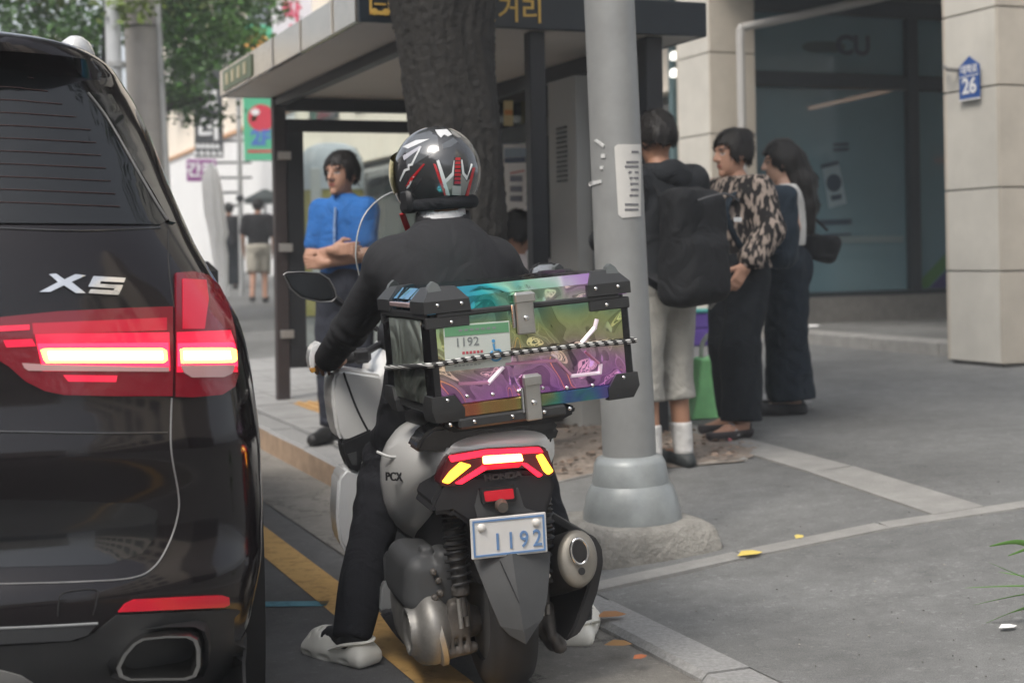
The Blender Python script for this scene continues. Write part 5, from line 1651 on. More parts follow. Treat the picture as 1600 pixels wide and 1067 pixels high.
def eloop(px, py, rx, ry, rot, y, n_=24):
    return [Lp(px + rx * math.cos(t) * math.cos(rot) - ry * math.sin(t) * math.sin(rot), py + rx * math.cos(t) * math.sin(rot) + ry * math.sin(t) * math.cos(rot), y) for t in np.linspace(0, 6.2832, n_ + 1)[:-1]]
yy = ma.y - 0.035
MB().tube([tuple(q) for q in eloop(905, 861, 13, 20, -0.15, yy)] + [tuple(q) for q in eloop(905, 861, 13, 20, -0.15, yy)[:2]], 0.0042, 8).build('outlet_ring', M_CHROME, muf, 60)
MB().add(eloop(905, 861, 12, 18, -0.15, yy - 0.003), [tuple(range(24))]).build('outlet_bore', M_RUBBER, muf, 0)
MB().add(eloop(909, 892, 5.5, 6, 0, yy - 0.001), [tuple(range(24))]).build('small_hole', M_RUBBER, muf, 0)
slab('heat_shield', [(900, 836), (912, 831), (930, 838), (941, 856), (943, 880), (934, 925), (920, 965), (905, 990), (884, 1002), (896, 980), (914, 930), (930, 882), (930, 860), (920, 845)], -0.1, 0.3, mat('shield_black', (0.022, 0.022, 0.023), 0.45), muf, 0.004)
MB().lathe([(0.013, 0), (0.013, 0.02), (0.008, 0.024)], 10, Matrix.Translation(Lp(852, 894, -0.08)) @ Matrix.Rotation(rad(100), 4, 'X')).build('silencer_bolt', M_CHROME, muf)
# seat, grab rail and carrier
MB().loft([sup(h_, a, b_, y, 24, 3, XC) for y, a, b_, h_ in ((-0.08, 0.725, 0.76, 0.1), (-0.04, 0.715, 0.785, 0.135), (0.1, 0.71, 0.795, 0.15), (0.3, 0.7, 0.79, 0.155), (0.5, 0.69, 0.775, 0.15), (0.68, 0.68, 0.765, 0.12), (0.76, 0.68, 0.74, 0.07))]).build('seat', M_SEAT, scoot, 50)
slab('carrier', [(648, 706), (658, 684), (676, 668), (720, 662), (862, 655), (876, 668), (868, 690), (846, 694), (760, 698), (704, 705)], -0.15, -0.02, M_GLOSSBLACK, None, 0.01)
slab('carrier_plate', [(690, 664), (700, 652), (900, 634), (898, 646), (870, 660), (705, 676)], -0.2, 0.0, M_BLKP, None, 0.006)
MB().tube(smooth_line([tuple(Lp(590, 706, 0.34)), tuple(Lp(612, 714, 0.25)), tuple(Lp(640, 710, 0.12)), tuple(Lp(654, 700, 0.02))], 5), 0.0045, 8).build('grab_rail', M_PEARL, scoot, 60)
# front fairing seen past the rider's leg
fx = 0.86
fl = slab('front_fairing', [(518, 622), (520, 590), (526, 580), (540, 577), (599, 586), (612, 640), (606, 690), (589, 700), (572, 690), (534, 691), (525, 674)], fx, fx + 0.22, M_PEARL, None, 0.02, True, 0, 3)
for o in (o_ for o_ in scoot.children if o_.name.startswith('front_fairing')):
    pass
MB().tube([tuple(Lp(x, y, fx - 0.004)) for x, y in smooth_line([(537, 582), (543, 600), (556, 635), (568, 660), (578, 678)], 5)], 0.0035, 6).build('panel_gap', M_BLKP, scoot)
slab('glove_pocket', [(534, 691), (582, 670), (578, 700), (566, 720), (563, 738), (546, 733), (537, 712)], fx - 0.015, fx + 0.1, M_BLKP, None, 0.006, True)
slab('pocket_face', [(539, 708), (560, 702), (561, 730), (549, 729)], fx - 0.02, fx + 0.0, M_GRYP, None, 0.006)
slab('lower_fairing', [(541, 732), (572, 738), (584, 775), (574, 825), (542, 866), (530, 846), (525, 808), (528, 748)], fx - 0.005, fx + 0.16, M_PEARLW, None, 0.01, True, 0, 3)
MB().loft([sup(h_, a, b_, y, 24, 2.6, XC + 0.02) for y, a, b_, h_ in ((0.9, 0.35, 0.86, 0.22), (1.1, 0.45, 0.95, 0.2), (1.25, 0.5, 0.95, 0.15), (1.42, 0.55, 0.85, 0.06))]).build('front_cowl', M_PEARL, scoot, 50)
MB().loft([sup(h_, a, b_, y, 20, 3, XC) for y, a, b_, h_ in ((0.45, 0.22, 0.36, 0.2), (0.7, 0.2, 0.34, 0.22), (0.95, 0.22, 0.4, 0.22))]).build('floorboard', M_BLKP, scoot, 50)
MB().box((XC, 1.36, 0.5), (0.15, 0.36, 0.05), 0.02).build('front_fender', M_PEARLW, scoot)
for sx in (-1, 1):
    MB().tube([(XC + sx * 0.07, 1.2, 0.6), (XC + sx * 0.075, 1.33, 0.256)], 0.02, 10).build('front_fork', M_GRYP, scoot)
# steering: bar, grips, levers
HB = Lp(660, 545, 0.93)
gl_, gr_ = Lp(497, 566, 0.93), Lp(842, 520, 0.93)
hb = MB().tube(smooth_line([tuple(gl_), tuple(gl_.lerp(gr_, 0.2) + Vector((0, 0.05, 0.005))), tuple(gl_.lerp(gr_, 0.35) + Vector((0, 0.12, 0.03))), tuple(gl_.lerp(gr_, 0.65) + Vector((0, 0.12, 0.03))), tuple(gl_.lerp(gr_, 0.8) + Vector((0, 0.05, 0.005))), tuple(gr_)], 5), 0.012, 10).build('handlebar', M_BLKP, scoot, 60)
for q, dx in ((gl_, 1), (gr_, -1)):
    MB().tube([tuple(q), tuple(q + Vector((0.12 * dx, 0.02, 0.002)))], 0.018, 12).build('grip', M_RUBBER, scoot)
    MB().tube(smooth_line([tuple(q + Vector((-0.01 * dx, 0.07, -0.005))), tuple(q + Vector((0.08 * dx, 0.075, 0))), tuple(q + Vector((0.15 * dx, 0.05, 0.005)))], 4), 0.007, 8).build('lever', M_ALU, scoot)
    MB().box(q + Vector((0.15 * dx, 0.03, 0.005)), (0.06, 0.06, 0.05), 0.012).build('switch_box', M_BLKP, scoot)
slab('hand_guard', [(483, 556), (487, 542), (500, 533), (503, 540), (494, 556), (494, 574), (488, 580), (484, 572)], 0.9, 1.0, M_PEARLW, None, 0.006)
slab('bar_end', [(484, 576), (492, 573), (494, 581), (487, 583)], 0.9, 0.93, mat('amber_end', (0.6, 0.3, 0.05), 0.4), None, 0.002)
MB().loft([sup(h_, a, b_, y, 20, 3, HB.x) for y, a, b_, h_ in ((0.96, HB.z - 0.03, HB.z + 0.08, 0.1), (1.06, HB.z - 0.05, HB.z + 0.12, 0.13), (1.14, HB.z - 0.05, HB.z + 0.08, 0.1))]).build('dash', M_BLKP, scoot, 50)
# mirrors
MIR = [(443, 430), (448, 426), (470, 425), (499, 427), (514, 436), (523, 452), (526, 464), (519, 471), (500, 472), (470, 465), (453, 450)]
lm = slab('mirror', MIR, 0.95, 0.99, M_BLKP, None, 0.008)
mc = (486, 449)
slab('mirror_glass', [(mc[0] + (x - mc[0]) * 0.86, mc[1] + (y - mc[1]) * 0.84) for x, y in MIR], 0.944, 0.955, mat('mirror_dark', (0.05, 0.055, 0.06), 0.08, metal=0.6), lm, 0.002)
MB().tube([tuple(Lp(x, y, 0.95)) for x, y in MIR + MIR[:1]], 0.003, 6).build('mirror_rim', mat('mirror_rim', (0.13, 0.13, 0.13), 0.3, metal=0.4), lm)
MB().tube([tuple(Lp(520, 464, 0.97)), tuple(Lp(548, 484, 0.97)), tuple(Lp(590, 515, 0.98))], [0.014, 0.01, 0.009], 8).build('mirror_stem', M_BLKP, scoot)
MR = [(826, 440), (831, 418), (842, 411), (866, 410), (873, 417), (869, 436), (862, 448), (834, 450)]
rm_ = slab('mirror', MR, 0.97, 1.0, M_BLKP, None, 0.006)
slab('mirror_glass', [(849 + (x - 849) * 0.86, 429 + (y - 429) * 0.84) for x, y in MR], 0.964, 0.975, mat('mirror_bright', (0.8, 0.82, 0.84), 0.04, metal=1.0), rm_, 0.002)
MB().tube([tuple(Lp(842, 450, 0.985)), tuple(Lp(815, 500, 0.98))], 0.009, 8).build('mirror_stem', M_BLKP, scoot)
# windscreen
WS = smooth_line([(566, 452), (556, 420), (552, 396), (556, 362), (570, 332), (600, 306), (640, 295), (690, 302), (722, 334), (738, 380), (744, 440)], 4) + [(740, 500), (570, 500)]
wx = Lp(648, 400, 1.08).x
def ws_hit(px, py):
    q = Lp(px, py, 1.08)
    return Vector((q.x, 1.12 - 2.0 * (q.x - wx) ** 2 - 0.15 * (q.z - 1.2), q.z)), Vector((0, -1, 0))
patch('windscreen', WS, ws_hit, glassm('screen_glass', (0.72, 0.76, 0.75), 0.09), scoot, 0.0015, 14, None, 0.0015, 60)
MB().tube([tuple(ws_hit(*q)[0]) for q in WS[:-2]], 0.0025, 6).build('screen_edge', mat('screen_edge', (0.4, 0.42, 0.42), 0.25), scoot, 60)

# ================================================================== TOP BOX
BXO = W(828, 641, 3.875)
MX = Matrix.Translation(BXO) @ Matrix.Rotation(rad(20.5), 4, 'Z') @ Matrix.Rotation(rad(-4.2), 4, 'Y')
MXi = MX.inverted()
bx = thing('top_box', 'iridescent metal top box with black corners strapped behind the rider', 'luggage box', MX)
def bp(px, py, y=0.0):
    x, z = on_plane(px, py, MX, y)
    return Vector((x, y, z))
cTL, cBL, cTR, cBR = bp(668, 474), bp(680, 650), bp(978, 446), bp(988, 618)
BX0, BX1 = (cTL.x + cBL.x) / 2, (cTR.x + cBR.x) / 2
BZ0, BZ2 = (cBL.z + cBR.z) / 2, bp(830, 436, 0.03).z
BZ1 = (bp(720, 484).z + bp(940, 470).z) / 2                  # the lid's parting line
BD = 0.42
def irid(name, z0, z1, stops, rough=0.05, bump=0.6, bscale=3.6, axis=2):
    m = mat(name, (0.5, 0.5, 0.5), rough, metal=1.0)
    nt = m.node_tree
    b = nt.nodes['Principled BSDF']
    tc = nt.nodes.new('ShaderNodeTexCoord')
    sx = nt.nodes.new('ShaderNodeSeparateXYZ')
    nt.links.new(tc.outputs['Object'], sx.inputs[0])
    n = nt.nodes.new('ShaderNodeTexNoise')
    n.inputs['Scale'].default_value = bscale
    n.inputs['Detail'].default_value = 0.6
    n.inputs['Distortion'].default_value = 3.0
    nt.links.new(tc.outputs['Object'], n.inputs['Vector'])
    mr = nt.nodes.new('ShaderNodeMapRange')
    mr.inputs['From Min'].default_value = z0
    mr.inputs['From Max'].default_value = z1
    nt.links.new(sx.outputs[axis], mr.inputs['Value'])
    ad = nt.nodes.new('ShaderNodeMath')
    ad.operation = 'MULTIPLY_ADD'
    ad.inputs[1].default_value = 0.45
    nt.links.new(n.outputs['Fac'], ad.inputs[0])
    nt.links.new(mr.outputs['Result'], ad.inputs[2])
    sb = nt.nodes.new('ShaderNodeMath')
    sb.operation = 'SUBTRACT'
    sb.inputs[1].default_value = 0.22
    nt.links.new(ad.outputs[0], sb.inputs[0])
    cr_2 = nt.nodes.new('ShaderNodeValToRGB')
    el = cr_2.color_ramp.elements
    el[0].position, el[0].color = stops[0][0], (*stops[0][1], 1)
    el[1].position, el[1].color = stops[-1][0], (*stops[-1][1], 1)
    for q, c in stops[1:-1]:
        e = el.new(q)
        e.color = (*c, 1)
    stops_ = None
    nt.links.new(sb.outputs[0], cr_2.inputs[0])
    nt.links.new(cr_2.outputs[0], b.inputs['Base Color'])
    bpn = nt.nodes.new('ShaderNodeBump')
    bpn.inputs['Strength'].default_value = bump
    bpn.inputs['Distance'].default_value = 0.05
    nt.links.new(n.outputs['Fac'], bpn.inputs['Height'])
    nt.links.new(bpn.outputs['Normal'], b.inputs['Normal'])
    return m
M_IRR = irid('iridescent_rear', BZ0, BZ1, [(0.0, (0.5, 0.2, 0.68)), (0.16, (0.68, 0.3, 0.7)), (0.36, (0.72, 0.38, 0.66)), (0.47, (0.66, 0.48, 0.5)), (0.6, (0.62, 0.58, 0.36)), (0.78, (0.56, 0.64, 0.28)), (0.92, (0.36, 0.56, 0.33)), (1.0, (0.24, 0.46, 0.36))])
M_IRL = irid('iridescent_lid', BX0, BX1, [(0.05, (0.08, 0.34, 0.55)), (0.3, (0.07, 0.58, 0.54)), (0.5, (0.45, 0.78, 0.5)), (0.68, (0.8, 0.76, 0.72)), (0.82, (0.7, 0.4, 0.72)), (1.0, (0.45, 0.2, 0.55))], 0.08, 0.2, 6.0, 0)
M_IRB = irid('iridescent_base', BX0, BX1, [(0.0, (0.5, 0.1, 0.1)), (0.22, (0.55, 0.22, 0.1)), (0.4, (0.4, 0.35, 0.12)), (0.6, (0.1, 0.4, 0.3)), (0.78, (0.12, 0.2, 0.5)), (1.0, (0.3, 0.1, 0.45))], 0.2, 0.1, 5.0, 0)
M_IRS = irid('side_painted_sheen', BZ0, BZ1, [(0.0, (0.1, 0.11, 0.1)), (0.5, (0.28, 0.32, 0.28)), (1.0, (0.7, 0.78, 0.72))], 0.28, 0.7, 5.0)  # pale reflection painted into the ramp towards the panel's top
MATS['side_painted_sheen'].node_tree.nodes['Principled BSDF'].inputs['Metallic'].default_value = 0.75
M_BRK = mat('bracket_black', (0.03, 0.031, 0.032), 0.45, var=0.1, vscale=14)
cx_, wX = (BX0 + BX1) / 2, BX1 - BX0
def bb(name, x0, x1, y0, y1, z0, z1, m, parent=None, b=0.004):
    return MB().box(((x0 + x1) / 2, (y0 + y1) / 2, (z0 + z1) / 2), (x1 - x0, y1 - y0, z1 - z0), b).build(name, m, parent or bx, 30)
bb('core', BX0 + 0.004, BX1 - 0.004, 0.004, BD - 0.004, BZ0 + 0.004, BZ2 - 0.03, M_BRK)
rear = bb('rear_panel', BX0 + 0.012, BX1 - 0.012, -0.003, 0.003, BZ0 + 0.03, BZ1 - 0.004, M_IRR, None, 0.002)
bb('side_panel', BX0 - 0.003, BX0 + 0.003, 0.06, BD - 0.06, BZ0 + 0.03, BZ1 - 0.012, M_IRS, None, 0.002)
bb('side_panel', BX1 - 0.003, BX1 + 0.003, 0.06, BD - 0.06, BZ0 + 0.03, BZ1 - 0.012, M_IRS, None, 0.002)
bb('base_band', BX0 + 0.06, BX1 - 0.045, -0.006, 0.004, BZ0 - 0.004, BZ0 + 0.029, M_IRB, None, 0.002)
# lid with a bevelled edge
lid = MB().loft([[(x, y, z) for x, y in ((BX0 - 0.002 + i_, -0.004 + i_), (BX1 + 0.002 - i_, -0.004 + i_), (BX1 + 0.002 - i_, BD + 0.004 - i_), (BX0 - 0.002 + i_, BD + 0.004 - i_))] for i_, z in ((0, BZ1 + 0.004), (0, BZ2 - 0.026), (0.03, BZ2))]).build('lid', M_IRL, bx, 20)
bb('lid_seal', BX0 + 0.02, BX1 - 0.02, -0.009, 0.0, BZ1 - 0.008, BZ1 + 0.008, M_BRK)
bb('lid_seal', BX0 - 0.008, BX0 + 0.0, 0.0, BD, BZ1 - 0.01, BZ1 + 0.012, M_BRK)
zl_ = BZ2 - 0.026
for x0, sx in ((BX0, 1), (BX1, -1)):
    for yb, sy in ((0.0, 1), (BD, -1)):
        # lid corner: a tall moulded cap with a handle loop
        mb = MB()
        mb.loft([[Vector((x0 + sx * a, yb + sy * b_, z)) for a, b_ in q] for z, q in (
            (BZ1 + 0.006, ((-0.012, -0.012), (0.115, -0.012), (0.115, 0.004), (0.012, 0.11), (-0.012, 0.11))),
            (zl_ - 0.004, ((-0.012, -0.012), (0.112, -0.012), (0.112, 0.006), (0.012, 0.11), (-0.012, 0.11))),
            (BZ2 + 0.004, ((0.016, 0.018), (0.085, 0.016), (0.085, 0.04), (0.04, 0.1), (0.018, 0.1))))])
        cc = mb.build('lid_corner', M_BRK, bx, 25)
        MB().prism([(0.0, 0.0), (0.062, 0.0), (0.05, 0.012), (0.04, 0.042), (0.028, 0.05), (0.016, 0.04)], -0.012, 0.012, lambda u, v, w_: (x0 + sx * (0.0 + u), yb + sy * (0.012 + w_ + v * 0.35), BZ2 - 0.03 + v)).build('tie_loop', mat('loop_grey', (0.09, 0.1, 0.1), 0.5), cc)
        for k in (0.025, 0.09):
            MB().lathe([(0.0055, 0), (0.005, 0.003), (0.001, 0.0045)], 10, Matrix.Translation((x0 + sx * k, yb - sy * 0.012, BZ1 + 0.026)) @ Matrix.Rotation(rad(90 * sy), 4, 'X')).build('rivet', M_CHROME, cc, 60)
        # lower corner
        mb = MB()
        mb.loft([[Vector((x0 + sx * a, yb + sy * b_, z)) for a, b_ in q] for z, q in (
            (BZ0 - 0.012, ((0.0, 0.0), (0.075, -0.006), (0.075, 0.02), (0.02, 0.08), (-0.006, 0.08))),
            (BZ0 + 0.02, ((-0.014, -0.014), (0.075, -0.012), (0.075, 0.01), (0.01, 0.08), (-0.012, 0.08))),
            (BZ0 + 0.056, ((-0.012, -0.011), (0.05, -0.01), (0.05, 0.01), (0.01, 0.055), (-0.01, 0.055))))])
        cc = mb.build('base_corner', M_BRK, bx, 25)
        MB().lathe([(0.0055, 0), (0.005, 0.003), (0.001, 0.0045)], 10, Matrix.Translation((x0 + sx * 0.03, yb - sy * 0.011, BZ0 + 0.045)) @ Matrix.Rotation(rad(90 * sy), 4, 'X')).build('rivet', M_CHROME, cc, 60)
        # upright edge strip and upper body corner
        bb('edge_strip', min(x0 - sx * 0.004, x0 + sx * 0.02), max(x0 - sx * 0.004, x0 + sx * 0.02), min(yb - sy * 0.005, yb + sy * 0.06), max(yb - sy * 0.005, yb + sy * 0.06), BZ0 + 0.05, BZ1 - 0.02, M_GLOSSBLACK)
        cc = bb('upper_corner', min(x0 - sx * 0.008, x0 + sx * 0.11), max(x0 - sx * 0.008, x0 + sx * 0.11), min(yb - sy * 0.008, yb + sy * 0.012), max(yb - sy * 0.008, yb + sy * 0.012), BZ1 - 0.034, BZ1 - 0.004, M_BRK, None, 0.003)
        MB().lathe([(0.0055, 0), (0.005, 0.003), (0.001, 0.0045)], 10, Matrix.Translation((x0 + sx * 0.06, yb - sy * 0.008, BZ1 - 0.02)) @ Matrix.Rotation(rad(90 * sy), 4, 'X')).build('rivet', M_CHROME, cc, 60)
# side window strip on the lid's left
bb('lid_side_plate', BX0 - 0.014, BX0 - 0.003, 0.12, BD - 0.12, BZ1 + 0.02, zl_ - 0.008, mat('pink_plate', (0.6, 0.45, 0.45), 0.2, metal=0.6), lid, 0.002)
# raised zigzag ribs
M_RIB = mat('sky_glint_rib', (0.92, 0.8, 0.9), 0.4, metal=0.5)  # near-white base paints the sky's glint on some rib runs
M_RIBP = mat('pink_rib', (0.7, 0.35, 0.52), 0.3, metal=0.7)
def rib(pts, w, m, h=0.006):
    mb = MB()
    for a, b_ in zip(pts, pts[1:]):
        A, B = bp(*a), bp(*b_)
        t = (B - A).normalized()
        n_ = Vector((-t.z, 0, t.x)) * w / 2
        A, B = A - t * w * 0.2, B + t * w * 0.2
        lo_, hi_ = 0.0, -0.003 - h
        V = [A + n_, B + n_, B - n_, A - n_]
        V2 = [q + Vector((0, hi_, 0)) - (q - (A + B) / 2) * 0.0 for q in (A + n_ * 0.0, B + n_ * 0.0, B - n_ * 0.6, A - n_ * 0.6)]
        mb.add(V + V2, [(0, 1, 5, 4), (1, 2, 6, 5), (2, 3, 7, 6), (3, 0, 4, 7), (4, 5, 6, 7)])
    return mb.build('rib', m, rear, 0)
rib([(718, 599), (762, 597)], 0.012, M_RIBP)
rib([(762, 598), (784, 574)], 0.015, M_RIB)
rib([(790, 568), (866, 563)], 0.011, M_RIBP)
rib([(868, 562), (890, 584)], 0.012, M_RIBP)
rib([(892, 587), (936, 582)], 0.013, M_RIB)
rib([(936, 582), (937, 570)], 0.014, M_RIB)
rib([(934, 567), (914, 550)], 0.01, M_RIBP)
rib([(909, 534), (928, 512)], 0.015, M_RIB)
rib([(928, 512), (931, 500)], 0.015, M_RIB)
for x, y in ((730, 619), (770, 616), (848, 606), (886, 606), (926, 602), (810, 611)):
    MB().lathe([(0.006, 0), (0.0055, 0.003), (0.001, 0.005)], 10, Matrix.Translation(bp(x, y, -0.003)) @ Matrix.Rotation(rad(90), 4, 'X')).build('rivet', M_CHROME, rear, 60)
# latches
M_LAT = mat('latch_steel', (0.5, 0.49, 0.46), 0.35, metal=0.9, var=0.1, vscale=20)
def latch(px, y0, y1, w):
    a, b_ = bp(px, y0, -0.012), bp(px + (y1 - y0) * 0.07, y1, -0.012)
    o = MB()
    h = a.z - b_.z
    o.box((a.x, -0.012, a.z - h * 0.5), (w, 0.014, h), 0.003)
    o.box((a.x, -0.018, a.z - h * 0.14), (w * 1.15, 0.018, h * 0.22), 0.003)
    l_ = o.build('latch', M_LAT, bx, 30)
    MB().lathe([(0.008, 0), (0.0075, 0.004), (0.003, 0.006)], 12, Matrix.Translation((a.x, -0.019, a.z - h * 0.62)) @ Matrix.Rotation(rad(90), 4, 'X')).build('keyhole', M_CHROME, l_, 60)
    MB().box((a.x - w * 0.62, -0.008, a.z - h * 0.55), (w * 0.18, 0.01, h * 0.55), 0.002).build('latch_wing', M_CHROME, l_, 30)
latch(817, 456, 522, 0.05)
latch(829, 584, 656, 0.044)
# carrier bracket under the box
slab2 = MB().box((bp(800, 642, 0.0).x, 0.05, BZ0 - 0.02), (0.3, 0.12, 0.03), 0.006).build('mounting_plate', M_BRK, bx)
for x in (702, 740, 800, 850, 890):
    q = bp(x, 646 - (x - 700) * 0.09, -0.012)
    MB().lathe([(0.0055, 0), (0.005, 0.003), (0.001, 0.0045)], 10, Matrix.Translation((q.x, -0.011, BZ0 - 0.018)) @ Matrix.Rotation(rad(90), 4, 'X')).build('rivet', M_CHROME, slab2, 60)
# permit card
card = [bp(x, y, -0.004) for x, y in ((691, 509), (794, 501), (801, 571), (697, 580))]
cM = frame(sum(card, Vector()) / 4, card[1] - card[0], card[0] - card[3])
cw, ch_ = (card[1] - card[0]).length, (card[0] - card[3]).length
pcard = MB().box((0, 0, 0.0005), (cw, ch_, 0.0016), 0.0004, cM).build('permit_card', mat('card_white', (0.52, 0.56, 0.52), 0.35, var=0.05, vscale=15), bx, 0)
MB().box((0, ch_ * 0.36, 0.0018), (cw * 0.97, ch_ * 0.22, 0.0012), 0, cM).build('green_header', mat('card_green', (0.12, 0.3, 0.16), 0.4), pcard, 0)
lettering('permit_number', '1192', 0.032, cM @ Matrix.Translation((-cw * 0.16, ch_ * 0.1, 0.0015)), mat('card_grey', (0.2, 0.22, 0.22), 0.5), pcard, 0.0002, 1.05, 0.001)
for k in range(7):
    MB().box((-cw * 0.25 + k * cw * 0.085, ch_ * 0.37, 0.0027), (cw * 0.05, ch_ * 0.05, 0.0008), 0, cM).build('header_mark', MATS['card_grey'], pcard, 0)
for k in range(6):
    MB().box((-cw * 0.22 + k * cw * 0.055, -ch_ * 0.13, 0.0018), (cw * 0.036, ch_ * 0.06, 0.001), 0, cM).build('red_mark', mat('card_red', (0.45, 0.08, 0.1), 0.5), pcard, 0)
for k in range(7):
    MB().box((-cw * 0.35 + k * cw * 0.06, -ch_ * 0.4, 0.0018), (cw * 0.035, ch_ * 0.035, 0.001), 0, cM).build('small_mark', mat('card_pale', (0.35, 0.37, 0.36), 0.5), pcard, 0)
M_WCB = mat('symbol_blue', (0.08, 0.3, 0.55), 0.5)
def cpt(u, v):
    return tuple(cM @ Vector((u * cw, v * ch_, 0.002)))
MB().tube([cpt(0.24, 0.02), cpt(0.25, -0.12), cpt(0.33, -0.13), cpt(0.37, -0.27)], 0.003, 8).build('wheelchair_symbol', M_WCB, pcard)
MB().tube([cpt(0.27 + 0.085 * math.cos(t), -0.24 + 0.12 * math.sin(t)) for t in np.linspace(2.2, 5.9, 16)], 0.0026, 8).build('wheelchair_wheel', M_WCB, pcard)
MB().lathe([(0.0045, 0), (0.0045, 0.002)], 12, cM @ Matrix.Translation((cw * 0.24, ch_ * 0.08, 0.001))).build('symbol_head', M_WCB, pcard)
# braided cord stretched round the box
def braid():
    m = mat('braided_cord', (0.02, 0.02, 0.02), 0.7)
    nt = m.node_tree
    b = nt.nodes['Principled BSDF']
    tc = nt.nodes.new('ShaderNodeTexCoord')
    mp = nt.nodes.new('ShaderNodeMapping')
    mp.inputs['Rotation'].default_value = (0, rad(32), 0)
    wv = nt.nodes.new('ShaderNodeTexWave')
    wv.inputs['Scale'].default_value = 14.0
    wv.inputs['Distortion'].default_value = 0.0
    nt.links.new(tc.outputs['Object'], mp.inputs[0])
    nt.links.new(mp.outputs[0], wv.inputs[0])
    w2 = nt.nodes.new('ShaderNodeTexWave')
    w2.bands_direction = 'Z'
    w2.inputs['Scale'].default_value = 60.0
    nt.links.new(tc.outputs['Object'], w2.inputs[0])
    mu = nt.nodes.new('ShaderNodeMath')
    mu.operation = 'MULTIPLY'
    nt.links.new(wv.outputs['Fac'], mu.inputs[0])
    nt.links.new(w2.outputs['Fac'], mu.inputs[1])
    rmp = nt.nodes.new('ShaderNodeValToRGB')
    rmp.color_ramp.elements[0].position = 0.28
    rmp.color_ramp.elements[0].color = (0.02, 0.02, 0.02, 1)
    rmp.color_ramp.elements[1].position = 0.36
    rmp.color_ramp.elements[1].color = (0.6, 0.6, 0.58, 1)
    nt.links.new(mu.outputs[0], rmp.inputs[0])
    nt.links.new(rmp.outputs[0], b.inputs['Base Color'])
    return m
cp = [(x, y) for x, y in ((678, 569), (760, 556), (850, 545), (920, 538), (988, 532))]
P = [tuple(Vector((BX0 - 0.009, BD - 0.02, bp(597, 574, BD).z)))] + [tuple(Vector((BX0 - 0.009, 0.06, bp(668, 571, 0.06).z)))] + [tuple(Vector((BX0 + 0.012, -0.013, bp(678, 569).z)))]
P += [tuple(Vector((bp(x, y).x, -0.0145, bp(x, y).z))) for x, y in cp[1:-1]]
P += [tuple(Vector((BX1 - 0.008, -0.014, bp(985, 532).z))), tuple(Vector((BX1 + 0.009, 0.03, bp(985, 532).z + 0.002))), tuple(Vector((BX1 + 0.009, BD, bp(985, 532).z + 0.01)))]
MB().tube(smooth_line(P, 6), 0.0095, 10, flat=0.8).build('cord', braid(), bx, 60)

# ================================================================== PEOPLE
def V3(*a):
    return np.array(a, float)
M_SKIN = mat('skin', (0.5, 0.3, 0.2), 0.55, attr=True, var=0.06, vscale=14)
M_HAIR = mat('dark_hair', (0.012, 0.01, 0.009), 0.5, var=0.3, vscale=40, bump=0.4, bscale=120)
def cloth(name, col, rough=0.85, var=0.12, bump=0.25, fold=0.45):
    return mat(name, col, rough, var=var, vscale=18, bump=bump, bscale=260, spec=0.25, fold=fold)
def unit(v):
    v = np.array(v, float)
    return v / max(1e-9, np.linalg.norm(v))
def frame3(fwd, up):                                            # columns right, forward, up
    f = unit(fwd)
    u = np.array(up, float)
    u = unit(u - f * (u @ f))
    return np.stack([np.cross(f, u), f, u], 1)
def stand(H=1.70, **k):
    s = H / 1.70
    J = dict(head=V3(0, 0.03, 1.585), neck=V3(0, 0, 1.44), chest=V3(0, 0, 1.24), pel=V3(0, 0, 0.93), hf=V3(0, 1, 0), hu=V3(0, 0, 1), tf=V3(0, 1, 0),
             shL=V3(-0.175, 0, 1.375), elL=V3(-0.235, -0.02, 1.1), wrL=V3(-0.24, 0.06, 0.86), fdL=V3(0, 0.15, -1), pnL=V3(1, 0, 0),
             shR=V3(0.175, 0, 1.375), elR=V3(0.235, -0.02, 1.1), wrR=V3(0.24, 0.06, 0.86), fdR=V3(0, 0.15, -1), pnR=V3(-1, 0, 0),
             hiL=V3(-0.085, 0, 0.9), knL=V3(-0.095, 0.02, 0.49), anL=V3(-0.1, -0.02, 0.085), toL=V3(-0.12, 0.2, 0.0),
             hiR=V3(0.085, 0, 0.9), knR=V3(0.095, 0.02, 0.49), anR=V3(0.1, -0.02, 0.085), toR=V3(0.12, 0.2, 0.0), w=1.0)
    dirs = ('hf', 'hu', 'tf', 'fdL', 'fdR', 'pnL', 'pnR', 'w')
    for q in J:
        if q not in dirs:
            J[q] = J[q] * s
    for q, v in k.items():
        J[q] = V3(*v) if hasattr(v, '__len__') else v
    return J
def torso_d(P, J, i=0.0, hem=None):
    Rt = frame3(J['tf'], J['neck'] - J['pel'])
    w = J['w']
    mid = (J['chest'] + J['pel']) / 2
    return union([ell(P, J['chest'], (0.155 * w + i, 0.108 * w + i, 0.2 + i), Rt), ell(P, mid, (0.138 * w + i, 0.102 * w + i, 0.19 + i), Rt), ell(P, J['pel'], (0.152 * w + i, 0.118 * w + i, 0.13 + i), Rt),
                  rc(P, J['shL'], J['shR'], 0.055 + i, 0.055 + i), rc(P, J['chest'] + (J['neck'] - J['chest']) * 0.4, J['neck'], 0.085 + i, 0.055 + i * 0.6)], 0.05)
def arm_d(P, J, s, i=0.0, f=1.0, w=1.0):                        # f in forearm lengths beyond the elbow (negative: short sleeve)
    sh, el_, wr = J['sh' + s], J['el' + s], J['wr' + s]
    if f < 0:
        return rc(P, sh, el_ + (sh - el_) * -f, 0.055 * w + i, 0.047 * w + i)
    return smin(rc(P, sh, el_, 0.055 * w + i, 0.041 * w + i), rc(P, el_, el_ + (wr - el_) * f, 0.041 * w + i, (0.041 + (0.03 - 0.041) * f) * w + i), 0.02)
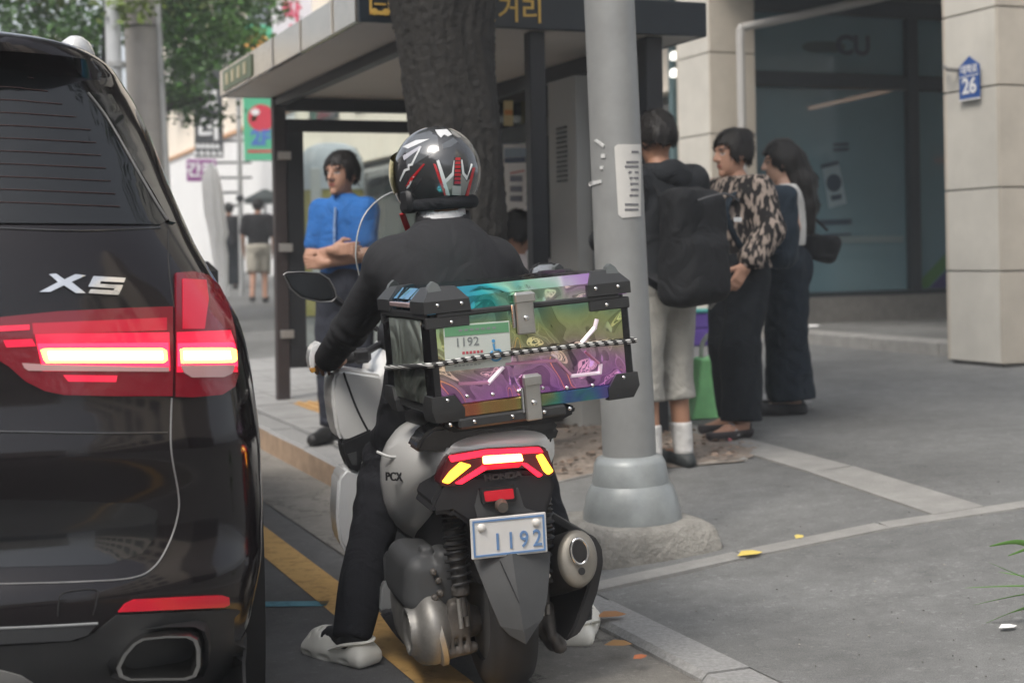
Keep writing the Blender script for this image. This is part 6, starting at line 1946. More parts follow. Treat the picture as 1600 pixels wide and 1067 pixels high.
def leg_d(P, J, s, i=0.0, f=1.0, flare=0.0, w=1.0):
    hi, kn, an = J['hi' + s], J['kn' + s], J['an' + s]
    if f < 0:
        return rc(P, hi, kn + (hi - kn) * -f, 0.085 * w + i, 0.062 * w + i + flare)
    e = kn + (an - kn) * f
    return smin(rc(P, hi, kn, 0.085 * w + i, 0.056 * w + i + flare * 0.4), rc(P, kn, e, 0.056 * w + i + flare * 0.4, (0.056 + (0.04 - 0.056) * f) * w + i + flare), 0.03)
def head_d(P, J, i=0.0):
    Rh = frame3(J['hf'], J['hu'])
    q = (P - J['head']) @ Rh
    d = union([ell(q, (0, -0.012, 0.022), (0.075 + i, 0.095 + i, 0.098 + i)), ell(q, (0, 0.026, -0.05), (0.055 + i, 0.064 + i, 0.07 + i))], 0.035)
    d = smin(d, rc(q, (0, 0.088, 0.018), (0, 0.108, -0.02), 0.009, 0.013), 0.014)
    d = smin(d, rc(q, (-0.012, 0.095, -0.024), (0.012, 0.095, -0.024), 0.009, 0.009), 0.01)
    d = smin(d, rc(q, (-0.035, 0.078, 0.032), (0.035, 0.078, 0.032), 0.012, 0.012), 0.012)
    d = smin(d, rc(q, (-0.016, 0.084, -0.058), (0.016, 0.084, -0.058), 0.007, 0.007), 0.01)
    d = smin(d, ell(q, (0, 0.075, -0.1), (0.02, 0.018, 0.016)), 0.02)
    for s in (-1, 1):
        d = smin(d, ell(q, (s * 0.079, -0.008, -0.01), (0.01, 0.022, 0.032)), 0.006)
        d = -smin(-d, ell(q, (s * 0.031, 0.098, 0.008), (0.016, 0.014, 0.011)), 0.008) if i == 0 else d
    return d
def face_col(V, J, skin, lips=(0.36, 0.13, 0.1)):
    C = np.tile(np.array(skin, float), (len(V), 1))
    Rh = frame3(J['hf'], J['hu'])
    q = (V - J['head']) @ Rh
    for s in (-1, 1):
        e = ((q[:, 0] - s * 0.031) / 0.015) ** 2 + ((q[:, 2] - 0.008) / 0.006) ** 2
        C[(e < 1) & (q[:, 1] > 0.05)] = (0.45, 0.42, 0.4)
        C[(e < 0.28) & (q[:, 1] > 0.05)] = (0.02, 0.015, 0.012)
        b = ((q[:, 0] - s * 0.033) / 0.021) ** 2 + ((q[:, 2] - 0.034) / 0.005) ** 2
        C[(b < 1) & (q[:, 1] > 0.05)] = (0.03, 0.022, 0.02)
    m = ((q[:, 0]) / 0.024) ** 2 + ((q[:, 2] + 0.058) / 0.009) ** 2
    C[(m < 1) & (q[:, 1] > 0.06)] = lips
    return C
def hand_geo(wr, fd, pn, side, curl=0.5, h=0.0048, k=1.0):
    y = unit(fd)
    z = np.array(pn, float)
    z = unit(z - y * (z @ y))
    x = np.cross(y, z) * side                                   # towards the thumb
    def f(P):
        d = rbox(P, (0, 0.045, 0), (0.036, 0.048, 0.0135), 0.012)
        d = smin(d, rc(P, (0, -0.03, 0), (0, 0.01, 0), 0.026, 0.026), 0.02)
        for j, (bx_, L) in enumerate(((0.027, 0.066), (0.009, 0.075), (-0.009, 0.069), (-0.026, 0.054))):
            p, a = np.array((bx_, 0.085, 0.0)), curl * 0.35 + 0.03 * j
            for m_ in range(3):
                l_ = L * (0.42, 0.33, 0.25)[m_]
                n = p + np.array((bx_ * 0.05, math.cos(a) * l_, math.sin(a) * l_))
                d = smin(d, rc(P, p, n, 0.0092 - 0.001 * m_, 0.0085 - 0.001 * m_), 0.006)
                p, a = n, a + curl * 0.8
        t0, t1, t2 = np.array((0.03, 0.02, 0.004)), np.array((0.056, 0.05, 0.012 + 0.012 * curl)), np.array((0.062 - 0.02 * curl, 0.082, 0.02 + 0.02 * curl))
        d = smin(d, chain(P, [t0, t1, t2], [0.015, 0.0115, 0.0085], 0.006), 0.008)
        return d
    V, Fc = nets(f, (-0.06, -0.07, -0.05), (0.09, 0.19, 0.12), h)
    V = V * k
    V = wr + V[:, :1] * x + V[:, 1:2] * y + V[:, 2:] * z
    if side < 0:
        Fc = Fc[:, ::-1]
    return V, Fc
def bounds(J, pad=0.2):
    A = np.array([v for q, v in J.items() if hasattr(v, '__len__') and q not in ('hf', 'hu', 'tf', 'fdL', 'fdR', 'pnL', 'pnR')])
    return A.min(0) - pad, A.max(0) + pad
def strands(o, J, h, n=900):                                     # loose locks laid over the hair
    me = o.data
    g = np.random.default_rng(17)
    co = np.empty(len(me.vertices) * 3)
    no = np.empty(len(me.vertices) * 3)
    me.vertices.foreach_get('co', co)
    me.vertices.foreach_get('normal', no)
    co, no = co.reshape(-1, 3), no.reshape(-1, 3)
    Rh = frame3(J['hf'], J['hu'])
    V, Fc = [tuple(q) for q in co], [tuple(p.vertices) for p in me.polygons]
    up = Rh[:, 2]
    for i in g.choice(len(co), min(n, len(co)), replace=False):
        p, nn = co[i], no[i]
        if nn @ Rh[:, 1] > 0.75 and (p - J['head']) @ up < 0.03:
            continue
        t = -up + 0.35 * g.normal(size=3) + 0.2 * Rh[:, 1] * g.normal()
        t = unit(t - nn * (t @ nn))
        w = np.cross(nn, t) * g.uniform(0.0015, 0.004)
        L = g.uniform(0.025, 0.06)
        k = len(V)
        lift = g.uniform(0.001, 0.009)
        a, b, c = p - t * L * 0.3 + nn * 0.001, p + t * L * 0.3 + nn * (0.002 + lift * 0.6), p + t * L * 0.8 + nn * lift * 1.2
        V += [tuple(a - w), tuple(a + w), tuple(b - w), tuple(b + w), tuple(c)]
        Fc += [(k, k + 1, k + 3, k + 2), (k + 2, k + 3, k + 4)]
    m2 = bpy.data.meshes.new('hair')
    m2.from_pydata(V, [], Fc)
    m2.materials.append(M_HAIR)
    m2.polygons.foreach_set('use_smooth', [True] * len(m2.polygons))
    o.data = m2
def person(label, M, J, skin, garments, hair=None, h=0.014, group=None, hands=(0.5, 0.5), feet=True, head=True, socks=None):
    root = thing('person', label, 'person', M, group)
    lo, hi = bounds(J)
    def f(P):
        ds = [torso_d(P, J, -0.006), arm_d(P, J, 'L'), arm_d(P, J, 'R'), leg_d(P, J, 'L'), leg_d(P, J, 'R'), rc(P, J['neck'], J['head'] - unit(J['hu']) * 0.05, 0.052, 0.05)]
        if feet:
            for s in 'LR':
                an, to = J['an' + s], J['to' + s]
                ds.append(chain(P, [an, an + V3(0, 0, -0.035), (an + to) / 2 + V3(0, 0, 0.0), to + V3(0, 0, 0.025)], [0.038, 0.035, 0.036, 0.024], 0.02))
        return union(ds, 0.03)
    V, Fc = nets(f, lo, hi, h)
    V2, F2 = nets(lambda P: smin(head_d(P, J), rc(P, J['neck'], J['head'] - unit(J['hu']) * 0.05, 0.05, 0.05), 0.02), J['head'] - 0.19, J['head'] + 0.17, min(h, 0.0065))
    mb = MB()
    def put(V_, F_, C_):
        o = len(mb.v)
        mb.v += [tuple(q) for q in V_]
        mb.f += [tuple(int(i) + o for i in q) for q in F_]
        mb.mi += [0] * len(F_)
        mb.c += [tuple(q) for q in C_]
    C0 = np.tile(np.array(skin, float), (len(V), 1))
    if socks is not None:
        C0[V[:, 2] < socks] = (0.012, 0.012, 0.014)
    put(V, Fc, C0)
    if head:
        put(V2, F2, face_col(V2, J, skin))
    for s, sg, c in (('L', -1, hands[0]), ('R', 1, hands[1])):
        if c is not None:
            hv, hf_ = hand_geo(J['wr' + s], J['fd' + s], J['pn' + s], sg, c, max(0.0048, h * 0.42))
            put(hv, hf_, np.tile(np.array(skin) * 0.97, (len(hv), 1)))
    mb.build('body', M_SKIN, root, 60)
    for g_ in garments:
        nm, fn, m = g_[0], g_[1], g_[2]
        l2, h2 = (g_[3], g_[4]) if len(g_) > 3 else (lo, hi)
        blob(nm, fn, l2, h2, h * 0.85, m, root)
    if hair is not None:
        strands(blob('hair', hair, J['head'] - V3(0.24, 0.24, 0.75), J['head'] + 0.2, max(0.008, h * 0.7), M_HAIR, root), J, h)
    return root
def short_hair(J, vol=0.016, fringe=0.055, low=0.028):
    def f(P):
        Rh = frame3(J['hf'], J['hu'])
        q = (P - J['head']) @ Rh
        d = ell(q, (0, -0.014, 0.024), (0.077 + vol, 0.096 + vol, 0.099 + vol)) + wob(q * np.array([1, 1, 0.45]), 75, 0.005, 3) + wob(q * np.array([1, 1, 0.3]), 190, 0.002, 4)
        d = -smin(-d, rbox(q, (0, 0.13, fringe - 0.15), (0.068, 0.11, 0.15), 0.03) + wob(q, 130, 0.006, 8), 0.012)
        d = np.maximum(d, -(q[:, 2] + low + 0.35 * np.maximum(0, -q[:, 1] - 0.02) - wob(q, 120, 0.006, 9)))
        return d
    return f
def long_hair(J, drop=0.4, back=0.06, fringe=0.055):
    base = short_hair(J, 0.02, fringe, 0.055)
    def f(P):
        Rh = frame3(J['hf'], J['hu'])
        q = (P - J['head']) @ Rh
        d = base(P)
        t = chain(q, [V3(0, -0.07, 0.0), V3(0, -0.1, -0.14), V3(0.01, -0.11, -0.14 - drop * 0.5), V3(0.01, -0.1, -0.14 - drop)], [0.08, 0.085, 0.07, 0.035], 0.03)
        return smin(d, t + wob(q * np.array([1, 1, 0.25]), 110, 0.005, 9), 0.03)
    return f
def bun_hair(J):
    base = short_hair(J, 0.018, 0.06, 0.035)
    def f(P):
        Rh = frame3(J['hf'], J['hu'])
        q = (P - J['head']) @ Rh
        return smin(base(P), ell(q, (0, -0.085, 0.085), (0.05, 0.05, 0.045)) + wob(q, 120, 0.003, 2), 0.02)
    return f
def shirt(J, i, sl, hem, sw=1.0, collar=0.02, amp=0.006, seed=1, ai=None):
    ai = i if ai is None else ai
    def f(P):
        d = union([torso_d(P, J, i), arm_d(P, J, 'L', ai, sl, sw), arm_d(P, J, 'R', ai, sl, sw)], 0.035)
        d = np.maximum(d + wob(P * np.array([1, 1, 0.55]), 26, amp, seed) + wob(P, 60, amp * 0.35, seed + 1), hem - P[:, 2])
        return np.maximum(d, ((P - J['neck']) @ unit(J['neck'] - J['chest'])) - collar)
    return f
def trousers(J, i, f_, flare=0.0, top=1.02, amp=0.006, seed=4, w=1.0):
    def f(P):
        Rt = frame3(J['tf'], J['neck'] - J['pel'])
        d = union([ell(P, J['pel'], (0.155 * J['w'] + i, 0.12 * J['w'] + i, 0.14 + i), Rt), leg_d(P, J, 'L', i, f_, flare, w), leg_d(P, J, 'R', i, f_, flare, w)], 0.03)
        d = np.maximum(d + wob(P * np.array([1, 1, 0.6]), 30, amp, seed) + wob(P, 70, amp * 0.3, seed + 2), P[:, 2] - top)
        for s in 'LR':                                            # clean hem across each leg
            a = J['kn' + s] + (J['an' + s] - J['kn' + s]) * f_ if f_ >= 0 else J['kn' + s] + (J['hi' + s] - J['kn' + s]) * -f_
            u = unit(J['an' + s] - J['kn' + s]) if f_ >= 0 else unit(J['kn' + s] - J['hi' + s])
            near = np.linalg.norm(P - a, axis=1) < 0.2
            d = np.where(near, np.maximum(d, (P - a) @ u), d)
        return d
    return f
def shoe(J, s, i=0.006, sole=0.02, cutz=0.11):
    an, to = J['an' + s], J['to' + s]
    def f(P):
        g0 = min(an[2] - 0.085, to[2])
        d = chain(P, [an + V3(0, 0, -0.03), (an + to) / 2 + V3(0, 0, -0.005), to + V3(0, 0, 0.03)], [0.042 + i, 0.042 + i, 0.032 + i], 0.03)
        b = an - unit(to - an) * 0.045
        d = smin(d, rc(P, (b[0], b[1], g0 + 0.035), (an[0], an[1], g0 + 0.05), 0.03 + i, 0.04 + i), 0.02)
        d = np.maximum(d, -(P[:, 2] - g0))
        return np.maximum(d, P[:, 2] - g0 - cutz)
    return f
def add_shoes(root, J, m, h=0.008, **k):
    for s in 'LR':
        c = (J['an' + s] + J['to' + s]) / 2
        blob('shoe', shoe(J, s, **k), c - V3(0.22, 0.24, 0.14), c + V3(0.22, 0.24, 0.2), h, m, root)
def ground_M(px, py, yaw, dz=0.0):
    P = G(px, py)
    return Matrix.Translation(P + Vector((0, 0, dz))) @ Matrix.Rotation(rad(yaw), 4, 'Z')   # yaw: 0 looks away from the camera, 90 looks left

SKIN_A, SKIN_B, SKIN_C = (0.43, 0.24, 0.165), (0.36, 0.19, 0.12), (0.5, 0.31, 0.23)
LOW = V3(-0.5, -0.5, -0.05)
# ---- man in blue with folded arms
J = stand(1.63, shL=(-0.138, 0, 1.315), shR=(0.138, 0, 1.315), elL=(-0.178, 0.07, 1.06), wrL=(0.03, 0.19, 1.02), fdL=(1, -0.05, 0.0), pnL=(0.1, -1, 0), elR=(0.178, 0.07, 1.05), wrR=(-0.05, 0.21, 1.09), fdR=(-1, 0.0, 0.05), pnR=(-0.1, -1, 0), w=0.9, hf=(0.15, 1, -0.05))
Mb = ground_M(544, 690, 158)
bm_ = person('man in bright blue short-sleeved shirt standing with folded arms under the shelter', Mb, J, SKIN_A, [
    ('shirt', shirt(J, 0.016, -0.3, 0.76, 1.1, 0.03, 0.006, 21, 0.014), cloth('shirt_blue', (0.03, 0.14, 0.42))),
    ('trousers', trousers(J, 0.022, 0.97, 0.02, 0.99), cloth('trousers_navy', (0.03, 0.033, 0.045)))], short_hair(J, 0.014))
add_shoes(bm_, J, mat('shoe_black', (0.02, 0.02, 0.02), 0.5))
MB().tube([(-0.008, 0.118, 1.33), (-0.006, 0.13, 1.22), (-0.004, 0.13, 1.12)], 0.008, 6, flat=0.5).build('button_band', cloth('shirt_blue_pale', (0.2, 0.3, 0.5)), bm_)
# ---- person with a backpack beside the lamp post
Mk = ground_M(1040, 733, 36)
J = stand(1.72, elL=(-0.23, 0.06, 1.13), wrL=(-0.16, 0.27, 1.12), elR=(0.23, 0.06, 1.13), wrR=(0.14, 0.28, 1.14), fdL=(0.5, 1, 0.2), fdR=(-0.5, 1, 0.2), hf=(0, 1, -0.25))
kp_ = person('person in black hooded top, long grey shorts and white socks beside the lamp post', Mk, J, SKIN_B, [
    ('hooded_top', shirt(J, 0.035, 0.95, 0.84, 1.15, 0.03, 0.008, 31), cloth('hoodie_black', (0.018, 0.02, 0.023))),
    ('shorts', trousers(J, 0.018, 0.4, 0.016, 1.0, 0.006, 33, 1.0), cloth('shorts_grey', (0.34, 0.33, 0.3)))], short_hair(J, 0.02))
blob('hood', lambda P: np.maximum(ell(P, J['neck'] + V3(0, -0.085, -0.035), (0.125, 0.062, 0.08)) + wob(P, 40, 0.006, 2), -0.2 - P[:, 1]), J['neck'] - 0.25, J['neck'] + 0.22, 0.012, MATS['hoodie_black'], kp_)
for s in 'LR':
    blob('sock', lambda P, s=s: np.maximum(leg_d(P, J, s, 0.008), P[:, 2] - 0.225), J['an' + s] - V3(0.12, 0.12, 0.1), J['an' + s] + V3(0.12, 0.12, 0.26), 0.009, cloth('sock_white', (0.58, 0.57, 0.55)), kp_)
add_shoes(kp_, J, mat('shoe_charcoal', (0.03, 0.035, 0.036), 0.6), cutz=0.075)
def pack(label, M, c, r_, m, straps, J, extra=None):
    o = thing('backpack', label, 'backpack', M)
    def f(P):
        d = smin(rbox(P, c, r_, 0.07), rbox(P, (c[0], c[1] - r_[1] * 0.75, c[2] - r_[2] * 0.35), (r_[0] * 0.8, r_[1] * 0.55, r_[2] * 0.5), 0.05), 0.03)
        return d + wob(P, 22, 0.009, 5) + wob(P, 55, 0.003, 6)
    b = blob('bag_body', f, V3(*c) - V3(*r_) - 0.14, V3(*c) + V3(*r_) + 0.1, 0.012, m, o)
    for s in (-1, 1):
        MB().tube(smooth_line([(s * 0.1, c[1] + r_[1], c[2] + r_[2] * 0.8), (s * 0.125, -0.03, J['neck'][2] - 0.005), (s * 0.12, 0.12, J['neck'][2] - 0.09), (s * 0.13, 0.165, J['chest'][2] - 0.02), (s * 0.17, 0.05, J['chest'][2] - 0.22), (s * 0.14, c[1] + r_[1] * 0.6, c[2] - r_[2] * 0.6)], 5), 0.03, 8, flat=0.3).build('strap', straps, o, 60)
    return o
M_BAGB = cloth('bag_black', (0.016, 0.017, 0.019), 0.75)
bk = pack('large black backpack on the person beside the lamp post', Mk, (-0.02, -0.235, 1.08), (0.16, 0.11, 0.28), M_BAGB, M_BAGB, J)
MB().tube(smooth_line([(-0.13, -0.4, 1.29), (0, -0.435, 1.32), (0.13, -0.4, 1.29)], 6), 0.006, 6).build('zip', mat('zip_grey', (0.08, 0.08, 0.085), 0.5), bk)
MB().tube([(0.14, -0.3, 0.98), (0.15, -0.27, 0.86), (0.12, -0.2, 0.78)], 0.012, 8, flat=0.4).build('side_strap', mat('strap_grey', (0.2, 0.2, 0.19), 0.7), bk)
MB().box((0.07, -0.452, 1.2), (0.05, 0.004, 0.02), 0.001).build('tag', mat('tag_white', (0.6, 0.62, 0.62), 0.6), bk)
# ---- person in a patterned blouse
Mp = ground_M(1158, 678, 118)
J = stand(1.63, elR=(0.235, 0.02, 1.1), wrR=(0.2, 0.17, 0.93), fdR=(-0.2, 0.7, -0.7), elL=(-0.24, -0.03, 1.1), wrL=(-0.22, 0.12, 0.91), fdL=(0.1, 0.5, -0.8), w=1.0, hf=(0.1, 1, -0.1), knL=(-0.12, 0.08, 0.48), anL=(-0.14, 0.1, 0.083), toL=(-0.17, 0.31, 0.0), anR=(0.1, -0.06, 0.083), toR=(0.13, 0.15, 0.0), knR=(0.1, 0.0, 0.48))
def blouse():
    m = cloth('patterned_blouse', (0.3, 0.26, 0.22))
    nt = m.node_tree
    b = nt.nodes['Principled BSDF']
    tc = nt.nodes.new('ShaderNodeTexCoord')
    mp = nt.nodes.new('ShaderNodeMapping')
    mp.inputs['Scale'].default_value = (48, 48, 15)
    n = nt.nodes.new('ShaderNodeTexNoise')
    n.inputs['Scale'].default_value = 1.0
    n.inputs['Detail'].default_value = 1.5
    rp = nt.nodes.new('ShaderNodeValToRGB')
    e = rp.color_ramp.elements
    e[0].position, e[0].color = 0.49, (0.018, 0.017, 0.018, 1)
    e[1].position, e[1].color = 0.56, (0.34, 0.28, 0.24, 1)
    nt.links.new(tc.outputs['Object'], mp.inputs[0])
    nt.links.new(mp.outputs[0], n.inputs['Vector'])
    nt.links.new(n.outputs['Fac'], rp.inputs[0])
    nt.links.new(rp.outputs[0], b.inputs['Base Color'])
    return m
pw_ = person('person in black and beige patterned blouse, dark trousers and sandals', Mp, J, SKIN_A, [
    ('blouse', shirt(J, 0.036, 0.75, 0.9, 1.15, 0.02, 0.008, 41), blouse()),
    ('trousers', trousers(J, 0.034, 0.98, 0.035, 0.98, 0.007, 43), cloth('trousers_black', (0.011, 0.014, 0.018)))], bun_hair(J))
add_shoes(pw_, J, mat('sandal_dark', (0.035, 0.03, 0.032), 0.6, var=0.3, vscale=40), cutz=0.05)
for s in 'LR':
    a, b_ = J['an' + s], J['to' + s]
    u = unit(b_ - a)
    n_ = np.cross(u, V3(0, 0, 1))
    for k, cl in ((0.35, (0.4, 0.4, 0.4)), (0.62, (0.5, 0.12, 0.14))):
        c = a + (b_ - a) * k
        MB().tube(smooth_line([tuple(c - n_ * 0.055 + V3(0, 0, -0.03)), tuple(c + V3(0, 0, 0.035 - 0.02 * k)), tuple(c + n_ * 0.055 + V3(0, 0, -0.03))], 5), 0.012, 6, flat=0.4).build('sandal_strap', mat('sandal_strap_%d' % (k * 100), cl, 0.6), pw_, 60)
M_NAVYC = cloth('bag_navy', (0.014, 0.024, 0.036), 0.7)
pack('dark navy backpack worn over the patterned blouse', Mp, (0.02, -0.235, 1.13), (0.16, 0.1, 0.23), M_NAVYC, M_NAVYC, J)
# ---- person in a white sleeveless top, wide trousers
Mw = ground_M(1234, 644, 82)
J = stand(1.61, elR=(0.23, 0.0, 1.1), wrR=(0.21, 0.16, 0.98), fdR=(0, 0.8, -0.5), elL=(-0.22, -0.03, 1.1), wrL=(-0.2, 0.15, 0.96), w=0.9, hf=(0, 1, -0.15))
ww = person('person with long dark hair, white sleeveless top and wide navy trousers', Mw, J, SKIN_C, [
    ('top', shirt(J, 0.014, -0.85, 1.0, 1.0, 0.0, 0.004, 51), cloth('top_white', (0.6, 0.59, 0.56))),
    ('trousers', trousers(J, 0.04, 0.99, 0.06, 1.04, 0.01, 53), cloth('trousers_deep_navy', (0.01, 0.017, 0.026)))], long_hair(J, 0.28))
add_shoes(ww, J, mat('sole_dark', (0.02, 0.02, 0.022), 0.6), cutz=0.07, i=0.012)
hbM = Mw @ Matrix.Translation((0.27, -0.2, 0.0))
hb_ = thing('handbag', 'black handbag hanging behind the white-topped person', 'handbag', hbM)
blob('bag_body', lambda P: rbox(P, (0, 0, 0.99), (0.06, 0.13, 0.085), 0.04, np.array(Matrix.Rotation(0.25, 3, 'X'))) + wob(P, 30, 0.006, 8), (-0.12, -0.22, 0.82), (0.12, 0.22, 1.16), 0.01, M_BAGB, hb_)
MB().tube(smooth_line([(0, 0.1, 1.06), (-0.08, 0.17, 1.28), (-0.1, 0.19, 1.4), (-0.07, 0.1, 1.25), (0, -0.06, 1.09)], 5), 0.009, 8).build('handle', M_BAGB, hb_, 60)
# ---- green carrier bag on the pavement behind them
gbP = G(1112, 651)
gbm = thing('carrier_bag', 'light green carrier bag standing on the pavement behind the dark trousers', 'bag', Matrix.Translation(gbP) @ Matrix.Rotation(rad(12), 4, 'Z'))
M_GBAG = mat('bag_green', (0.32, 0.78, 0.34), 0.5, var=0.15, vscale=9)
def f_gb2(P):
    w_ = 0.135 - 0.16 * P[:, 2]
    q = np.stack([np.abs(P[:, 0] - 0.02 * P[:, 2]) - np.maximum(w_, 0.03), np.abs(P[:, 1]) - 0.06, np.abs(P[:, 2] - 0.17) - 0.17], -1)
    return np.linalg.norm(np.maximum(q, 0), axis=-1) + np.minimum(q.max(-1), 0) - 0.012 + wob(P * np.array([1, 1, 0.4]), 45, 0.008, 12)
blob('bag_body', f_gb2, (-0.25, -0.14, -0.04), (0.25, 0.14, 0.42), 0.01, M_GBAG, gbm)
MB().tube(smooth_line([(-0.06, 0, 0.33), (-0.05, 0, 0.44), (0.02, 0, 0.5), (0.09, 0, 0.43), (0.09, 0, 0.33)], 5), 0.014, 8, flat=0.35).build('handle', mat('bag_handle', (0.45, 0.5, 0.44), 0.6), gbm, 60)
# ---- far walkers
Mf = ground_M(405, 474, 6)
J = stand(1.72, knR=(0.09, 0.12, 0.5), anR=(0.1, -0.02, 0.1), toR=(0.11, 0.17, 0.05), anL=(-0.1, -0.16, 0.12), toL=(-0.11, 0.0, 0.03), knL=(-0.09, 0.02, 0.5), elL=(-0.24, -0.08, 1.12), elR=(0.25, -0.02, 1.1), w=1.08)
fw = person('walking person in black t-shirt and cream shorts far up the pavement', Mf, J, SKIN_A, [
    ('t_shirt', shirt(J, 0.025, -0.2, 0.86, 1.1, 0.02, 0.006, 61), cloth('tee_black', (0.018, 0.017, 0.019))),
    ('shorts', trousers(J, 0.03, 0.02, 0.03, 0.98, 0.006, 63), cloth('shorts_cream', (0.5, 0.47, 0.4)))], short_hair(J, 0.014), 0.022)
add_shoes(fw, J, MATS['shoe_black'], 0.012)
Mf2 = ground_M(360, 452, 20)
J = stand(1.72, elL=(-0.24, -0.04, 1.12), w=1.0)
fw2 = person('person in black clothes half hidden behind the white banner', Mf2, J, SKIN_B, [
    ('jacket', shirt(J, 0.03, 0.9, 0.84, 1.15, 0.02, 0.006, 71), MATS['tee_black']),
    ('trousers', trousers(J, 0.03, 0.98, 0.03, 0.98, 0.006, 73), MATS['trousers_black'])], short_hair(J, 0.014), 0.022)
add_shoes(fw2, J, MATS['shoe_black'], 0.012)
# ---- seated person in the shelter
sP = R(3.4, 8.36, 0.0)
Ms = Matrix.Translation((sP.x, sP.y, 0.61 - 0.8)) @ Matrix.Rotation(rad(-150), 4, 'Z')
J = stand(1.62, hiL=(-0.085, 0.02, 0.92), hiR=(0.085, 0.02, 0.92), knL=(-0.1, 0.42, 0.9), knR=(0.1, 0.42, 0.9), anL=(-0.1, 0.42, 0.52), anR=(0.1, 0.42, 0.52), toL=(-0.1, 0.62, 0.44), toR=(0.1, 0.62, 0.44),
          elL=(-0.22, 0.06, 1.12), wrL=(-0.1, 0.26, 1.08), elR=(0.22, 0.06, 1.12), wrR=(0.1, 0.27, 1.1), fdL=(0.4, 0.9, 0.1), fdR=(-0.4, 0.9, 0.1), hf=(-0.8, 0.6, -0.45))
st_ = person('dark-haired person in a pale top sitting on the shelter bench', Ms, J, SKIN_A, [
    ('top', shirt(J, 0.02, -0.1, 0.9, 1.1, 0.02, 0.005, 81), cloth('top_pale', (0.75, 0.68, 0.66))),
    ('trousers', trousers(J, 0.025, 0.95, 0.01, 1.02, 0.005, 83), MATS['trousers_navy'])], short_hair(J, 0.028, 0.05), 0.015)
add_shoes(st_, J, MATS['shoe_black'])

# ================================================================== RIDER
SUIT = cloth('suit_black', (0.024, 0.0245, 0.027), 0.8, 0.08, 0.12, 0.22)
def sl3(px, py, y):
    return np.array(Lp(px, py, y))
hc = Vector(sl3(683, 268, 0.44))
lf, rf_ = MSi @ G(538, 1037, 0.0), MSi @ G(903, 999, 0.0)
shl, shr = sl3(614, 416, 0.42), sl3(768, 414, 0.43)
J = dict(head=np.array(hc) + V3(0, 0, -0.02), neck=sl3(692, 340, 0.4), chest=sl3(700, 455, 0.38), pel=V3(0.0, 0.36, 0.87), hf=V3(-0.28, 1, -0.05), hu=V3(0, 0, 1), tf=V3(0.0, 1, 0.15),
         shL=shl, elL=sl3(548, 512, 0.66), wrL=sl3(512, 560, 0.86), fdL=V3(-0.05, 1, -0.1), pnL=V3(0.2, 0, -1),
         shR=shr, elR=sl3(850, 500, 0.66), wrR=sl3(836, 518, 0.86), fdR=V3(0.0, 1, -0.1), pnR=V3(-0.2, 0, -1),
         hiL=V3(-0.1, 0.4, 0.86), knL=sl3(606, 716, 0.62), anL=np.array(lf) + V3(0.035, 0.0, 0.1), toL=np.array(lf) + V3(-0.07, 0.18, 0.012),
         hiR=V3(0.1, 0.4, 0.86), knR=V3(0.26, 0.66, 0.56), anR=np.array(rf_) + V3(0.0, -0.02, 0.1), toR=np.array(rf_) + V3(0.08, 0.17, 0.012), w=1.08)
lo, hi = bounds(J, 0.22)
def f_jacket(P):
    d = union([torso_d(P, J, 0.026), arm_d(P, J, 'L', 0.015, 0.97, 1.05), arm_d(P, J, 'R', 0.015, 0.97, 1.05)], 0.05)
    for s in 'LR':                                                # creases round the bent elbow
        e = np.linalg.norm(P - J['el' + s], axis=1)
        u = unit(J['wr' + s] - J['sh' + s])
        d = d + 0.0045 * np.exp(-(e / 0.14) ** 2) * np.sin(((P - J['el' + s]) @ u) * 75 + 4 * np.sin(P[:, 2] * 22 + P[:, 0] * 17))
    d = d + wob(P * np.array([1, 1, 0.6]), 16, 0.003, 91)
    d = d + 0.0025 * np.exp(-((P[:, 0] - J['chest'][0]) / 0.004) ** 2) * (P[:, 1] < J['chest'][1])
    d = np.maximum(d, 0.82 - P[:, 2])
    return np.maximum(d, ((P - J['neck']) @ unit(J['neck'] - J['chest'])) + 0.012)
def f_trs(P):
    Rt = frame3(J['tf'], J['neck'] - J['pel'])
    d = union([ell(P, J['pel'], (0.17, 0.15, 0.14), Rt), leg_d(P, J, 'L', 0.018, 1.1, 0.004, 1.0), leg_d(P, J, 'R', 0.02, 0.93, 0.004, 1.0)], 0.04)
    for s in 'LR':
        e = np.linalg.norm(P - J['kn' + s], axis=1)
        d = d + 0.006 * np.exp(-(e / 0.2) ** 2) * np.sin(P[:, 2] * 75 + P[:, 0] * 40 + 2 * np.sin(P[:, 1] * 25))
    d = d + wob(P * np.array([1, 1, 0.5]), 28, 0.005, 95)
    for s in 'LR':
        a = J['kn' + s] + (J['an' + s] - J['kn' + s]) * (1.06 if s == 'L' else 1.0)
        u = unit(J['an' + s] - J['kn' + s])
        d = np.where(np.linalg.norm(P - a, axis=1) < 0.17, np.maximum(d, (P - a) @ u), d)
    return d
rider = person('rider in black suit, dark helmet and cream clogs astride the scooter', MS, J, SKIN_A, [
    ('jacket', f_jacket, SUIT), ('trousers', f_trs, cloth('trousers_suit', (0.015, 0.0155, 0.019)))], None, 0.011, None, (0.95, 0.95), True, True, 0.3)
